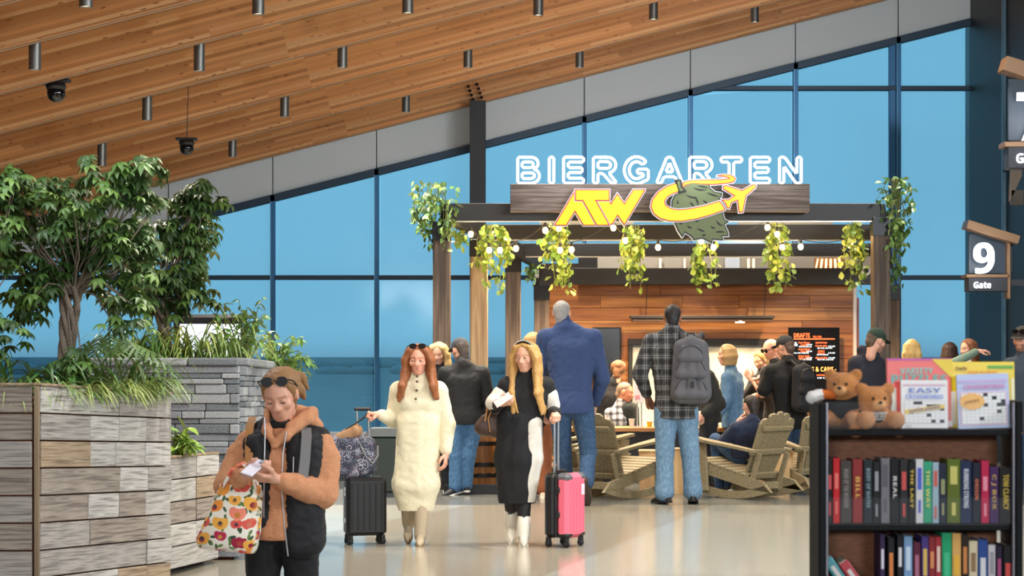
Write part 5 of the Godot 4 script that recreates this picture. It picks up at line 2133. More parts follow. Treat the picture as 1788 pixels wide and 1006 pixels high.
func person(sp: Dictionary) -> Node3D:
	var d: float = sp.d
	var K: float = sp.get("k", 1.0)
	var cellb: float = sp.get("cell", 0.02)
	var J := {}
	for n in sp.j:
		var q: Array = sp.j[n]
		J[n] = at(q[0], q[1], d) + Vector3(0, 0, q[2] if q.size() > 2 else 0.0)
	var mid: Vector3 = (J.fa + J.fb) * 0.5
	var base := Vector3(mid.x, 0, mid.z)
	for n in J:
		J[n] -= base
	# set the lower foot on the floor
	var dy: float = 0.078 * K - minf(J.fa.y, J.fb.y)
	for n in ["fa", "fb", "ta", "tb"]:
		if J.has(n):
			J[n].y += dy
	J.ka.y += dy * 0.5
	J.kb.y += dy * 0.5
	var o := thing("person", sp.label, "person", base)
	var skin: Color = Color(sp.get("skin", "d9a284")).srgb_to_linear()
	var hairc: Color = Color(sp.get("hair", "5a3d26")).srgb_to_linear()
	var skinm := M("skin", "ffffff", 0.5)
	skinm.vertex_color_use_as_albedo = true
	skinm.subsurf_scatter_enabled = true
	skinm.subsurf_scatter_strength = 0.08
	# --- the body: one continuous mesh, with head and hands added to it
	var pel: Vector3 = (J.ha + J.hb) * 0.5
	var ms: Vector3 = (J.sa + J.sb) * 0.5
	var up := (ms - pel).normalized()
	var bones := func(f: Field, t: float, arms: float, legs: float, torso := true) -> void:
		if torso:
			for c in ["a", "b"]:
				var S: Vector3 = J["s" + c]
				var H: Vector3 = J["h" + c]
				var u: Vector3 = ms.lerp(S, 0.52) - up * 0.09 * K
				var l: Vector3 = pel.lerp(H, 0.62) + up * 0.05 * K
				var w: Vector3 = u.lerp(l, 0.6).lerp(ms.lerp(pel, 0.6), 0.12)
				f.cap(u, w, 0.098 * K + t, 0.088 * K + t)
				f.cap(w, l, 0.088 * K + t, 0.105 * K + t)
				f.cap(ms.lerp(S, 0.1), S, 0.060 * K + t, 0.056 * K + t)
				f.cap(J.neck, S.lerp(ms, 0.25), 0.056 * K + t * 0.5, 0.052 * K + t * 0.5)
			f.cap(ms - up * 0.10 * K, ms.lerp(pel, 0.6), 0.106 * K + t, 0.098 * K + t)
			f.cap(ms.lerp(pel, 0.6), pel + up * 0.04 * K, 0.098 * K + t, 0.112 * K + t)
		if arms > 0.0:
			for c in ["a", "b"]:
				var S: Vector3 = J["s" + c]
				var E: Vector3 = J["e" + c]
				var W: Vector3 = J["w" + c]
				if arms <= 0.5:
					f.cap(S, S.lerp(E, arms * 2.0), 0.054 * K + t, lerpf(0.054, 0.046, arms * 2.0) * K + t * 1.3)
				else:
					f.cap(S, E, 0.054 * K + t, 0.044 * K + t)
					var q := (arms - 0.5) * 2.0
					f.cap(E, E.lerp(W, q), 0.043 * K + t, lerpf(0.043, 0.028, q) * K + t * 0.8)
		if legs > 0.0:
			for c in ["a", "b"]:
				var H: Vector3 = J["h" + c]
				var Kn: Vector3 = J["k" + c]
				var A: Vector3 = J["f" + c]
				f.cap(H, Kn, 0.086 * K + t, 0.058 * K + t)
				f.cap(Kn, Kn.lerp(A, minf(legs, 1.0)), 0.056 * K + t, 0.040 * K + t * 1.2)
	var bf := Field.new(maxf(cellb, 0.016), 70.0)
	bones.call(bf, -0.014, 1.0, 1.0)
	bf.cap(J.neck - up * 0.03, J.neck.lerp(J.head, 0.5), 0.052 * K, 0.048 * K)
	var body := bf.mesh()
	body.usecol = true
	for i in body.c.size():
		body.c[i] = skin
	var hs: float = sp.get("hs", 1.0) * K
	var hb := Basis.from_euler(Vector3(deg_to_rad(sp.get("pitch", 0.0)), deg_to_rad(sp.get("yaw", 0.0)), deg_to_rad(sp.get("roll", 0.0))))
	var hx := Transform3D(hb.scaled(Vector3(hs, hs, hs)), J.head)
	body.append(head_colored(sp.get("male", false), skin, hairc, Color(sp.get("lip", "b5605a")).srgb_to_linear(), sp.get("beard", 0.0), sp.get("lids", 0.0)), hx)
	for c in ["a", "b"]:
		var W: Vector3 = J["w" + c]
		var E: Vector3 = J["e" + c]
		var z: Vector3 = sp.get("hand_" + c, W - E)
		z = z.normalized()
		var inward: Vector3 = sp.get("palm_" + c, (pel + Vector3(0, 0, 0)) - W)
		var y := (-inward + z * inward.dot(z)).normalized()
		var x := y.cross(z)
		# thumb to the front or upwards
		var thumb: Vector3 = sp.get("thumb_" + c, Vector3(0, 0.6, 1.0))
		if x.dot(thumb) < 0:
			x = -x
		var hk := 0.98 * K
		var hm := hand_shape(sp.get("grip_" + c, "relaxed"))
		body.append(hm, Transform3D(Basis(x, y, z).scaled(Vector3(hk, hk, hk)), W + z * 0.02), skin)
	put(body, "body", skinm, o)
	# --- clothes
	if sp.has("legs"):
		var g: Dictionary = sp.legs
		var f := Field.new(cellb, 115.0)
		bones.call(f, g.get("t", 0.012), 0.0, g.get("len", 0.96), false)
		f.cap(J.ha.lerp(pel, 0.3) + up * 0.02, J.ha.lerp(pel, 0.35) + up * 0.12 * K, 0.105 * K, 0.095 * K)
		f.cap(J.hb.lerp(pel, 0.3) + up * 0.02, J.hb.lerp(pel, 0.35) + up * 0.12 * K, 0.105 * K, 0.095 * K)
		if g.has("flare"):
			for c in ["a", "b"]:
				f.cap(J["k" + c], J["k" + c].lerp(J["f" + c], 0.93), 0.060 * K, g.flare * K)
		put(f.mesh(g.get("wr", 0.005), 10.0, Vector3(1, 1.3, 1)), g.get("name", "trousers"), g.mat, o)
	if sp.has("top"):
		var g: Dictionary = sp.top
		var f := Field.new(cellb, 115.0)
		var t: float = g.get("t", 0.012)
		bones.call(f, t, g.get("sleeve", 0.96), 0.0)
		var hem: float = g.get("hem", 0.04)
		for c in ["a", "b"]:
			var l: Vector3 = pel.lerp(J["h" + c], 0.62) + up * 0.05 * K
			f.cap(l, l - up * (hem + 0.16) * K, 0.106 * K + t, 0.104 * K + t)
		f.cap(pel + up * 0.04 * K, pel - up * (hem + 0.12) * K, 0.113 * K + t, 0.110 * K + t)
		f.cap(J.neck - up * 0.02, J.neck + (J.head - J.neck).normalized() * g.get("collar", 0.03), 0.066 * K, 0.061 * K)
		for e in g.get("extra", []):
			f.cap(at(e[0], e[1], d) + Vector3(0, 0, e[2]) - base, at(e[3], e[4], d) + Vector3(0, 0, e[5]) - base, e[6], e[7], e[8] if e.size() > 8 else 1.0)
		var tm := f.mesh(g.get("wr", 0.007) * 0.7, g.get("wf", 8.0) * 1.3, Vector3(1, 1.2, 1))
		if not g.has("clip"):
			# a straight hem, the sleeves left alone
			var hy: float = pel.y - hem * K
			for i in tm.v.size():
				var q := tm.v[i]
				if q.y < hy:
					var near := 9.0
					for c in ["a", "b"]:
						near = minf(near, q.distance_to(Geometry3D.get_closest_point_to_segment(q, J["e" + c], J["w" + c])) / (0.05 * K + t))
					if near > 1.3:
						tm.v[i].y = hy + 0.10 * (q.y - hy)
		else:
			var cy := at(0, g.clip, d).y
			for i in tm.v.size():
				tm.v[i].y = maxf(tm.v[i].y, cy)
		put(tm, g.get("name", "jacket"), g.mat, o)
	for g in sp.get("pieces", []):
		var f := Field.new(g.get("cell", cellb), g.get("kk", 110.0))
		for e in g.caps:
			f.cap(at(e[0], e[1], d) + Vector3(0, 0, e[2]) - base, at(e[3], e[4], d) + Vector3(0, 0, e[5]) - base, e[6], e[7], e[8] if e.size() > 8 else 1.0)
		var pm := f.mesh(g.get("wr", 0.0), g.get("wf", 8.0), Vector3(1, g.get("ws", 0.4), 1))
		if g.has("clip"):
			var cy := at(0, g.clip, d).y
			for i in pm.v.size():
				pm.v[i].y = maxf(pm.v[i].y, cy)
		put(pm, g.name, g.mat, o)
	for g in sp.get("lines", []):
		# seams, zips, straps and cords laid on the clothes
		var tb := MB.new()
		var pts := PackedVector3Array()
		for i in range(0, g.p.size(), 3):
			pts.append(at(g.p[i], g.p[i + 1], d) + Vector3(0, 0, g.p[i + 2]) - base)
		if g.has("w"):
			var la := []
			var lb := []
			for q in pts:
				la.append(q - Vector3(g.w * 0.5, 0, 0))
				lb.append(q + Vector3(g.w * 0.5, 0, 0))
			tb.sheet(la, lb)
		else:
			tb.tube(pts, g.r, 6)
		put(tb, g.name, g.mat, o)
	# --- shoes
	if sp.has("shoe"):
		var g: Dictionary = sp.shoe
		for c in ["a", "b"]:
			var sm := MB.new()
			var so := MB.new()
			var toe: Vector3 = J.get("t" + c, J["f" + c] + Vector3(0, 0, 0.2))
			shoe(sm, J["f" + c], toe, K, so, g.get("heel", 0.0), g.get("pointed", false))
			if g.has("shaft"):
				var A: Vector3 = J["f" + c]
				var up2: Vector3 = (J["k" + c] - A).normalized()
				sm.tube(PackedVector3Array([A - up2 * 0.03, A, A + up2 * g.shaft * 0.5, A + up2 * g.shaft]), [0.046 * K, 0.054 * K, 0.060 * K, g.get("shaft_r", 0.06) * K], 14)
			var sh := put(sm, "shoe", g.mat, o)
			put(so, "sole", g.get("sole", M("sole_dark", "1b1a19", 0.8)), sh)
	# --- hair and hat
	if sp.has("hairstyle"):
		var hm: StandardMaterial3D = M("hair_" + str(sp.get("hair", "5a3d26")), sp.get("hair", "5a3d26"), 0.6)
		hm.rim_enabled = true
		hm.rim = 0.25
		put(hair_mesh(sp.hairstyle, hx, sp.get("strands", []), sp.get("fall", [])), "hair", hm, o)
	if sp.has("hat"):
		var b := MB.new()
		var cap := []
		for i in 9:
			var a := PI * 0.5 * i / 8.0
			cap.append(Vector2(0.092 * cos(a), 0.085 * sin(a)))
		b.lathe([Vector2(0.089, -0.03), Vector2(0.093, 0.0)] + cap, 22, hx * Transform3D(Basis.from_scale(Vector3(0.93, 1.0, 1.12)), Vector3(0, 0.05, -0.010)))
		var hat := put(b, "hat", sp.hat, o)
		b = MB.new()
		var poly := []
		var dirz: float = sp.get("brim", 1.0)
		var la := []
		var lb := []
		for i in 9:
			var a := lerpf(-1.15, 1.15, i / 8.0)
			la.append(hx * Vector3(sin(a) * 0.086, 0.040, dirz * cos(a) * 0.098 - 0.008))
			lb.append(hx * Vector3(sin(a) * 0.078, 0.032 - 0.008 * cos(a), dirz * (cos(a) * 0.085 + 0.088) - 0.008))
		b.sheet(la, lb)
		var lo2 := []
		for q in lb:
			lo2.append(q - hb.y * 0.006)
		b.sheet(lb, lo2)
		put(b, "brim", sp.hat, hat)
	if sp.has("glasses"):
		glasses_on(o, hx, sp.glasses)
	return o


func glasses_on(o: Node3D, hx: Transform3D, g: Array) -> void:
	# [y, z, tilt] in head space: sunglasses pushed up on the hair, or spectacles before the eyes
	var b := MB.new()
	var q := Transform3D(Basis(Vector3.RIGHT, g[2]), Vector3(0, g[0], g[1]))
	for sx in [-1, 1]:
		var p := PackedVector2Array()
		for i in 14:
			var a := TAU * i / 14.0
			p.append(Vector2(sx * (0.035 + 0.030 * cos(a) * (1.0 + 0.12 * sin(a))), 0.024 * sin(a)))
		b.prism(p, -0.003, 0.003, hx * q)
		b.tube(PackedVector3Array([hx * q * Vector3(sx * 0.066, 0.008, 0), hx * q * Vector3(sx * 0.084, 0.008, -0.02), hx * q * Vector3(sx * 0.086, 0.0, -0.10)]), 0.0035, 6)
	b.tube(PackedVector3Array([hx * q * Vector3(-0.01, 0.006, 0.002), hx * q * Vector3(0.01, 0.006, 0.002)]), 0.003, 6)
	put(b, "sunglasses", M("glasses_black", "0a090b", 0.3, 0.0, 0.3), o)


func hair_mesh(style: String, hx: Transform3D, strands: Array, fall := []) -> MB:
	var f := Field.new(0.0075, 110.0)
	var sk := Vector3(0, 0.034, -0.016)
	match style:
		"short":
			f.ell(sk, Vector3(0.081, 0.090, 0.100))
			f.cap(Vector3(0, -0.03, -0.062), Vector3(0, -0.088, -0.056), 0.053, 0.047)
			f.ell(Vector3(0, -0.025, 0.075), Vector3(0.088, 0.092, 0.070), Basis.IDENTITY, -14.0)
			for sx in [-1, 1]:
				f.ell(Vector3(sx * 0.085, -0.03, 0.0), Vector3(0.025, 0.050, 0.035), Basis.IDENTITY, -9.0)
		"buzz":
			f.ell(sk, Vector3(0.0775, 0.087, 0.097))
			f.cap(Vector3(0, -0.03, -0.065), Vector3(0, -0.05, -0.058), 0.050, 0.045)
			f.ell(Vector3(0, -0.03, 0.080), Vector3(0.09, 0.10, 0.078), Basis.IDENTITY, -14.0)
			for sx in [-1, 1]:
				f.ell(Vector3(sx * 0.085, -0.03, 0.0), Vector3(0.025, 0.050, 0.035), Basis.IDENTITY, -9.0)
		"fringe":
			f.ell(sk, Vector3(0.077, 0.085, 0.095))
			f.cap(Vector3(0, -0.03, -0.06), Vector3(0, -0.05, -0.055), 0.055, 0.05)
			f.ell(Vector3(0, 0.06, 0.045), Vector3(0.10, 0.09, 0.11), Basis.IDENTITY, -20.0)
			f.ell(Vector3(0, -0.06, 0.06), Vector3(0.09, 0.09, 0.07), Basis.IDENTITY, -14.0)
		_:
			f.ell(sk, Vector3(0.083, 0.092, 0.102))
			f.cap(Vector3(0, -0.02, -0.065), Vector3(0, -0.08, -0.06), 0.060, 0.05)
			f.ell(Vector3(0, -0.032, 0.085), Vector3(0.066, 0.100, 0.066), Basis.IDENTITY, -22.0)
	if style == "bob":
		for i in 16:
			var a := lerpf(0.75, TAU - 0.75, i / 15.0)
			var x := sin(a) * 0.082
			var z := cos(a) * 0.088 - 0.012
			f.cap(Vector3(x * 0.9, 0.05, z * 0.9), Vector3(x * 1.12, -0.02, z * 1.05), 0.018, 0.020)
			f.cap(Vector3(x * 1.12, -0.02, z * 1.05), Vector3(x * 1.08, -0.105, z * 0.95), 0.020, 0.014)
	if style == "long" or style == "back":
		var from := 0.85 if style == "long" else 0.5
		for i in 15:
			var a := lerpf(1.25, TAU - 1.25, i / 14.0)
			var x := sin(a) * 0.080
			var z := cos(a) * 0.086 - 0.014
			f.cap(Vector3(x * 0.9, 0.05, z * 0.9), Vector3(x * 1.1, -0.06, z * 1.0 - 0.005), 0.018, 0.018)
			f.cap(Vector3(x * 1.1, -0.06, z - 0.005), Vector3(x * 1.15, -0.24, z * 0.8 - 0.03), 0.018, 0.012)
	if style == "bun":
		f.ell(Vector3(0, 0.02, -0.115), Vector3(0.04, 0.045, 0.035))
	if style == "curly":
		var r := RandomNumberGenerator.new()
		r.seed = 12
		for i in 40:
			var u := Vector3(r.randf_range(-1, 1), r.randf_range(-0.7, 1), r.randf_range(-1, 0.45)).normalized()
			f.ell(sk + u * Vector3(0.085, 0.092, 0.10), Vector3(0.022, 0.022, 0.022))
	if fall.size():
		# long locks: [length below the chin side, spread at the ends, how far forward, turn]
		var r := RandomNumberGenerator.new()
		r.seed = 31
		for sx in [-1, 1]:
			for i in 11:
				var a := lerpf(0.75, 2.0, i / 10.0)
				var fwd := lerpf(1.0, 0.15, i / 10.0)
				var e: float = fall[0] * r.randf_range(0.86, 1.04)
				var p0 := Vector3(sx * sin(a) * 0.070, 0.070, cos(a) * 0.070)
				var p1 := Vector3(sx * (0.080 + 0.014 * sin(a)), 0.0, cos(a) * 0.062)
				var p2 := Vector3(sx * (0.086 + 0.020 * r.randf()), -0.10, cos(a) * 0.050 + 0.012 * fwd)
				var out: float = fall[1] + r.randf_range(-0.022, 0.022)
				var turn := Basis(Vector3.UP, fall[3])
				var p4 := turn * Vector3(sx * (out + 0.010 * (i % 3)), -e, fall[2] * fwd + r.randf_range(-0.01, 0.01))
				var p3 := p2.lerp(p4, 0.5) + Vector3(0, 0, fall[2] * fwd * 0.30)
				f.cap(p0, p1, 0.015, 0.015)
				f.cap(p1, p2, 0.015, 0.014)
				f.cap(p2, p3, 0.014, 0.011)
				f.cap(p3, p4, 0.011, 0.0045)
	for s in strands:
		# [x0,y0,z0, x1,y1,z1, ..., r0, r1] in head space
		var n: int = (s.size() - 2) / 3
		for i in n - 1:
			var a := Vector3(s[i * 3], s[i * 3 + 1], s[i * 3 + 2])
			var b := Vector3(s[i * 3 + 3], s[i * 3 + 4], s[i * 3 + 5])
			var r0 := lerpf(s[-2], s[-1], float(i) / (n - 1))
			var r1 := lerpf(s[-2], s[-1], float(i + 1) / (n - 1))
			f.cap(a, b, r0, r1)
	var m := f.mesh(0.0045, 60.0, Vector3(1.0, 0.12, 1.0))
	m.v = hx * m.v
	return m


func plaid_tex(key: String, bg: String, dark: String, light: String) -> Texture2D:
	if not texs.has(key):
		var im := Image.create(128, 128, false, Image.FORMAT_RGB8)
		var a := Color(bg)
		for y in 128:
			for x in 128:
				var c := a
				if (x % 64) < 26:
					c = c.lerp(Color(dark), 0.6)
				if (y % 64) < 26:
					c = c.lerp(Color(dark), 0.6)
				for q in [38, 52]:
					if absi(x % 64 - q) < 2:
						c = c.lerp(Color(light), 0.6)
					if absi(y % 64 - q) < 2:
						c = c.lerp(Color(light), 0.6)
				im.set_pixel(x, y, c)
		texs[key] = ImageTexture.create_from_image(im)
	return texs[key]


func build_people() -> void:
	var jeans := denim("jeans_mid", "3a5f85", "466f97", "567fa5")
	var jeans_dark := denim("jeans_dark", "233a54", "2b4766", "375576")
	var jeans_light := denim("jeans_light", "52708a", "5f7f9a", "7492aa")
	var black := cloth("cloth_black", "131316", 0.85, 0.12)
	var knit := cloth("cloth_cream", "e6dcbc", 0.9, 0.35)
	# 1: the young woman looking at her phone
	var hood := cloth("cloth_peach", "d8976c", 0.9, 0.3)
	var o := person({"label": "person in a peach hoodie and black vest looking down at a phone", "d": 10.2, "k": 0.96, "cell": 0.012, "hs": 1.10, "skin": "dba48a", "hair": "8d663c", "lids": 1.0, "lip": "c07068", "pitch": 27.0, "yaw": -8.0, "roll": 3.0, "hairstyle": "bun",
		"strands": [[-0.06, 0.0, -0.05, -0.075, -0.09, -0.03, -0.055, -0.15, 0.01, 0.02, 0.008], [0.06, 0.05, -0.05, 0.085, 0.0, -0.05, 0.095, -0.05, -0.06, 0.02, 0.01], [0.03, 0.08, -0.08, 0.09, 0.04, -0.10, 0.11, -0.02, -0.09, 0.02, 0.006]],
		"glasses": [0.098, 0.052, -0.75],
		"j": {"head": [492, 690, 0.07], "neck": [496, 750, 0.0], "sa": [438, 775, 0.0], "sb": [558, 778, 0.0], "ea": [402, 850, 0.03], "wa": [437, 826, 0.25], "eb": [560, 862, 0.05], "wb": [500, 832, 0.26], "ha": [463, 925, 0], "hb": [524, 925, 0], "ka": [457, 1050, 0.02], "kb": [528, 1050, 0], "fa": [452, 1152, 0.0], "fb": [532, 1152, 0.0], "ta": [448, 1165, 0.2], "tb": [538, 1165, 0.2]},
		"hand_a": Vector3(0.75, 0.18, 0.45), "palm_a": Vector3(0.2, 0.7, -0.5), "hand_b": Vector3(-0.85, 0.12, 0.4), "palm_b": Vector3(-0.1, 0.8, -0.4), "thumb_a": Vector3(0, 0.5, 1), "thumb_b": Vector3(0, 0.5, 1),
		"legs": {"mat": black, "t": 0.016}, "top": {"mat": hood, "t": 0.012, "hem": 0.03, "name": "hoodie", "wr": 0.008, "wf": 8.0, "sleeve": 0.97, "extra": [[418, 795, 0.0, 403, 845, 0.03, 0.062, 0.072], [404, 848, 0.03, 424, 836, 0.16, 0.072, 0.052], [573, 800, 0.0, 566, 858, 0.05, 0.060, 0.070], [562, 860, 0.05, 520, 842, 0.2, 0.072, 0.052]]},
		"shoe": {"mat": M("shoe_black", "151515", 0.5)},
		"pieces": [
			{"name": "hood", "mat": hood, "cell": 0.010, "wr": 0.006, "caps": [[466, 718, 0.02, 470, 752, 0.085, 0.014, 0.018], [470, 752, 0.085, 484, 776, 0.112, 0.018, 0.014], [484, 776, 0.112, 503, 760, 0.105, 0.014, 0.022], [503, 760, 0.105, 535, 732, 0.04, 0.022, 0.030], [480, 720, -0.10, 540, 726, -0.07, 0.045, 0.040], [535, 724, -0.01, 556, 744, -0.01, 0.030, 0.026], [507, 742, 0.085, 548, 718, 0.0, 0.012, 0.022]]},
			{"name": "vest", "mat": cloth("vest_black", "17171b", 0.75, 0.1), "cell": 0.011, "wr": 0.006, "wf": 12.0, "ws": 2.2, "caps": [[470, 770, -0.07, 468, 930, -0.06, 0.095, 0.10], [525, 770, -0.07, 528, 940, -0.06, 0.095, 0.11], [541, 778, 0.045, 536, 945, 0.05, 0.074, 0.085], [520, 775, 0.08, 520, 948, 0.08, 0.050, 0.064], [450, 775, 0.05, 455, 905, 0.05, 0.066, 0.066], [462, 785, 0.085, 463, 905, 0.085, 0.040, 0.045], [446, 762, -0.01, 470, 742, -0.04, 0.052, 0.045], [556, 766, -0.01, 525, 742, -0.04, 0.058, 0.045], [484, 725, 0.20, 484, 980, 0.22, 0.075, 0.075, -8.0]]},
			{"name": "black_collar", "mat": black, "cell": 0.010, "caps": [[484, 738, 0.05, 500, 740, 0.05, 0.034, 0.034]]}],
		"lines": [{"name": "zip", "r": 0.004, "mat": M("zip_silver", "c9c9cc", 0.3, 0.8), "p": [466, 728, 0.10, 468, 760, 0.125, 467, 820, 0.135, 466, 900, 0.13]}, {"name": "zip", "r": 0.004, "mat": M("zip_silver"), "p": [505, 752, 0.13, 500, 790, 0.15, 498, 850, 0.16, 503, 910, 0.165, 509, 966, 0.155]}, {"name": "pocket_zip", "r": 0.003, "mat": M("zip_silver"), "p": [518, 795, 0.150, 518, 822, 0.158]}, {"name": "backpack_strap", "w": 0.05, "mat": M("strap_grey", "4a4a50", 0.7), "p": [535, 745, 0.02, 540, 758, 0.125, 539, 800, 0.18, 534, 845, 0.19]}, {"name": "shoulder_strap", "w": 0.040, "mat": M("strap_tan", "a8743c", 0.6), "p": [440, 728, -0.03, 439, 745, 0.07, 440, 790, 0.12, 441, 850, 0.15]}, {"name": "watch_band", "r": 0.009, "mat": M("watch_black", "0d0d0f", 0.3), "p": [429, 816, 0.235, 432, 824, 0.262, 435, 832, 0.255, 437, 838, 0.235]}]})
	var ph := thing("phone", "white phone held by the person in the peach hoodie", "phone", at(458, 810, 10.2) + Vector3(0, 0, 0.335), PI)
	ph.rotation.x = 1.0
	ph.rotation.z = 0.5
	ph.scale = Vector3(0.9, 0.9, 0.9)
	part_box("case", Vector3.ZERO, Vector3(0.075, 0.15, 0.010), M("phone_white", "d9d3de", 0.35), ph, 0.004)
	part_box("camera_bump", Vector3(-0.018, 0.055, -0.007), Vector3(0.03, 0.03, 0.006), M("phone_grey", "8a8790", 0.3), ph, 0.002)
	part_box("screen", Vector3(0, 0, 0.006), Vector3(0.069, 0.142, 0.002), M("phone_screen", "5f6a78", 0.15), ph)
	tote_bag()
	# 2: the woman in the long cream dress
	o = person({"label": "person in a long cream knit dress pulling the black suitcase", "d": 17.2, "k": 0.98, "cell": 0.013, "hs": 1.10, "skin": "d99a80", "hair": "8a4f28", "lip": "b04a48", "lids": 0.6, "pitch": 6.0, "yaw": -6.0, "hairstyle": "long", "fall": [0.30, 0.135, 0.13, 0.1],
		"glasses": [0.112, 0.045, -0.6],
		"j": {"head": [731, 629, 0.03], "neck": [731, 664, 0.0], "sa": [697, 683, 0.0], "sb": [765, 683, 0.0], "ea": [686, 733, -0.06], "wa": [666, 724, 0.10], "eb": [781, 742, -0.02], "wb": [779, 789, 0.06], "ha": [714, 780, 0], "hb": [747, 780, 0], "ka": [712, 855, 0.05], "kb": [738, 860, 0.05], "fa": [712, 918, -0.10], "fb": [735, 936, 0.10], "ta": [713, 940, 0.04], "tb": [735, 942, 0.30]},
		"hand_a": Vector3(-0.9, 0.15, 0.3), "palm_a": Vector3(-0.1, -1, 0), "grip_a": "grip",
		"top": {"mat": knit, "t": 0.022, "name": "dress", "wr": 0.007, "wf": 5.0, "collar": 0.06, "clip": 891, "extra": [[716, 735, 0.05, 713, 845, 0.04, 0.095, 0.120], [746, 735, 0.05, 740, 845, 0.04, 0.095, 0.120], [716, 735, -0.03, 713, 845, -0.03, 0.095, 0.120], [746, 735, -0.03, 740, 845, -0.03, 0.095, 0.120], [711, 845, 0.02, 718, 905, 0.02, 0.128, 0.080], [742, 845, 0.02, 736, 905, 0.02, 0.128, 0.080], [731, 735, 0.06, 727, 845, 0.05, 0.10, 0.125], [727, 845, 0.02, 727, 905, 0.02, 0.13, 0.085], [716, 706, 0.06, 745, 706, 0.06, 0.08, 0.08], [712, 672, 0.02, 731, 678, 0.085, 0.03, 0.03], [731, 678, 0.085, 750, 672, 0.02, 0.03, 0.03]]},
		"legs": {"mat": M("tights_beige", "b7a283", 0.7), "t": 0.0, "name": "tights"},
		"shoe": {"mat": cloth("boot_beige", "b3a286", 0.7, 0.1), "shaft": 0.27, "shaft_r": 0.062, "heel": 0.045, "pointed": true, "sole": M("sole_tan", "6d543a", 0.7)}})
	var bt := M("button_brown", "5a3a22", 0.4)
	for e in [[729.5, 657, 0.115], [729.5, 666, 0.14], [729, 681, 0.165], [727.5, 696, 0.165]]:
		var b := MB.new()
		b.lathe([Vector2(0, 0.0), Vector2(0.011, 0.0), Vector2(0.011, 0.0), Vector2(0.010, 0.006), Vector2(0, 0.004)], 12, Transform3D(Basis(Vector3.RIGHT, PI / 2), at(e[0], e[1], 17.2) + Vector3(0, 0, e[2]) - o.position))
		put(b, "button", bt, o)
	# 3: the woman in black and white
	var white := cloth("cloth_white", "e2ddd2", 0.85, 0.2)
	o = person({"label": "person in a black and white knit dress with long blonde hair and a phone", "d": 17.2, "k": 0.98, "cell": 0.013, "hs": 1.10, "skin": "dba68c", "hair": "b98e50", "lip": "b85f5c", "lids": 0.4, "pitch": 8.0, "yaw": -26.0, "hairstyle": "long", "fall": [0.45, 0.105, 0.15, 0.45],
		"j": {"head": [918, 624, 0.03], "neck": [919, 656, 0.0], "sa": [886, 674, 0.0], "sb": [952, 674, 0.0], "ea": [862, 708, -0.02], "wa": [873, 705, 0.20], "eb": [966, 722, -0.08], "wb": [968, 720, 0.14], "ha": [893, 770, 0], "hb": [927, 770, 0], "ka": [892, 850, 0.05], "kb": [916, 855, 0.05], "fa": [893, 922, -0.10], "fb": [914, 934, 0.10], "ta": [894, 940, 0.06], "tb": [915, 941, 0.30]},
		"hand_a": Vector3(0.5, 0.15, 0.6), "palm_a": Vector3(0.3, 0.7, -0.3), "hand_b": Vector3(0.1, -0.25, 0.8), "palm_b": Vector3(0, -1, 0), "grip_b": "grip",
		"legs": {"mat": M("tights_black", "141416", 0.7), "t": 0.004, "name": "tights"},
		"top": {"mat": black, "t": 0.018, "hem": -0.06, "name": "sweater", "wr": 0.008, "collar": 0.07},
		"pieces": [{"name": "skirt", "mat": cloth("skirt_black", "151518", 0.9, 0.1), "wr": 0.010, "wf": 6.0, "clip": 878, "caps": [[906, 735, 0.03, 905, 800, 0.03, 0.112, 0.128], [905, 800, 0.03, 903, 890, 0.03, 0.128, 0.10], [890, 735, 0.02, 890, 800, 0.02, 0.105, 0.120], [922, 735, 0.02, 920, 800, 0.02, 0.105, 0.120], [890, 800, 0.02, 893, 890, 0.02, 0.120, 0.098], [920, 800, 0.02, 912, 890, 0.02, 0.120, 0.090]]},
			{"name": "white_skirt_panel", "mat": white, "clip": 876, "wr": 0.003, "caps": [[930, 740, 0.055, 929, 800, 0.055, 0.080, 0.088], [929, 800, 0.055, 919, 885, 0.05, 0.088, 0.062]]},
			{"name": "white_sleeve_band", "mat": white, "wr": 0.004, "caps": [[876, 690, 0.0, 866, 702, -0.005, 0.080, 0.074], [862, 704, 0.02, 866, 703, 0.1, 0.066, 0.058]]}, {"name": "white_sleeve_band", "mat": white, "wr": 0.004, "caps": [[958, 692, -0.02, 963, 708, -0.05, 0.078, 0.072]]},
			{"name": "white_cuff", "mat": white, "caps": [[967, 721, 0.07, 968, 720, 0.10, 0.046, 0.044]]}],
		"shoe": {"mat": M("boot_white", "e4dfd2", 0.45), "shaft": 0.16, "shaft_r": 0.054, "heel": 0.04, "pointed": true, "sole": M("sole_white", "c9c2b2", 0.6)}})
	headband(o, 17.2, 918, 624, 0.03, 1.10 * 0.98, 8.0, -26.0)
	ph = thing("phone", "pale pink phone in the hand of the person in black and white", "phone", at(878, 697, 17.2) + Vector3(0, 0, 0.31), PI - 0.3)
	ph.rotation.z = 0.9
	ph.rotation.x = 0.5
	part_box("case", Vector3.ZERO, Vector3(0.072, 0.15, 0.010), M("phone_pink", "e3c3c0", 0.35), ph, 0.004)
	part_box("screen", Vector3(0, 0, 0.006), Vector3(0.066, 0.14, 0.002), M("phone_screen"), ph)
	var hbg := thing("handbag", "dark brown handbag hanging at the side of the person in black and white", "handbag", at(862, 735, 17.2) + Vector3(0, 0, -0.02))
	var f := Field.new(0.012, 60.0)
	f.cap(Vector3(-0.10, -0.06, 0), Vector3(0.05, -0.09, 0), 0.062, 0.062)
	f.cap(Vector3(-0.04, 0.10, 0), Vector3(0.05, 0.08, 0), 0.030, 0.030)
	f.cap(Vector3(-0.06, 0.0, 0), Vector3(0.05, 0.0, 0), 0.055, 0.055)
	put(f.mesh(0.004), "bag_body", M("bag_brown", "3a241a", 0.5), hbg)
	var b := MB.new()
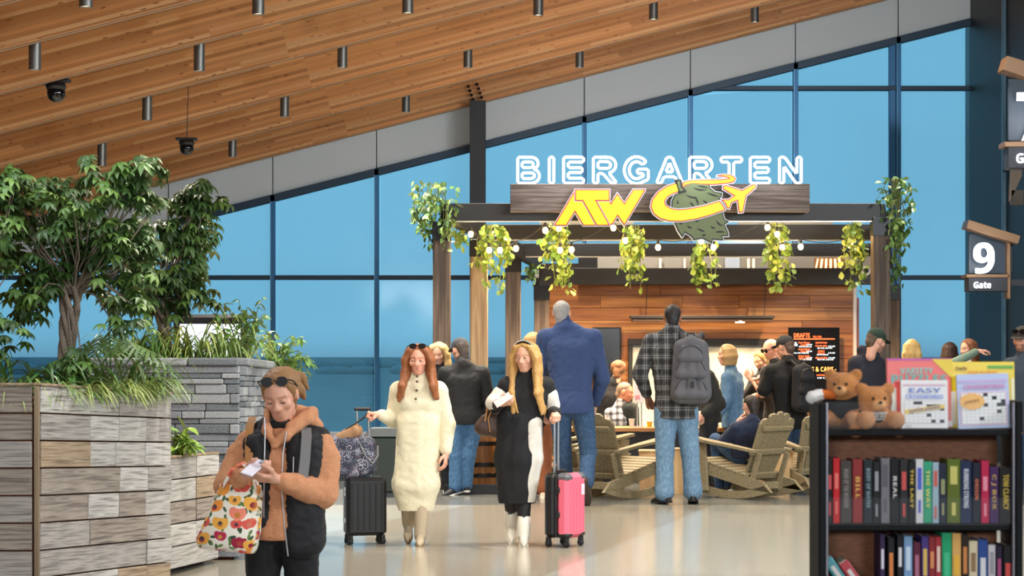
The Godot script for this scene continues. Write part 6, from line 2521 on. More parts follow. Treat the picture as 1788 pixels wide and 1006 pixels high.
	b.tube(PackedVector3Array([Vector3(-0.07, 0.0, 0.06), Vector3(-0.05, 0.12, 0.05), Vector3(0.05, 0.28, 0.06), Vector3(0.11, 0.33, 0.06)]), 0.007, 6)
	b.tube(PackedVector3Array([Vector3(-0.03, -0.09, 0.075), Vector3(-0.045, 0.02, 0.07), Vector3(0.0, 0.13, 0.05)]), 0.005, 6)
	put(b, "strap", M("strap_tan"), hbg)
	background_people(jeans, jeans_dark, jeans_light, black)


func headband(o: Node3D, d: float, px: float, py: float, dz: float, k: float, pitch: float, yaw: float) -> void:
	var hx := Transform3D(Basis.from_euler(Vector3(deg_to_rad(pitch), deg_to_rad(yaw), 0)).scaled(Vector3(k, k, k)), at(px, py, d) + Vector3(0, 0, dz) - o.position)
	var pts := PackedVector3Array()
	for i in 13:
		var a := lerpf(-1.75, 1.75, i / 12.0)
		pts.append(hx * Vector3(sin(a) * 0.088, 0.034 + cos(a) * 0.092, 0.022))
	var b := MB.new()
	b.tube(pts, 0.015, 8)
	var hb := put(b, "headband", M("band_black", "1a1512", 0.5), o)
	b = MB.new()
	for i in 24:
		var a := lerpf(-1.4, 1.4, i / 23.0)
		b.ball(hx * Vector3(sin(a) * 0.098, 0.034 + cos(a) * 0.102, 0.036), Vector3(0.005, 0.005, 0.005), 6)
	put(b, "pearls", M("pearl", "e8e2d4", 0.25), hb)
	b = MB.new()
	b.ball(hx * Vector3(0.084, -0.045, 0.0), Vector3(0.009, 0.009, 0.009), 8)
	put(b, "earring", M("pearl"), o)


func tote_bag() -> void:
	# floral print: blossoms, leaves and berries on white canvas
	var im := Image.create(256, 256, false, Image.FORMAT_RGB8)
	im.fill(Color("efe8d8"))
	var r := RandomNumberGenerator.new()
	r.seed = 5
	var blob := func(cx: float, cy: float, rx: float, ry: float, rot: float, col: Color) -> void:
		var m := int(maxf(rx, ry)) + 1
		for y in range(-m, m + 1):
			for x in range(-m, m + 1):
				var u := (x * cos(rot) + y * sin(rot)) / rx
				var v := (-x * sin(rot) + y * cos(rot)) / ry
				if u * u + v * v < 1.0:
					im.set_pixel((int(cx) + x + 512) % 256, (int(cy) + y + 512) % 256, col)
	var reds := ["d8574a", "a31f3f", "f08a70", "e8923a", "b8274a", "f2b04a"]
	for i in 44:
		var p := Vector2(r.randf() * 256, r.randf() * 256)
		for k in 2:
			var a := r.randf() * TAU
			blob.call(p.x + cos(a) * 22, p.y + sin(a) * 22, 11, 5, a, Color(["3f5a34", "2c4630", "5f7a40"][r.randi() % 3]))
	for i in 17:
		var p := Vector2((i % 4) * 64 + r.randf() * 40, (i / 4) * 58 + r.randf() * 40)
		var s := r.randf_range(15, 26)
		var c := Color(reds[r.randi() % 6])
		for k in 3:
			blob.call(p.x + (k - 1) * s * 0.6, p.y + r.randf_range(-4, 4), s * 0.75, s, (k - 1) * 0.5, c)
		blob.call(p.x, p.y + s * 0.2, s * 0.5, s * 0.45, 0.0, Color(reds[(r.randi() + 1) % 6]).darkened(0.15))
		if i % 3 == 0:
			blob.call(p.x, p.y, s * 0.3, s * 0.3, 0.0, Color("2f3f4a"))
	texs["floral"] = ImageTexture.create_from_image(im)
	var m := M("floral", "ffffff", 0.8)
	m.albedo_texture = texs["floral"]
	m.uv1_triplanar = true
	m.uv1_scale = Vector3(2.9, 2.9, 2.9)
	m.uv1_triplanar_sharpness = 10.0
	var d := 10.2
	var o := thing("tote_bag", "white canvas tote bag with a red and orange flower print", "bag", at(415, 900, d) + Vector3(0, 0, 0.17))
	var rows := [[392, 464, 842, 0.035], [386, 467, 858, 0.06], [372, 465, 890, 0.085], [360, 463, 920, 0.10], [350, 458, 944, 0.09], [356, 452, 955, 0.055]]
	var rings := []
	for i in range(rows.size() - 1, -1, -1):
		var q: Array = rows[i]
		var ring := PackedVector3Array()
		for k in 28:
			var a := TAU * k / 28.0
			var c := cos(a)
			var s := sin(a)
			var x := lerpf(q[0], q[1], 0.5 + 0.5 * signf(c) * pow(absf(c), 0.7))
			var p := at(x, q[2] + (x - 400.0) * 0.11 * (1.0 if i >= 4 else 0.2), d)
			ring.append(p + Vector3(0, 0, 0.17 - s * q[3] + 0.008 * sin(a * 5.0 + i)) - o.position)
		rings.append(ring)
	var b := MB.new()
	b.loft(rings)
	put(b, "bag_body", m, o)
	b = MB.new()
	for zz in [0.05, -0.03]:
		b.tube(PackedVector3Array([at(400, 846, d) + Vector3(0, 0, 0.17 + zz), at(418, 812, d) + Vector3(0, 0, 0.17 + zz), at(432, 806, d) + Vector3(0, 0, 0.15 + zz), at(448, 818, d) + Vector3(0, 0, 0.17 + zz), at(456, 846, d) + Vector3(0, 0, 0.17 + zz)]), 0.010, 6)
	put(b, "handle", m, o, Transform3D(Basis.IDENTITY, -o.position))


func background_people(jeans: Material, jeans_dark: Material, jeans_light: Material, black: Material) -> void:
	var sneaker := {"mat": M("sneaker", "1d1e22", 0.6), "sole": M("sole_pale", "d6d6d2", 0.6)}
	var dark_shoe := {"mat": M("shoe_dark", "231f1e", 0.55)}
	# 4
	person({"label": "blonde person in dark clothes standing behind the one in cream", "d": 23.6, "k": 0.98, "skin": "ddab92", "hair": "cfae74", "yaw": -12.0, "pitch": 16.0, "hairstyle": "long", "hs": 1.08, "fall": [0.2, 0.09, 0.05, 0.2],
		"j": {"head": [766, 618, 0.03], "neck": [766, 640, 0], "sa": [742, 655, 0], "sb": [790, 655, 0], "ea": [738, 700, 0], "wa": [752, 722, 0.15], "eb": [794, 700, 0], "wb": [782, 722, 0.15], "ha": [754, 730, 0], "hb": [778, 730, 0], "ka": [754, 795, 0], "kb": [778, 795, 0], "fa": [752, 848, 0], "fb": [780, 848, 0], "ta": [750, 854, 0.2], "tb": [782, 854, 0.2]},
		"legs": {"mat": cloth("slate_trousers", "20242c"), "t": 0.012}, "top": {"mat": cloth("charcoal_top", "25262c"), "t": 0.014}, "shoe": sneaker})
	# 5
	person({"label": "person in a black jacket, grey cap and jeans seen from behind", "d": 23.1, "k": 1.0, "male": true, "skin": "d39f87", "hair": "4c4038", "yaw": -145.0, "pitch": 14.0, "hairstyle": "short", "hat": cloth("cap_grey", "3d3e42"), "brim": 1.0, "hs": 1.08,
		"j": {"head": [803, 612, -0.09], "neck": [809, 636, 0], "sa": [778, 652, -0.02], "sb": [842, 652, 0], "ea": [770, 700, -0.16], "wa": [778, 735, -0.26], "eb": [853, 698, -0.02], "wb": [846, 736, -0.10], "ha": [795, 735, 0], "hb": [828, 735, 0], "ka": [796, 795, 0.0], "kb": [818, 795, -0.03], "fa": [795, 851, 0.0], "fb": [813, 850, -0.08], "ta": [770, 858, 0.10], "tb": [806, 857, -0.28]},
		"legs": {"mat": jeans, "t": 0.020, "flare": 0.068}, "top": {"mat": cloth("jacket_black", "17181b", 0.75), "t": 0.026, "hem": 0.02, "collar": 0.06, "wr": 0.010}, "shoe": sneaker})
	# 6
	person({"label": "tall person in a blue pullover and jeans walking away", "d": 21.7, "k": 1.2, "cell": 0.018, "male": true, "skin": "cf9a80", "hair": "8d8a86", "yaw": 172.0, "hairstyle": "short", "hs": 0.93,
		"j": {"head": [981, 548, -0.06], "neck": [986, 570, 0], "sa": [953, 590, 0], "sb": [1036, 590, 0], "ea": [938, 662, -0.10], "wa": [948, 712, -0.25], "eb": [1052, 662, -0.02], "wb": [1040, 706, -0.18], "ha": [978, 715, 0], "hb": [1018, 715, 0], "ka": [984, 790, -0.18], "kb": [1027, 785, 0.02], "fa": [992, 855, -0.35], "fb": [1022, 832, 0.28], "ta": [988, 862, -0.6], "tb": [1028, 866, 0.18]},
		"legs": {"mat": jeans_dark, "t": 0.016, "flare": 0.066}, "top": {"mat": cloth("pullover_blue", "31456f", 0.9, 0.4), "t": 0.024, "hem": 0.02, "collar": 0.085, "wr": 0.010, "name": "pullover"}, "shoe": {"mat": M("boot_brown", "4f3d2c", 0.7), "sole": M("sole_brown", "3e3226", 0.8)}})
	# 7
	var plaid := M("plaid_dark", "ffffff", 0.9)
	plaid.albedo_texture = plaid_tex("plaid_dark_t", "4a4a4c", "101012", "b9b8b4")
	plaid.uv1_triplanar = true
	plaid.uv1_scale = Vector3(4.6, 4.6, 4.6)
	person({"label": "tall person in a dark plaid shirt and jeans with a grey backpack", "d": 21.7, "k": 1.18, "cell": 0.018, "male": true, "skin": "9c6a50", "hair": "1a1717", "yaw": 178.0, "pitch": 4.0, "hairstyle": "short", "hs": 0.93,
		"j": {"head": [1175, 555, -0.06], "neck": [1173, 579, 0], "sa": [1138, 598, 0], "sb": [1210, 598, 0], "ea": [1117, 652, 0.0], "wa": [1132, 690, -0.22], "eb": [1226, 655, -0.05], "wb": [1205, 695, -0.25], "ha": [1163, 718, 0], "hb": [1198, 718, 0], "ka": [1161, 790, 0.0], "kb": [1205, 790, -0.03], "fa": [1160, 868, 0.0], "fb": [1211, 866, -0.05], "ta": [1144, 872, -0.14], "tb": [1214, 872, -0.30]},
		"legs": {"mat": jeans_light, "t": 0.026, "flare": 0.085}, "top": {"mat": plaid, "t": 0.026, "hem": 0.05, "collar": 0.055, "wr": 0.010, "name": "shirt"}, "shoe": dark_shoe})
	backpack("grey backpack with several pockets worn over the plaid shirt", at(1203, 645, 21.7) + Vector3(0, 0, 0.24), Vector3(0.42, 0.70, 0.20), -0.10, "56565c", "3c3c42")
	# 8
	person({"label": "person in a dark olive jacket mostly hidden by the grey backpack", "d": 24.0, "k": 0.97, "male": true, "skin": "cf9c84", "hair": "3a2c22", "yaw": -80.0, "pitch": 25.0, "hairstyle": "short",
		"j": {"head": [1218, 632, 0.0], "neck": [1226, 650, 0], "sa": [1232, 660, 0.16], "sb": [1236, 660, -0.16], "ea": [1252, 705, 0.18], "wa": [1228, 722, 0.20], "eb": [1225, 705, -0.2], "wb": [1205, 715, -0.2], "ha": [1237, 735, 0.09], "hb": [1237, 735, -0.09], "ka": [1232, 792, 0.09], "kb": [1236, 792, -0.09], "fa": [1232, 842, 0.09], "fb": [1238, 842, -0.09], "ta": [1210, 848, 0.09], "tb": [1218, 848, -0.09]},
		"legs": {"mat": cloth("slate_trousers", ""), "t": 0.02}, "top": {"mat": cloth("jacket_olive", "2a2b29"), "t": 0.035, "hem": 0.0, "wr": 0.012}, "shoe": dark_shoe,
		"pieces": [{"name": "shirt_tail", "mat": cloth("cloth_white", ""), "caps": [[1230, 728, 0.08, 1236, 734, -0.05, 0.115, 0.115]]}]})
	# 9
	person({"label": "person with a blonde bob and denim jacket in profile at the bar", "d": 24.95, "k": 1.0, "skin": "d8a68c", "hair": "a9895a", "yaw": -84.0, "pitch": 3.0, "hairstyle": "bob", "hs": 1.05,
		"j": {"head": [1268, 620, 0.0], "neck": [1276, 645, 0], "sa": [1268, 660, 0.15], "sb": [1288, 660, -0.15], "ea": [1266, 700, 0.20], "wa": [1248, 730, 0.24], "eb": [1285, 700, -0.2], "wb": [1262, 725, -0.2], "ha": [1278, 738, 0.08], "hb": [1282, 738, -0.08], "ka": [1274, 795, 0.08], "kb": [1280, 795, -0.08], "fa": [1276, 842, 0.08], "fb": [1282, 842, -0.08], "ta": [1252, 848, 0.08], "tb": [1258, 848, -0.08]},
		"legs": {"mat": cloth("navy_trousers", "232b3d"), "t": 0.012}, "top": {"mat": denim("denim_jacket", "4a6c8e", "54789a", "6588a8"), "t": 0.020, "hem": 0.05, "collar": 0.03}, "shoe": dark_shoe})
	# 10
	person({"label": "dark haired boy in a navy sweater sitting in the rocking chair", "d": 22.9, "k": 0.88, "cell": 0.016, "male": true, "skin": "d8a189", "hair": "2b211c", "yaw": -155.0, "pitch": 8.0, "hairstyle": "short", "hs": 1.15,
		"j": {"head": [1311, 710, -0.02], "neck": [1313, 733, 0.06], "sa": [1285, 748, 0.05], "sb": [1334, 748, 0.08], "ea": [1264, 772, -0.05], "wa": [1290, 738, -0.12], "eb": [1330, 785, -0.1], "wb": [1300, 775, -0.25], "ha": [1290, 800, -0.05], "hb": [1310, 800, -0.10], "ka": [1254, 768, -0.30], "kb": [1272, 776, -0.42], "fa": [1262, 852, -0.32], "fb": [1280, 850, -0.46], "ta": [1248, 858, -0.45], "tb": [1266, 857, -0.62]},
		"legs": {"mat": jeans_dark, "t": 0.016}, "top": {"mat": cloth("sweater_navy", "1b2742"), "t": 0.022, "hem": 0.0, "sleeve": 0.9, "name": "sweater"}, "shoe": sneaker})
	# 11
	person({"label": "bald person with glasses standing behind the one in the black tee", "d": 26.2, "k": 1.06, "male": true, "skin": "d39a80", "hair": "7a6a5c", "yaw": -62.0, "pitch": 18.0, "hairstyle": "fringe", "glasses": [0.008, 0.095, 0.0], "beard": 0.25, "hs": 1.05,
		"j": {"head": [1346, 610, 0.0], "neck": [1354, 634, 0], "sa": [1336, 650, 0.1], "sb": [1380, 650, -0.1], "ea": [1330, 692, 0.1], "wa": [1318, 690, 0.25], "eb": [1386, 695, -0.1], "wb": [1366, 710, 0.1], "ha": [1346, 735, 0], "hb": [1370, 735, 0], "ka": [1346, 785, 0], "kb": [1370, 785, 0], "fa": [1345, 832, 0], "fb": [1372, 832, 0], "ta": [1332, 838, 0.1], "tb": [1358, 838, 0.1]},
		"legs": {"mat": jeans_dark, "t": 0.014}, "top": {"mat": cloth("shirt_dark", "1c1c20"), "t": 0.016, "name": "shirt"}, "shoe": dark_shoe})
	# 12
	person({"label": "person in a black tee shirt and dark cap with a black backpack", "d": 24.6, "k": 1.06, "cell": 0.017, "male": true, "skin": "d09a80", "hair": "5b463a", "yaw": -135.0, "pitch": 10.0, "hairstyle": "buzz", "hat": cloth("cap_black", "26272a"), "hs": 1.05,
		"j": {"head": [1371, 607, -0.05], "neck": [1377, 630, 0], "sa": [1346, 648, 0.03], "sb": [1404, 648, 0], "ea": [1330, 690, 0.02], "wa": [1314, 664, -0.12], "eb": [1412, 692, -0.1], "wb": [1385, 705, -0.25], "ha": [1366, 738, 0], "hb": [1396, 738, 0], "ka": [1370, 795, 0], "kb": [1394, 795, 0], "fa": [1372, 848, 0], "fb": [1396, 848, 0], "ta": [1358, 854, -0.14], "tb": [1384, 854, -0.14]},
		"legs": {"mat": jeans_dark, "t": 0.024, "flare": 0.07}, "top": {"mat": black, "t": 0.022, "hem": 0.05, "sleeve": 0.40, "name": "tee_shirt"}, "shoe": dark_shoe})
	backpack("black backpack worn by the person in the black tee", at(1396, 676, 24.6) + Vector3(0.02, 0, 0.22), Vector3(0.30, 0.58, 0.16), 0.5, "1b1d22", "121317")
	# 13
	person({"label": "fair haired person holding a phone before the pale hatch", "d": 27.0, "k": 1.0, "skin": "d8a58c", "hair": "a37f48", "yaw": -50.0, "pitch": 22.0, "hairstyle": "bun", "hs": 1.0,
		"j": {"head": [1328, 630, 0.0], "neck": [1333, 650, 0], "sa": [1316, 665, 0.08], "sb": [1352, 665, -0.05], "ea": [1302, 690, 0.15], "wa": [1314, 668, 0.28], "eb": [1340, 700, 0.1], "wb": [1322, 672, 0.26], "ha": [1324, 738, 0], "hb": [1346, 738, 0], "ka": [1324, 790, 0], "kb": [1346, 790, 0], "fa": [1323, 836, 0], "fb": [1347, 836, 0], "ta": [1312, 842, 0.15], "tb": [1336, 842, 0.15]},
		"legs": {"mat": black, "t": 0.01}, "top": {"mat": cloth("top_black", "141418"), "t": 0.014, "name": "sweater"}, "shoe": dark_shoe})
	# 14
	var plaid2 := M("plaid_pale", "ffffff", 0.9)
	plaid2.albedo_texture = plaid_tex("plaid_pale_t", "c9c9c9", "2e2f36", "f0f0f0")
	plaid2.uv1_triplanar = true
	plaid2.uv1_scale = Vector3(6, 6, 6)
	person({"label": "person in a black and white plaid shirt seated behind the bar", "d": 26.4, "k": 1.02, "male": true, "skin": "cf8f74", "hair": "8a7460", "yaw": 75.0, "pitch": 10.0, "hairstyle": "buzz", "hs": 1.05,
		"j": {"head": [1092, 686, 0.0], "neck": [1084, 706, 0], "sa": [1066, 722, 0.05], "sb": [1100, 722, 0.0], "ea": [1064, 760, 0.1], "wa": [1085, 768, 0.22], "eb": [1104, 762, 0.0], "wb": [1118, 768, 0.2], "ha": [1070, 782, 0], "hb": [1092, 782, 0], "ka": [1100, 778, 0.3], "kb": [1118, 778, 0.15], "fa": [1100, 830, 0.3], "fb": [1118, 830, 0.15], "ta": [1120, 835, 0.3], "tb": [1136, 835, 0.15]},
		"legs": {"mat": jeans_dark, "t": 0.014}, "top": {"mat": plaid2, "t": 0.018, "name": "shirt"}, "shoe": dark_shoe,
		"pieces": [{"name": "vest", "mat": cloth("vest_dark", "1d2422"), "caps": [[1096, 715, 0.03, 1096, 770, 0.03, 0.10, 0.11], [1104, 715, -0.05, 1104, 770, -0.05, 0.09, 0.1]]}]})
	# 15
	person({"label": "curly haired person in black standing beside the rocking chair", "d": 27.2, "k": 1.0, "skin": "d0987f", "hair": "7a5232", "yaw": 165.0, "pitch": 15.0, "hairstyle": "curly", "hs": 0.95,
		"j": {"head": [1080, 648, -0.05], "neck": [1072, 668, 0], "sa": [1046, 682, 0], "sb": [1088, 682, 0], "ea": [1044, 725, 0], "wa": [1052, 755, -0.1], "eb": [1092, 722, 0.02], "wb": [1080, 752, 0.1], "ha": [1056, 750, 0], "hb": [1080, 750, 0], "ka": [1056, 798, 0], "kb": [1080, 798, 0], "fa": [1055, 837, 0], "fb": [1081, 837, 0], "ta": [1050, 843, -0.2], "tb": [1086, 843, -0.2]},
		"legs": {"mat": black, "t": 0.012}, "top": {"mat": cloth("top_black", ""), "t": 0.016, "name": "top"}, "shoe": dark_shoe})
	# 16
	person({"label": "person in a dark hoodie and green cap behind the book stand", "d": 23.4, "k": 1.08, "cell": 0.018, "male": true, "skin": "d7a088", "hair": "5a4636", "yaw": 118.0, "pitch": 16.0, "hairstyle": "buzz", "hat": cloth("cap_green", "23382c"), "beard": 0.4, "hs": 1.05,
		"j": {"head": [1530, 596, 0.0], "neck": [1518, 618, 0], "sa": [1494, 636, 0.02], "sb": [1534, 636, -0.1], "ea": [1487, 690, 0.02], "wa": [1502, 730, -0.05], "eb": [1545, 690, -0.12], "wb": [1550, 730, -0.2], "ha": [1502, 742, 0], "hb": [1532, 742, -0.05], "ka": [1502, 800, 0], "kb": [1532, 800, -0.05], "fa": [1502, 852, 0], "fb": [1532, 852, -0.05], "ta": [1516, 858, -0.12], "tb": [1548, 858, -0.17]},
		"legs": {"mat": jeans_dark, "t": 0.02}, "top": {"mat": cloth("hoodie_navy", "22232f"), "t": 0.028, "name": "hoodie", "collar": 0.02, "extra": [[1506, 612, -0.02, 1528, 620, 0.0, 0.06, 0.05]]}, "shoe": dark_shoe})
	# 17
	person({"label": "blonde person in a sage sweater with an arm around a friend", "d": 25.6, "k": 0.98, "cell": 0.018, "skin": "dba68e", "hair": "c2a061", "yaw": 170.0, "pitch": 5.0, "hairstyle": "back", "hs": 1.08,
		"strands": [[0.03, 0.08, -0.05, 0.08, -0.05, -0.09, 0.07, -0.2, -0.10, 0.1, -0.30, -0.08, 0.03, 0.015], [-0.03, 0.08, -0.05, -0.08, -0.05, -0.09, -0.08, -0.22, -0.10, -0.06, -0.30, -0.08, 0.03, 0.015], [0.0, 0.09, -0.06, 0.0, -0.05, -0.11, 0.0, -0.28, -0.11, 0.03, 0.02]],
		"j": {"head": [1592, 612, 0.0], "neck": [1593, 634, 0], "sa": [1568, 648, 0.02], "sb": [1618, 644, 0.0], "ea": [1562, 690, 0.0], "wa": [1570, 725, 0.0], "eb": [1664, 636, -0.02], "wb": [1706, 613, 0.02], "ha": [1580, 735, 0], "hb": [1606, 735, 0], "ka": [1580, 785, 0], "kb": [1606, 785, 0], "fa": [1580, 834, 0], "fb": [1606, 834, 0], "ta": [1578, 840, -0.2], "tb": [1608, 840, -0.2]},
		"hand_b": Vector3(1, 0.0, 0.1), "palm_b": Vector3(0, -1, -0.2),
		"legs": {"mat": jeans, "t": 0.012}, "top": {"mat": cloth("sweater_sage", "7f9a8a", 0.9, 0.3), "t": 0.020, "name": "sweater"}, "shoe": dark_shoe})
	# 18
	person({"label": "person with long brown hair and a white top hugged by the blonde one", "d": 26.1, "k": 0.98, "cell": 0.018, "skin": "dca78e", "hair": "7c4a2a", "yaw": -62.0, "pitch": 6.0, "hairstyle": "long", "hs": 1.08,
		"strands": [[0.06, 0.06, 0.0, 0.09, -0.06, -0.01, 0.10, -0.2, 0.0, 0.10, -0.30, 0.02, 0.032, 0.02], [-0.03, 0.05, -0.08, -0.03, -0.1, -0.1, -0.03, -0.3, -0.09, 0.035, 0.02]],
		"j": {"head": [1690, 610, 0.0], "neck": [1695, 632, 0], "sa": [1674, 646, 0.08], "sb": [1716, 646, -0.06], "ea": [1668, 690, 0.1], "wa": [1674, 725, 0.15], "eb": [1722, 690, -0.1], "wb": [1716, 725, 0.0], "ha": [1684, 735, 0], "hb": [1708, 735, 0], "ka": [1684, 785, 0], "kb": [1708, 785, 0], "fa": [1684, 831, 0], "fb": [1708, 831, 0], "ta": [1672, 837, 0.15], "tb": [1696, 837, 0.15]},
		"legs": {"mat": jeans, "t": 0.012}, "top": {"mat": cloth("cloth_white", ""), "t": 0.016, "name": "blouse"}, "shoe": dark_shoe})
	# 19
	person({"label": "dark haired person glimpsed between the two hugging friends", "d": 27.0, "k": 0.95, "skin": "d8a48b", "hair": "35221a", "yaw": 150.0, "hairstyle": "back", "hs": 1.05,
		"j": {"head": [1659, 614, 0.0], "neck": [1659, 636, 0], "sa": [1638, 650, 0], "sb": [1680, 650, 0], "ea": [1634, 690, 0], "wa": [1640, 722, 0], "eb": [1684, 690, 0], "wb": [1680, 722, 0], "ha": [1648, 732, 0], "hb": [1670, 732, 0], "ka": [1648, 780, 0], "kb": [1670, 780, 0], "fa": [1648, 823, 0], "fb": [1670, 823, 0], "ta": [1648, 829, -0.2], "tb": [1670, 829, -0.2]},
		"legs": {"mat": black, "t": 0.012}, "top": {"mat": cloth("top_plum", "4a2f3a"), "t": 0.016, "name": "top"}, "shoe": dark_shoe})
	# 20
	person({"label": "bearded person in a cap and grey vest at the right edge", "d": 22.5, "k": 1.04, "cell": 0.018, "male": true, "skin": "cf957a", "hair": "4d3626", "yaw": -35.0, "pitch": 4.0, "hairstyle": "buzz", "hat": cloth("cap_brown", "3b342f"), "beard": 0.7, "glasses": [0.085, 0.085, -0.5], "hs": 1.12,
		"j": {"head": [1785, 594, 0.0], "neck": [1788, 620, 0], "sa": [1762, 638, 0.05], "sb": [1828, 638, 0], "ea": [1757, 700, 0.03], "wa": [1764, 742, 0.12], "eb": [1834, 700, 0], "wb": [1828, 742, 0.1], "ha": [1776, 745, 0], "hb": [1808, 745, 0], "ka": [1776, 808, 0], "kb": [1808, 808, 0], "fa": [1776, 862, 0], "fb": [1808, 862, 0], "ta": [1768, 868, 0.2], "tb": [1812, 868, 0.2]},
		"legs": {"mat": jeans_dark, "t": 0.018}, "top": {"mat": cloth("shirt_slate", "3a4350"), "t": 0.022, "name": "shirt"}, "shoe": dark_shoe})
	# 21
	person({"label": "person in rust coloured trousers and sandals behind the black and white dress", "d": 22.7, "k": 1.0, "skin": "dba48a", "hair": "b98f58", "yaw": 175.0, "hairstyle": "back", "hs": 1.1,
		"j": {"head": [931, 602, 0.0], "neck": [933, 630, 0], "sa": [908, 648, 0], "sb": [960, 648, 0], "ea": [905, 700, -0.05], "wa": [915, 740, -0.2], "eb": [962, 700, -0.05], "wb": [952, 740, -0.2], "ha": [921, 745, 0], "hb": [947, 745, 0], "ka": [922, 808, 0], "kb": [949, 808, 0], "fa": [923, 864, 0], "fb": [949, 864, 0.05], "ta": [921, 872, -0.2], "tb": [948, 872, 0.24]},
		"legs": {"mat": cloth("trousers_rust", "9c5a34"), "t": 0.030, "flare": 0.085, "len": 0.92}, "top": {"mat": cloth("top_black", ""), "t": 0.014, "name": "top"}, "shoe": {"mat": M("sandal", "c9b79e", 0.6), "sole": M("sandal_sole", "d8cdb8", 0.6)}})


func backpack(label: String, where: Vector3, s: Vector3, turn: float, hex: String, dark: String) -> void:
	var o := thing("backpack", label, "backpack", where, turn)
	var m := cloth("pack_" + hex, hex, 0.8, 0.1)
	var dk := cloth("pack_" + dark, dark, 0.8, 0.1)
	var f := Field.new(0.014, 70.0)
	for sx in [-1, 1]:
		f.cap(Vector3(sx * s.x * 0.26, -s.y * 0.36, 0), Vector3(sx * s.x * 0.22, s.y * 0.32, -0.02), s.z * 0.52, s.z * 0.44)
	f.cap(Vector3(0, -s.y * 0.36, 0), Vector3(0, s.y * 0.38, -0.02), s.z * 0.55, s.z * 0.44)
	put(f.mesh(0.004), "main_compartment", m, o)
	# stacked pockets with dark piping
	var ps := [[0.24, 0.16, 0.62], [0.03, 0.24, 0.74], [-0.26, 0.26, 0.82]]
	for i in 3:
		var q: Array = ps[i]
		f = Field.new(0.012, 80.0)
		var w: float = s.x * q[2] * 0.5 - 0.05
		var y0: float = s.y * q[0] - s.y * q[1] * 0.4
		var y1: float = s.y * q[0] + s.y * q[1] * 0.35
		for sx in [-1, 1]:
			f.cap(Vector3(sx * w, y0, s.z * 0.40), Vector3(sx * w * 0.8, y1, s.z * 0.34), 0.05, 0.045)
		f.cap(Vector3(0, y0, s.z * 0.44), Vector3(0, y1, s.z * 0.36), 0.055, 0.05)
		f.cap(Vector3(-w, y0, s.z * 0.40), Vector3(w, y0, s.z * 0.40), 0.05, 0.05)
		var pk := put(f.mesh(0.003), "pocket", m, o)
		var b := MB.new()
		var pts := PackedVector3Array()
		for k in 13:
			var a := PI * k / 12.0
			pts.append(Vector3(cos(a) * (w + 0.045), y0 + 0.0 + sin(a) * (y1 - y0 + 0.045), s.z * 0.42 + 0.02 + 0.012 * sin(a)))
		b.tube(pts, 0.006, 6)
		put(b, "piping", dk, pk)
	var b := MB.new()
	b.tube(PackedVector3Array([Vector3(-0.05, s.y * 0.46, -0.03), Vector3(-0.03, s.y * 0.54, -0.03), Vector3(0.03, s.y * 0.54, -0.03), Vector3(0.05, s.y * 0.46, -0.03)]), 0.010, 6)
	put(b, "top_handle", dk, o)
	b = MB.new()
	for sx in [-1, 1]:
		b.tube(PackedVector3Array([Vector3(sx * s.x * 0.2, s.y * 0.42, -0.05), Vector3(sx * s.x * 0.25, s.y * 0.54, -0.14), Vector3(sx * s.x * 0.3, s.y * 0.50, -0.26)]), 0.022, 8)
	put(b, "shoulder_strap", dk, o)
	part_box("buckle", Vector3(0.02, -s.y * 0.22, s.z * 0.44 + 0.062), Vector3(0.03, 0.07, 0.012), M("buckle", "121214", 0.5), o, 0.003)


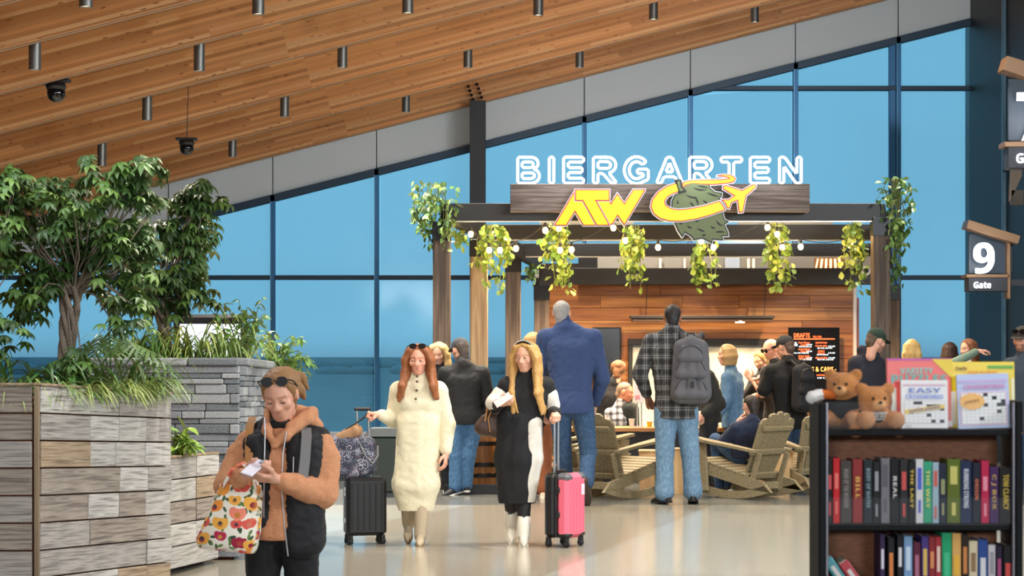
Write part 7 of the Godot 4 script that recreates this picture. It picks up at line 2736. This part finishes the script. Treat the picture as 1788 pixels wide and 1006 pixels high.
# ------------------------------------------------------------------ luggage
func build_luggage() -> void:
	# black hard case
	var d := 17.2
	var o := thing("suitcase", "black hard shell suitcase pulled by the person in cream", "suitcase", Vector3(at(637, 0, d).x, 0, -d), 0.26)
	var shell := M("case_black", "131315", 0.42)
	var s := Vector3(0.34, 0.485, 0.20)
	part_box("shell", Vector3(0, 0.075 + s.y * 0.5, 0.053), Vector3(s.x, s.y, 0.095), shell, o, 0.030)
	part_box("shell", Vector3(0, 0.075 + s.y * 0.5, -0.053), Vector3(s.x, s.y, 0.095), M("case_steel", "9a9ca0", 0.25, 0.7), o, 0.030)
	part_box("zip_band", Vector3(0, 0.075 + s.y * 0.5, 0), Vector3(s.x - 0.012, s.y - 0.012, 0.02), M("case_zip", "26262a", 0.5), o, 0.004)
	for i in 6:
		part_box("rib", Vector3(-0.125 + i * 0.05, 0.075 + s.y * 0.5, 0.101), Vector3(0.012, s.y - 0.09, 0.008), shell, o, 0.003)
	for y in [0.20, 0.42, 0.46]:
		part_box("latch", Vector3(-s.x * 0.5 - 0.002, y, 0.02), Vector3(0.012, 0.035, 0.014), M("latch_white", "c9c9cc", 0.4), o, 0.002)
	wheels(o, s.x * 0.5 - 0.035, 0.07)
	pull_handle(o, Vector3(0, 0.56, 0.0), Vector3(-0.02, 1.115, 0.0), 0.095)
	# paisley bag sitting on it
	paisley_bag()
	# pink case
	d = 17.0
	o = thing("suitcase", "glossy pink and black hard shell suitcase held by the person in black and white", "suitcase", Vector3(at(986, 0, d).x, 0, -d), 1.0)
	var pink := M("case_pink", "e2657c", 0.18)
	pink.clearcoat_enabled = true
	pink.clearcoat = 0.6
	s = Vector3(0.30, 0.53, 0.24)
	part_box("shell", Vector3(0, 0.075 + s.y * 0.5, 0.062), Vector3(s.x, s.y, 0.115), pink, o, 0.032)
	part_box("shell", Vector3(0, 0.075 + s.y * 0.5, -0.062), Vector3(s.x, s.y, 0.115), shell, o, 0.032)
	part_box("zip_band", Vector3(0, 0.075 + s.y * 0.5, 0), Vector3(s.x - 0.012, s.y - 0.012, 0.016), M("case_zip"), o, 0.004)
	for i in 5:
		part_box("rib", Vector3(-0.10 + i * 0.05, 0.075 + s.y * 0.5, 0.121), Vector3(0.014, s.y - 0.10, 0.010), pink, o, 0.004)
	for e in [[-1, 0.16], [1, 0.16]]:
		part_box("corner_guard", Vector3(e[0] * (s.x * 0.5 - 0.05), 0.075 + s.y - 0.035, 0.062), Vector3(0.105, 0.075, 0.122), M("guard_grey", "55555b", 0.4), o, 0.028)
		part_box("corner_guard", Vector3(e[0] * (s.x * 0.5 - 0.05), 0.075 + 0.03, 0.062), Vector3(0.105, 0.065, 0.122), M("guard_black", "1b1b1e", 0.4), o, 0.028)
	for y in [0.27, 0.47]:
		var b := MB.new()
		b.ball(Vector3(-s.x * 0.5 - 0.002, y, 0.03), Vector3(0.010, 0.030, 0.018), 10)
		put(b, "side_foot", M("guard_black"), o)
	part_box("luggage_tag", Vector3(0.08, 0.47, 0.128), Vector3(0.05, 0.09, 0.004), M("tag_clear", "e6c3cf", 0.2), o, 0.001)
	part_box("top_handle", Vector3(0, 0.075 + s.y + 0.016, -0.03), Vector3(0.14, 0.022, 0.03), M("guard_black"), o, 0.008)
	wheels(o, s.x * 0.5 - 0.035, 0.085)
	pull_handle(o, Vector3(0.0, 0.60, -0.08), Vector3(0.0, 1.10, -0.08), 0.06)


func wheels(o: Node3D, x: float, z: float) -> void:
	var b := MB.new()
	for q in [-0.010, 0.010]:
		b.lathe([Vector2(0, -0.008), Vector2(0.026, -0.008), Vector2(0.028, 0.0), Vector2(0.026, 0.008), Vector2(0, 0.008)], 14, Transform3D(Basis(Vector3(0, 0, 1), PI / 2), Vector3(q, 0.028, 0)))
	var fork := MB.new()
	fork.box(Vector3(0, 0.06, 0), Vector3(0.036, 0.045, 0.045), 0.008)
	var bm := b.mesh()
	var fm := fork.mesh()
	for sx in [-1, 1]:
		for sz in [-1, 1]:
			var w := node(fm, "wheel_fork", M("wheel_black", "111113", 0.5), o, Transform3D(Basis(Vector3.UP, 0.5 * sx), Vector3(sx * x, 0, sz * z)))
			node(bm, "wheel", M("wheel_tyre", "1c1c1e", 0.6), w)


func pull_handle(o: Node3D, a: Vector3, b: Vector3, w: float) -> void:
	for sx in [-1, 1]:
		var m := MB.new()
		var q := Vector3(sx * w * 0.5, 0, 0)
		m.tube(PackedVector3Array([a + q, a.lerp(b, 0.5) + q, b + q]), [0.011, 0.010, 0.009], 8)
		put(m, "handle_tube", M("tube_alu", "aab0b6", 0.3, 0.8), o)
	var m := MB.new()
	m.beam(b + Vector3(-w * 0.75, 0.01, 0), b + Vector3(w * 0.75, 0.01, 0), 0.032, 0.030, 0.010)
	put(m, "grip", M("wheel_black"), o)


func paisley_bag() -> void:
	var im := Image.create(256, 256, false, Image.FORMAT_RGB8)
	im.fill(Color("23283a"))
	var r := RandomNumberGenerator.new()
	r.seed = 8
	for i in 46:
		# curled drops in rings of pale and red dots
		var c := Vector2(r.randf() * 256, r.randf() * 256)
		var s := r.randf_range(10, 26)
		var rot := r.randf() * TAU
		var col := Color(["a8aebc", "d3d4da", "6a7490", "9a9fae"][r.randi() % 4])
		for k in 90:
			var t := k / 90.0
			var a := rot + t * 7.5
			var rad := s * (1.0 - t * 0.8)
			var p := c + Vector2(cos(a), sin(a)) * rad
			im.fill_rect(Rect2i(posmod(int(p.x), 254), posmod(int(p.y), 254), 2, 2), col)
		for k in 7:
			var a := rot + k * 0.9
			var p := c + Vector2(cos(a), sin(a)) * (s + 5)
			im.fill_rect(Rect2i(posmod(int(p.x), 253), posmod(int(p.y), 253), 3, 3), Color("b3363a") if i % 3 == 0 else Color("e0dfe2"))
	texs["paisley"] = ImageTexture.create_from_image(im)
	var m := M("paisley", "ffffff", 0.7)
	m.albedo_texture = texs["paisley"]
	m.uv1_triplanar = true
	m.uv1_scale = Vector3(2.6, 2.6, 2.6)
	var d := 17.2
	var o := thing("paisley_bag", "dark blue paisley travel bag strapped on the black suitcase", "bag", at(617, 800, d) + Vector3(0, 0, -0.02))
	var f := Field.new(0.012, 70.0)
	var P := func(px: float, py: float, dz: float) -> Vector3: return at(px, py, d) + Vector3(0, 0, dz) - at(617, 800, d)
	for e in [[588, 775, 590, 822], [606, 775, 606, 822], [624, 776, 624, 818], [641, 778, 641, 812]]:
		for z in [-0.05, 0.05]:
			f.cap(P.call(e[0], e[1], z), P.call(e[2], e[3], z), 0.070, 0.080)
	put(f.mesh(0.005), "bag_body", m, o)
	f = Field.new(0.010, 90.0)
	f.cap(P.call(594, 765, 0.05), P.call(622, 752, 0.05), 0.045, 0.055)
	put(f.mesh(0.004), "tan_pouch", M("pouch_tan", "9a7350", 0.6), o)
	for z in [0.07, -0.05]:
		var b := MB.new()
		b.tube(PackedVector3Array([P.call(585, 765, z), P.call(605, 750, z), P.call(632, 732, z), P.call(641, 722, z * 0.5)]), 0.008, 6)
		put(b, "strap", M("strap_black", "15151a", 0.6), o)
	var b := MB.new()
	b.tube(PackedVector3Array([P.call(628, 770, 0.11), P.call(640, 795, 0.14), P.call(652, 808, 0.13), P.call(661, 795, 0.10), P.call(660, 778, 0.06)]), 0.007, 6)
	put(b, "loop_strap", M("strap_grey"), o)


# ------------------------------------------------------------------ the book stand
func build_book_stand() -> void:
	var d := 6.2
	var o := thing("book_stand", "black book stand with brown back at the right foreground", "book stand", Vector3(at(1608, 0, d).x, 0, -d))
	var black := M("stand_black", "0c0d10", 0.55, 0.0, 0.3)
	var brown := textured("stand_brown", noise_tex("stand_brown", 0.02, [[0.0, "744325"], [0.5, "86502d"], [1.0, "945c36"]], 4), Vector3(2, 8, 2), 0.6)
	var P := func(px: float, py: float, dz := 0.0) -> Vector3: return at(px, py, d) + Vector3(0, 0, -dz) - o.position
	var x0: float = P.call(1436, 0).x
	var x1: float = P.call(1772, 0).x
	var depth := 0.20
	for e in [[1436, 703], [1780, 700]]:
		var top: float = at(0, e[1], d).y
		part_box("side_panel", Vector3(P.call(e[0], 0).x, top * 0.5, -depth * 0.5), Vector3(0.022, top, depth), black, o, 0.004)
	part_box("side_strip", Vector3(P.call(1444.5, 0).x, at(0, 703, d).y * 0.5, -0.01), Vector3(0.008, at(0, 703, d).y, 0.012), M("strip_chrome", "8c8a94", 0.25, 0.7), o, 0.002)
	part_box("side_strip", Vector3(P.call(1771, 0).x, at(0, 703, d).y * 0.5, -0.01), Vector3(0.008, at(0, 703, d).y, 0.012), M("strip_chrome"), o, 0.002)
	var ys := [750.0, 916.0, 1078.0, 1250.0, 1430.0]
	for i in ys.size():
		var y: float = at(0, ys[i], d).y
		part_box("shelf", Vector3((x0 + x1) * 0.5, y - 0.010, -depth * 0.5 - 0.002), Vector3(x1 - x0 - 0.024, 0.020, depth - 0.02), black, o, 0.003)
		if i > 0:
			var lip := part_box("acrylic_lip", Vector3((x0 + x1) * 0.5, y + 0.040, 0.006), Vector3(x1 - x0 - 0.03, 0.082, 0.003), M("acrylic", "dfe6ea", 0.05), o)
			var am: StandardMaterial3D = lip.material_override
			am.transparency = BaseMaterial3D.TRANSPARENCY_ALPHA
			am.albedo_color = Color(0.85, 0.88, 0.9, 0.02)
			am.metallic_specular = 0.12
	var lip0 := part_box("acrylic_lip", Vector3((x0 + x1) * 0.5, at(0, 750, d).y + 0.042, 0.006), Vector3(x1 - x0 - 0.03, 0.082, 0.003), M("acrylic"), o)
	lip0.name = "acrylic_lip"
	var yb: float = at(0, 755, d).y
	part_box("back_panel", Vector3((x0 + x1) * 0.5, yb * 0.5, -depth + 0.006), Vector3(x1 - x0 - 0.02, yb, 0.012), brown, o)
	part_box("base", Vector3((x0 + x1) * 0.5, 0.03, -depth * 0.5), Vector3(x1 - x0, 0.06, depth - 0.03), black, o, 0.004)
	# books
	var y1: float = at(0, 916, d).y
	var row1 := [[163, 198, 285, "1d1214", "d0303a", "red topped black"], [200, 242, 287, "c8242a", "e86a5a", "bright red"], [245, 315, 303, "4a423f", "8d857f", "wide charcoal"], [320, 382, 293, "8e3030", "d9a93c", "brick red with gold lettering"], [388, 445, 297, "232a30", "7f9aa2", "slate with pale lettering"], [447, 490, 308, "1b1a1c", "8f8d95", "black with a grey block"], [495, 550, 287, "77747a", "4a484d", "plain grey"], [553, 608, 288, "141316", "d8d4d2", "black with white lettering"], [612, 662, 293, "2b292b", "c93a33", "charcoal with a red dot"], [664, 707, 305, "18171a", "d8b832", "black with yellow lettering"], [710, 757, 293, "d6d6d8", "2f4fc0", "white with a blue top"], [757, 810, 308, "3aa37c", "d8d26a", "teal green"], [812, 853, 313, "9fb6c4", "c7503f", "pale blue"], [855, 900, 318, "22283a", "8a8d5c", "navy"], [903, 985, 293, "5d6b22", "c8c060", "mossy green and yellow"], [985, 1055, 303, "222e50", "d8dce6", "navy with white lettering"], [1060, 1110, 315, "1d2030", "d06a3a", "dark with orange lettering"], [1113, 1163, 303, "c22450", "e88aa0", "crimson"], [1165, 1222, 340, "4a2a5e", "c9a54a", "purple"], [1225, 1305, 342, "201c1c", "e2c02e", "thick black with yellow lettering"]]
	var texts := {3: "BILL", 2: "ROAD OF THE WONDER", 4: "BODY OF WATER", 7: "REAL", 11: "THE WAY", 15: "RUNNING STRONG", 18: "C J BOX", 19: "TOM CLANCY", 9: "THE LAST", 16: "ORIGIN"}
	for i in row1.size():
		var q: Array = row1[i]
		book(q, y1, d, "upper shelf", texts.get(i, ""), i)
	var y2: float = at(0, 1078, d).y
	var row2 := [[490, 520, 755, "3a2a4e", "dcd8e2", "dark violet with white lettering"], [537, 580, 775, "17181c", "d87a2a", "black and orange"], [595, 632, 758, "1b1a22", "d8d6d8", "black with pale lettering"], [637, 690, 767, "7a9ec6", "c3d6e8", "sky blue"], [695, 740, 805, "5e2038", "a8607a", "maroon"], [745, 790, 768, "4a3a80", "d8b24a", "violet"], [791, 831, 770, "8e2c30", "d88a50", "dark red"], [832, 868, 771, "a8323a", "e0c8b8", "thin red"], [870, 932, 748, "1fa06c", "2cb87e", "plain green"], [934, 990, 750, "d8a860", "e8b020", "yellow and tan"], [992, 1036, 758, "2a1c16", "c87a30", "brown with orange lettering"], [1038, 1092, 797, "d6c8a8", "8a6a40", "cream"], [1094, 1155, 790, "2a4a90", "d8d8d8", "royal blue"], [1157, 1202, 822, "d0ccd0", "9a96a0", "white"], [1205, 1245, 825, "2a1c36", "a83a70", "dark plum"], [1250, 1305, 822, "1c1a1c", "d83a30", "black with a red corner"]]
	for i in row2.size():
		book(row2[i], y2, d, "lower shelf", "", i + 30)
	# two books leaning at the left end of the lower shelf
	for e in [[1448, 984, "3f8f98", "teal book leaning at the left end of the lower shelf"], [1476, 990, "b02a38", "red book leaning against the teal one on the lower shelf"]]:
		var bk := thing("book", e[3], "book", at(e[0] + 22, e[1] + 32, 6.27))
		var bas := Basis(Vector3(0, 0, 1), 0.62)
		part_box("cover", Vector3.ZERO, Vector3(0.030, 0.185, 0.11), M("book_" + e[2], e[2], 0.4), bk, 0.003, bas)
		part_box("pages", bas * Vector3(0, 0.001, -0.003), Vector3(0.024, 0.1855, 0.107), M("pages", "e4dcc8", 0.8), bk, 0.0, bas)
		part_box("spine_print", bas * Vector3(0, 0.0, 0.0555), Vector3(0.012, 0.13, 0.001), M("spine_pale", "d8d2cc", 0.5), bk, 0.0, bas)
	magazines(d)
	bears(d)
	# paper bag on the bar seen left of the stand
	var pb := thing("paper_bag", "tan paper bag on the bar just left of the book stand", "bag", Vector3(at(1413, 0, 25.5).x, at(0, 747, 25.3).y, -25.5), 0.3)
	var b := MB.new()
	b.loft([PackedVector3Array([Vector3(-0.09, 0, 0.06), Vector3(0.09, 0, 0.06), Vector3(0.09, 0, -0.06), Vector3(-0.09, 0, -0.06)]), PackedVector3Array([Vector3(-0.10, 0.2, 0.065), Vector3(0.10, 0.2, 0.065), Vector3(0.10, 0.2, -0.065), Vector3(-0.10, 0.2, -0.065)]), PackedVector3Array([Vector3(-0.09, 0.36, 0.03), Vector3(0.10, 0.33, 0.03), Vector3(0.10, 0.33, -0.03), Vector3(-0.09, 0.36, -0.03)])])
	put(b, "bag_body", M("kraft", "b98c5c", 0.8), pb)
	part_box("fold", Vector3(0, 0.35, 0.0), Vector3(0.18, 0.03, 0.05), M("kraft_dark", "a67a4c", 0.8), pb, 0.004)


func book(q: Array, y: float, d: float, shelf: String, words: String, n: int) -> void:
	var a := at(1400 + q[0] / 3.518, 720 + q[2] / 3.518, d)
	var b := at(1400 + q[1] / 3.518, 0, d)
	var h := a.y - y if shelf == "upper shelf" else at(0, 720 + q[2] / 3.518, d).y - y
	var w := b.x - a.x - 0.001
	var o := thing("book", "%s paperback on the %s of the book stand" % [q[5], shelf], "book", Vector3((a.x + b.x) * 0.5, y + 0.001, -d - 0.025), 0.0, "paperbacks on the " + shelf)
	var m := M("book_" + q[3], q[3], 0.55, 0.0, 0.35)
	var deep := 0.11
	var mb := MB.new()
	mb.box(Vector3(0, h * 0.5, -0.001), Vector3(w, h, 0.004), 0.0015)
	mb.box(Vector3(-w * 0.5 + 0.001, h * 0.5, -deep * 0.5), Vector3(0.002, h, deep - 0.002))
	mb.box(Vector3(w * 0.5 - 0.001, h * 0.5, -deep * 0.5), Vector3(0.002, h, deep - 0.002))
	put(mb, "cover", m, o)
	part_box("pages", Vector3(0, h * 0.5, -deep * 0.5), Vector3(w - 0.005, h - 0.006, deep - 0.008), M("pages", "e4dcc8", 0.8), o)
	var ink := M("ink_" + q[4], q[4], 0.4)
	if words:
		text(words, w * 0.42, 0.0012, "title", ink, o, Vector3(0, h * 0.56, 0.0022), h * (0.62 if words.length() > 6 else 0.34), "Droid Sans", true, false, Basis(Vector3(0, 0, 1), -PI / 2))
	else:
		var r := RandomNumberGenerator.new()
		r.seed = n
		part_box("title_block", Vector3(0, h * r.randf_range(0.6, 0.75), 0.0016), Vector3(w * 0.55, h * r.randf_range(0.2, 0.34), 0.001), ink, o)
		part_box("author_block", Vector3(0, h * r.randf_range(0.18, 0.3), 0.0016), Vector3(w * 0.3, h * 0.2, 0.001), ink, o)


func magazines(d: float) -> void:
	var y := at(0, 750, d).y + 0.001
	var defs := [[1549, 1664, 626, 0.10, "f0605a", "red variety puzzle magazine with a yellow corner", 0.012], [1660, 1772, 632, 0.10, "f2d428", "yellow puzzle magazine behind the pale blue one", 0.012], [1573, 1655, 664, 0.045, "e9e6e6", "white magazine titled EASY CROSSWORDS", 0.010], [1673, 1764, 653, 0.045, "b7c6e8", "pale blue magazine titled CROSSWORDS", 0.010]]
	for i in 4:
		var e: Array = defs[i]
		var dd: float = d + e[3]
		var a := at(e[0], e[2], dd)
		var b := at(e[1], 0, dd)
		var w := b.x - a.x
		var h := a.y - y
		var o := thing("magazine", e[5], "magazine", Vector3((a.x + b.x) * 0.5, y, -dd))
		o.rotation.x = -0.06
		if i == 3:
			o.rotation.z = 0.03
		part_box("cover", Vector3(0, h * 0.5, 0), Vector3(w, h, e[6]), M("mag_" + e[4], e[4], 0.35), o, 0.0015)
		part_box("pages", Vector3(0.002, h * 0.5, -e[6] * 0.5 - 0.003), Vector3(w - 0.004, h - 0.004, 0.006), M("pages", "e4dcc8", 0.8), o)
		var z: float = e[6] * 0.5 + 0.0006
		var patch := func(x: float, yy: float, ww: float, hh: float, hex: String, k := 0) -> void:
			part_box("print", Vector3(x * w, yy * h, z + 0.0003 * k), Vector3(ww * w, hh * h, 0.0012), M("print_" + hex, hex, 0.4), o)
		var word := func(s: String, x: float, yy: float, hh: float, ww: float, hex: String) -> void:
			text(s, hh * h, 0.001, "title", M("print_" + hex, hex, 0.4), o, Vector3(x * w, yy * h, z + 0.0016), ww * w)
		if i == 0:
			patch.call(0.0, 0.985, 0.99, 0.03, "d052a8")
			word.call("VARIETY", -0.05, 0.82, 0.085, 0.5, "7fd0c4")
			word.call("PUZZLES", -0.02, 0.70, 0.12, 0.84, "58b8b0")
			var mb := MB.new()
			mb.prism(PackedVector2Array([Vector2(0.18 * w, 0.99 * h), Vector2(0.497 * w, 0.99 * h), Vector2(0.497 * w, 0.70 * h)]), z - 0.0005, z + 0.0008)
			put(mb, "corner_flash", M("print_f0d030", "f0d030", 0.4), o)
			patch.call(-0.42, 0.3, 0.12, 0.55, "e0e4d8")
			patch.call(0.44, 0.06, 0.1, 0.08, "f4f4f4")
		elif i == 1:
			patch.call(0.28, 0.92, 0.4, 0.05, "6ab03a")
			word.call("Daily", -0.33, 0.90, 0.05, 0.17, "7a5a20")
			word.call("EASY TO READ", 0.0, 0.84, 0.05, 0.46, "e89a3a")
			patch.call(-0.46, 0.3, 0.07, 0.5, "f0f0e8")
			patch.call(0.47, 0.45, 0.05, 0.6, "f4ecc0")
		elif i == 2:
			patch.call(0.0, 0.90, 0.9, 0.03, "d9a8c4")
			word.call("EASY", 0.0, 0.785, 0.10, 0.68, "6f84c8")
			word.call("CROSSWORDS", 0.0, 0.655, 0.09, 0.80, "7f9ae0")
			grid_print(o, w, h, z, Vector2(0.0, 0.34), Vector2(0.84, 0.44), 9, 7, 4)
			var band := part_box("ribbon", Vector3(0, 0.40 * h, z + 0.002), Vector3(0.86 * w, 0.085 * h, 0.001), M("print_e6c860", "e6c860", 0.4), o, 0.0, Basis(Vector3(0, 0, 1), 0.14))
			band.name = "ribbon"
			text("SUPER JUMBO", 0.05 * h, 0.001, "title", M("print_7a5a9a", "7a5a9a", 0.4), o, Vector3(0, 0.40 * h, z + 0.0032), 0.66 * w, "Droid Sans", true, false, Basis(Vector3(0, 0, 1), 0.14))
			patch.call(-0.34, 0.05, 0.12, 0.05, "c8c8c8")
		else:
			patch.call(0.0, 0.87, 0.92, 0.05, "c9b2e0")
			word.call("CROSSWORDS", 0.02, 0.765, 0.085, 0.80, "d984b8")
			patch.call(0.0, 0.37, 0.9, 0.62, "e0c4dc")
			grid_print(o, w, h, z + 0.0006, Vector2(0.0, 0.37), Vector2(0.84, 0.56), 10, 9, 8)
			var st := PackedVector2Array()
			for k in 28:
				var a2 := TAU * k / 28.0
				var rr := 0.26 if k % 2 == 0 else 0.22
				st.append(Vector2(-0.22 * w + cos(a2) * rr * w, 0.50 * h + sin(a2) * rr * h * 0.62))
			var mb := MB.new()
			mb.prism(st, z + 0.001, z + 0.003)
			put(mb, "star_flash", M("print_f2b860", "f2b860", 0.4), o)
			text("JUMBO", 0.05 * h, 0.001, "title", M("print_b0702a", "b0702a", 0.4), o, Vector3(-0.22 * w, 0.5 * h, z + 0.0036), 0.3 * w, "Droid Sans", true, false, Basis(Vector3(0, 0, 1), 0.16))


func grid_print(o: Node3D, w: float, h: float, z: float, c: Vector2, s: Vector2, nx: int, ny: int, seed_: int) -> void:
	part_box("puzzle_grid", Vector3(c.x * w, c.y * h, z), Vector3(s.x * w, s.y * h, 0.001), M("print_f6f6f4", "f6f6f4", 0.5), o)
	var r := RandomNumberGenerator.new()
	r.seed = seed_
	var b := MB.new()
	for i in nx + 1:
		b.box(Vector3((c.x - s.x * 0.5 + s.x * i / nx) * w, c.y * h, z + 0.0006), Vector3(0.0008, s.y * h, 0.0006))
	for i in ny + 1:
		b.box(Vector3(c.x * w, (c.y - s.y * 0.5 + s.y * i / ny) * h, z + 0.0006), Vector3(s.x * w, 0.0008, 0.0006))
	put(b, "grid_lines", M("print_c4c4d0", "c4c4d0", 0.5), o)
	b = MB.new()
	for i in 11:
		b.box(Vector3((c.x - s.x * 0.5 + s.x * (r.randi() % nx + 0.5) / nx) * w, (c.y - s.y * 0.5 + s.y * (r.randi() % ny + 0.5) / ny) * h, z + 0.0008), Vector3(s.x * w / nx, s.y * h / ny, 0.0008))
	put(b, "black_squares", M("print_2a2a30", "2a2a30", 0.5), o)


func bears(d: float) -> void:
	var y := at(0, 750, d).y
	var fur := textured("fur_orange", noise_tex("fur_orange", 0.06, [[0.0, "b4662a"], [0.5, "d68a40"], [1.0, "eaa85c"]], 4), Vector3(9, 9, 9), 0.95, false, noise_tex("fur_bump", 0.09, [], 4), 0.35)
	fur.rim_enabled = true
	fur.rim = 0.5
	var pale := M("fur_pale", "d9a06a", 0.95)
	for e in [[1472, 675, 0.14, -0.35, "teddy bear with a black shirt sitting at the left of the top shelf", 1.0], [1528, 700, 0.085, 0.12, "front teddy bear in a black shirt beside the white magazine", 1.02]]:
		var dd: float = d + e[2]
		var o := thing("teddy_bear", e[4], "teddy bear", Vector3(at(e[0], 0, dd).x, y, -dd), e[3], "teddy bears on the book stand")
		var hy: float = at(0, e[1], dd).y - y
		var k: float = e[5]
		var f := Field.new(0.005, 200.0)
		f.ell(Vector3(0, hy, 0), Vector3(0.050, 0.043, 0.042) * k)
		f.ell(Vector3(0, hy - 0.012, 0.036), Vector3(0.020, 0.016, 0.016) * k)
		for sx in [-1, 1]:
			f.ell(Vector3(sx * 0.041, hy + 0.036, -0.002) * k + Vector3(0, hy * (1.0 - k), 0), Vector3(0.018, 0.018, 0.010) * k)
			f.cap(Vector3(sx * 0.034, hy - 0.052, 0.0), Vector3(sx * 0.068, hy - 0.088, 0.026), 0.020, 0.022)
			f.cap(Vector3(sx * 0.030, 0.028, 0.01), Vector3(sx * 0.046, 0.027, 0.060), 0.026, 0.026)
		f.ell(Vector3(0, hy * 0.42, 0), Vector3(0.042, hy * 0.40, 0.036))
		put(f.mesh(0.0018, 110.0, Vector3.ONE), "body", fur, o)
		f = Field.new(0.005, 200.0)
		f.ell(Vector3(0, hy * 0.44, 0.002), Vector3(0.054, hy * 0.30, 0.048))
		for sx in [-1, 1]:
			f.cap(Vector3(sx * 0.034, hy - 0.052, 0.0), Vector3(sx * 0.050, hy - 0.068, 0.012), 0.027, 0.027)
		put(f.mesh(), "shirt", cloth("bear_shirt", "17171a", 0.9, 0.1), o)
		if e[2] < 0.1:
			var ink := M("print_e8e4dc", "e8e4dc", 0.6)
			text("WISCONSIN", 0.008, 0.001, "lettering", ink, o, Vector3(0, hy * 0.56, 0.0475), 0.052)
			text("EST 1853", 0.006, 0.001, "lettering", ink, o, Vector3(0, hy * 0.45, 0.0505), 0.034)
			text("APPLETON", 0.006, 0.001, "lettering", ink, o, Vector3(0, hy * 0.35, 0.0500), 0.046)
		var b := MB.new()
		b.ball(Vector3(0, hy - 0.012, 0.038), Vector3(0.0225, 0.0180, 0.0190) * k, 12)
		put(b, "muzzle", pale, o)
		b = MB.new()
		b.ball(Vector3(0, hy - 0.004, 0.0570), Vector3(0.007, 0.005, 0.004), 8)
		for sx in [-1, 1]:
			b.ball(Vector3(sx * 0.018, hy + 0.008, 0.0415), Vector3(0.005, 0.005, 0.004), 8)
		put(b, "face_buttons", M("bear_black", "171210", 0.3), o)
		for sx in [-1, 1]:
			b = MB.new()
			b.ball(Vector3(sx * 0.047, 0.027, 0.078), Vector3(0.022, 0.022, 0.011), 10)
			put(b, "foot_pad", M("fur_pad", "b98660", 0.95), o)
	# the white and orange plush lying on the stand's left side
	var o := thing("plush_toy", "white and orange plush tail hanging over the stand's left side", "plush toy", at(1436, 692, d + 0.12))
	var f := Field.new(0.005, 130.0)
	f.cap(Vector3(-0.030, -0.004, 0), Vector3(-0.008, 0.004, 0), 0.018, 0.016)
	put(f.mesh(0.004, 70.0, Vector3.ONE), "white_tip", M("plush_white", "e8e4e0", 0.95), o)
	f = Field.new(0.005, 130.0)
	f.cap(Vector3(0.0, 0.006, 0), Vector3(0.030, 0.004, 0), 0.014, 0.013)
	put(f.mesh(0.002, 90.0, Vector3.ONE), "orange_body", M("plush_orange", "d9702a", 0.95), o)
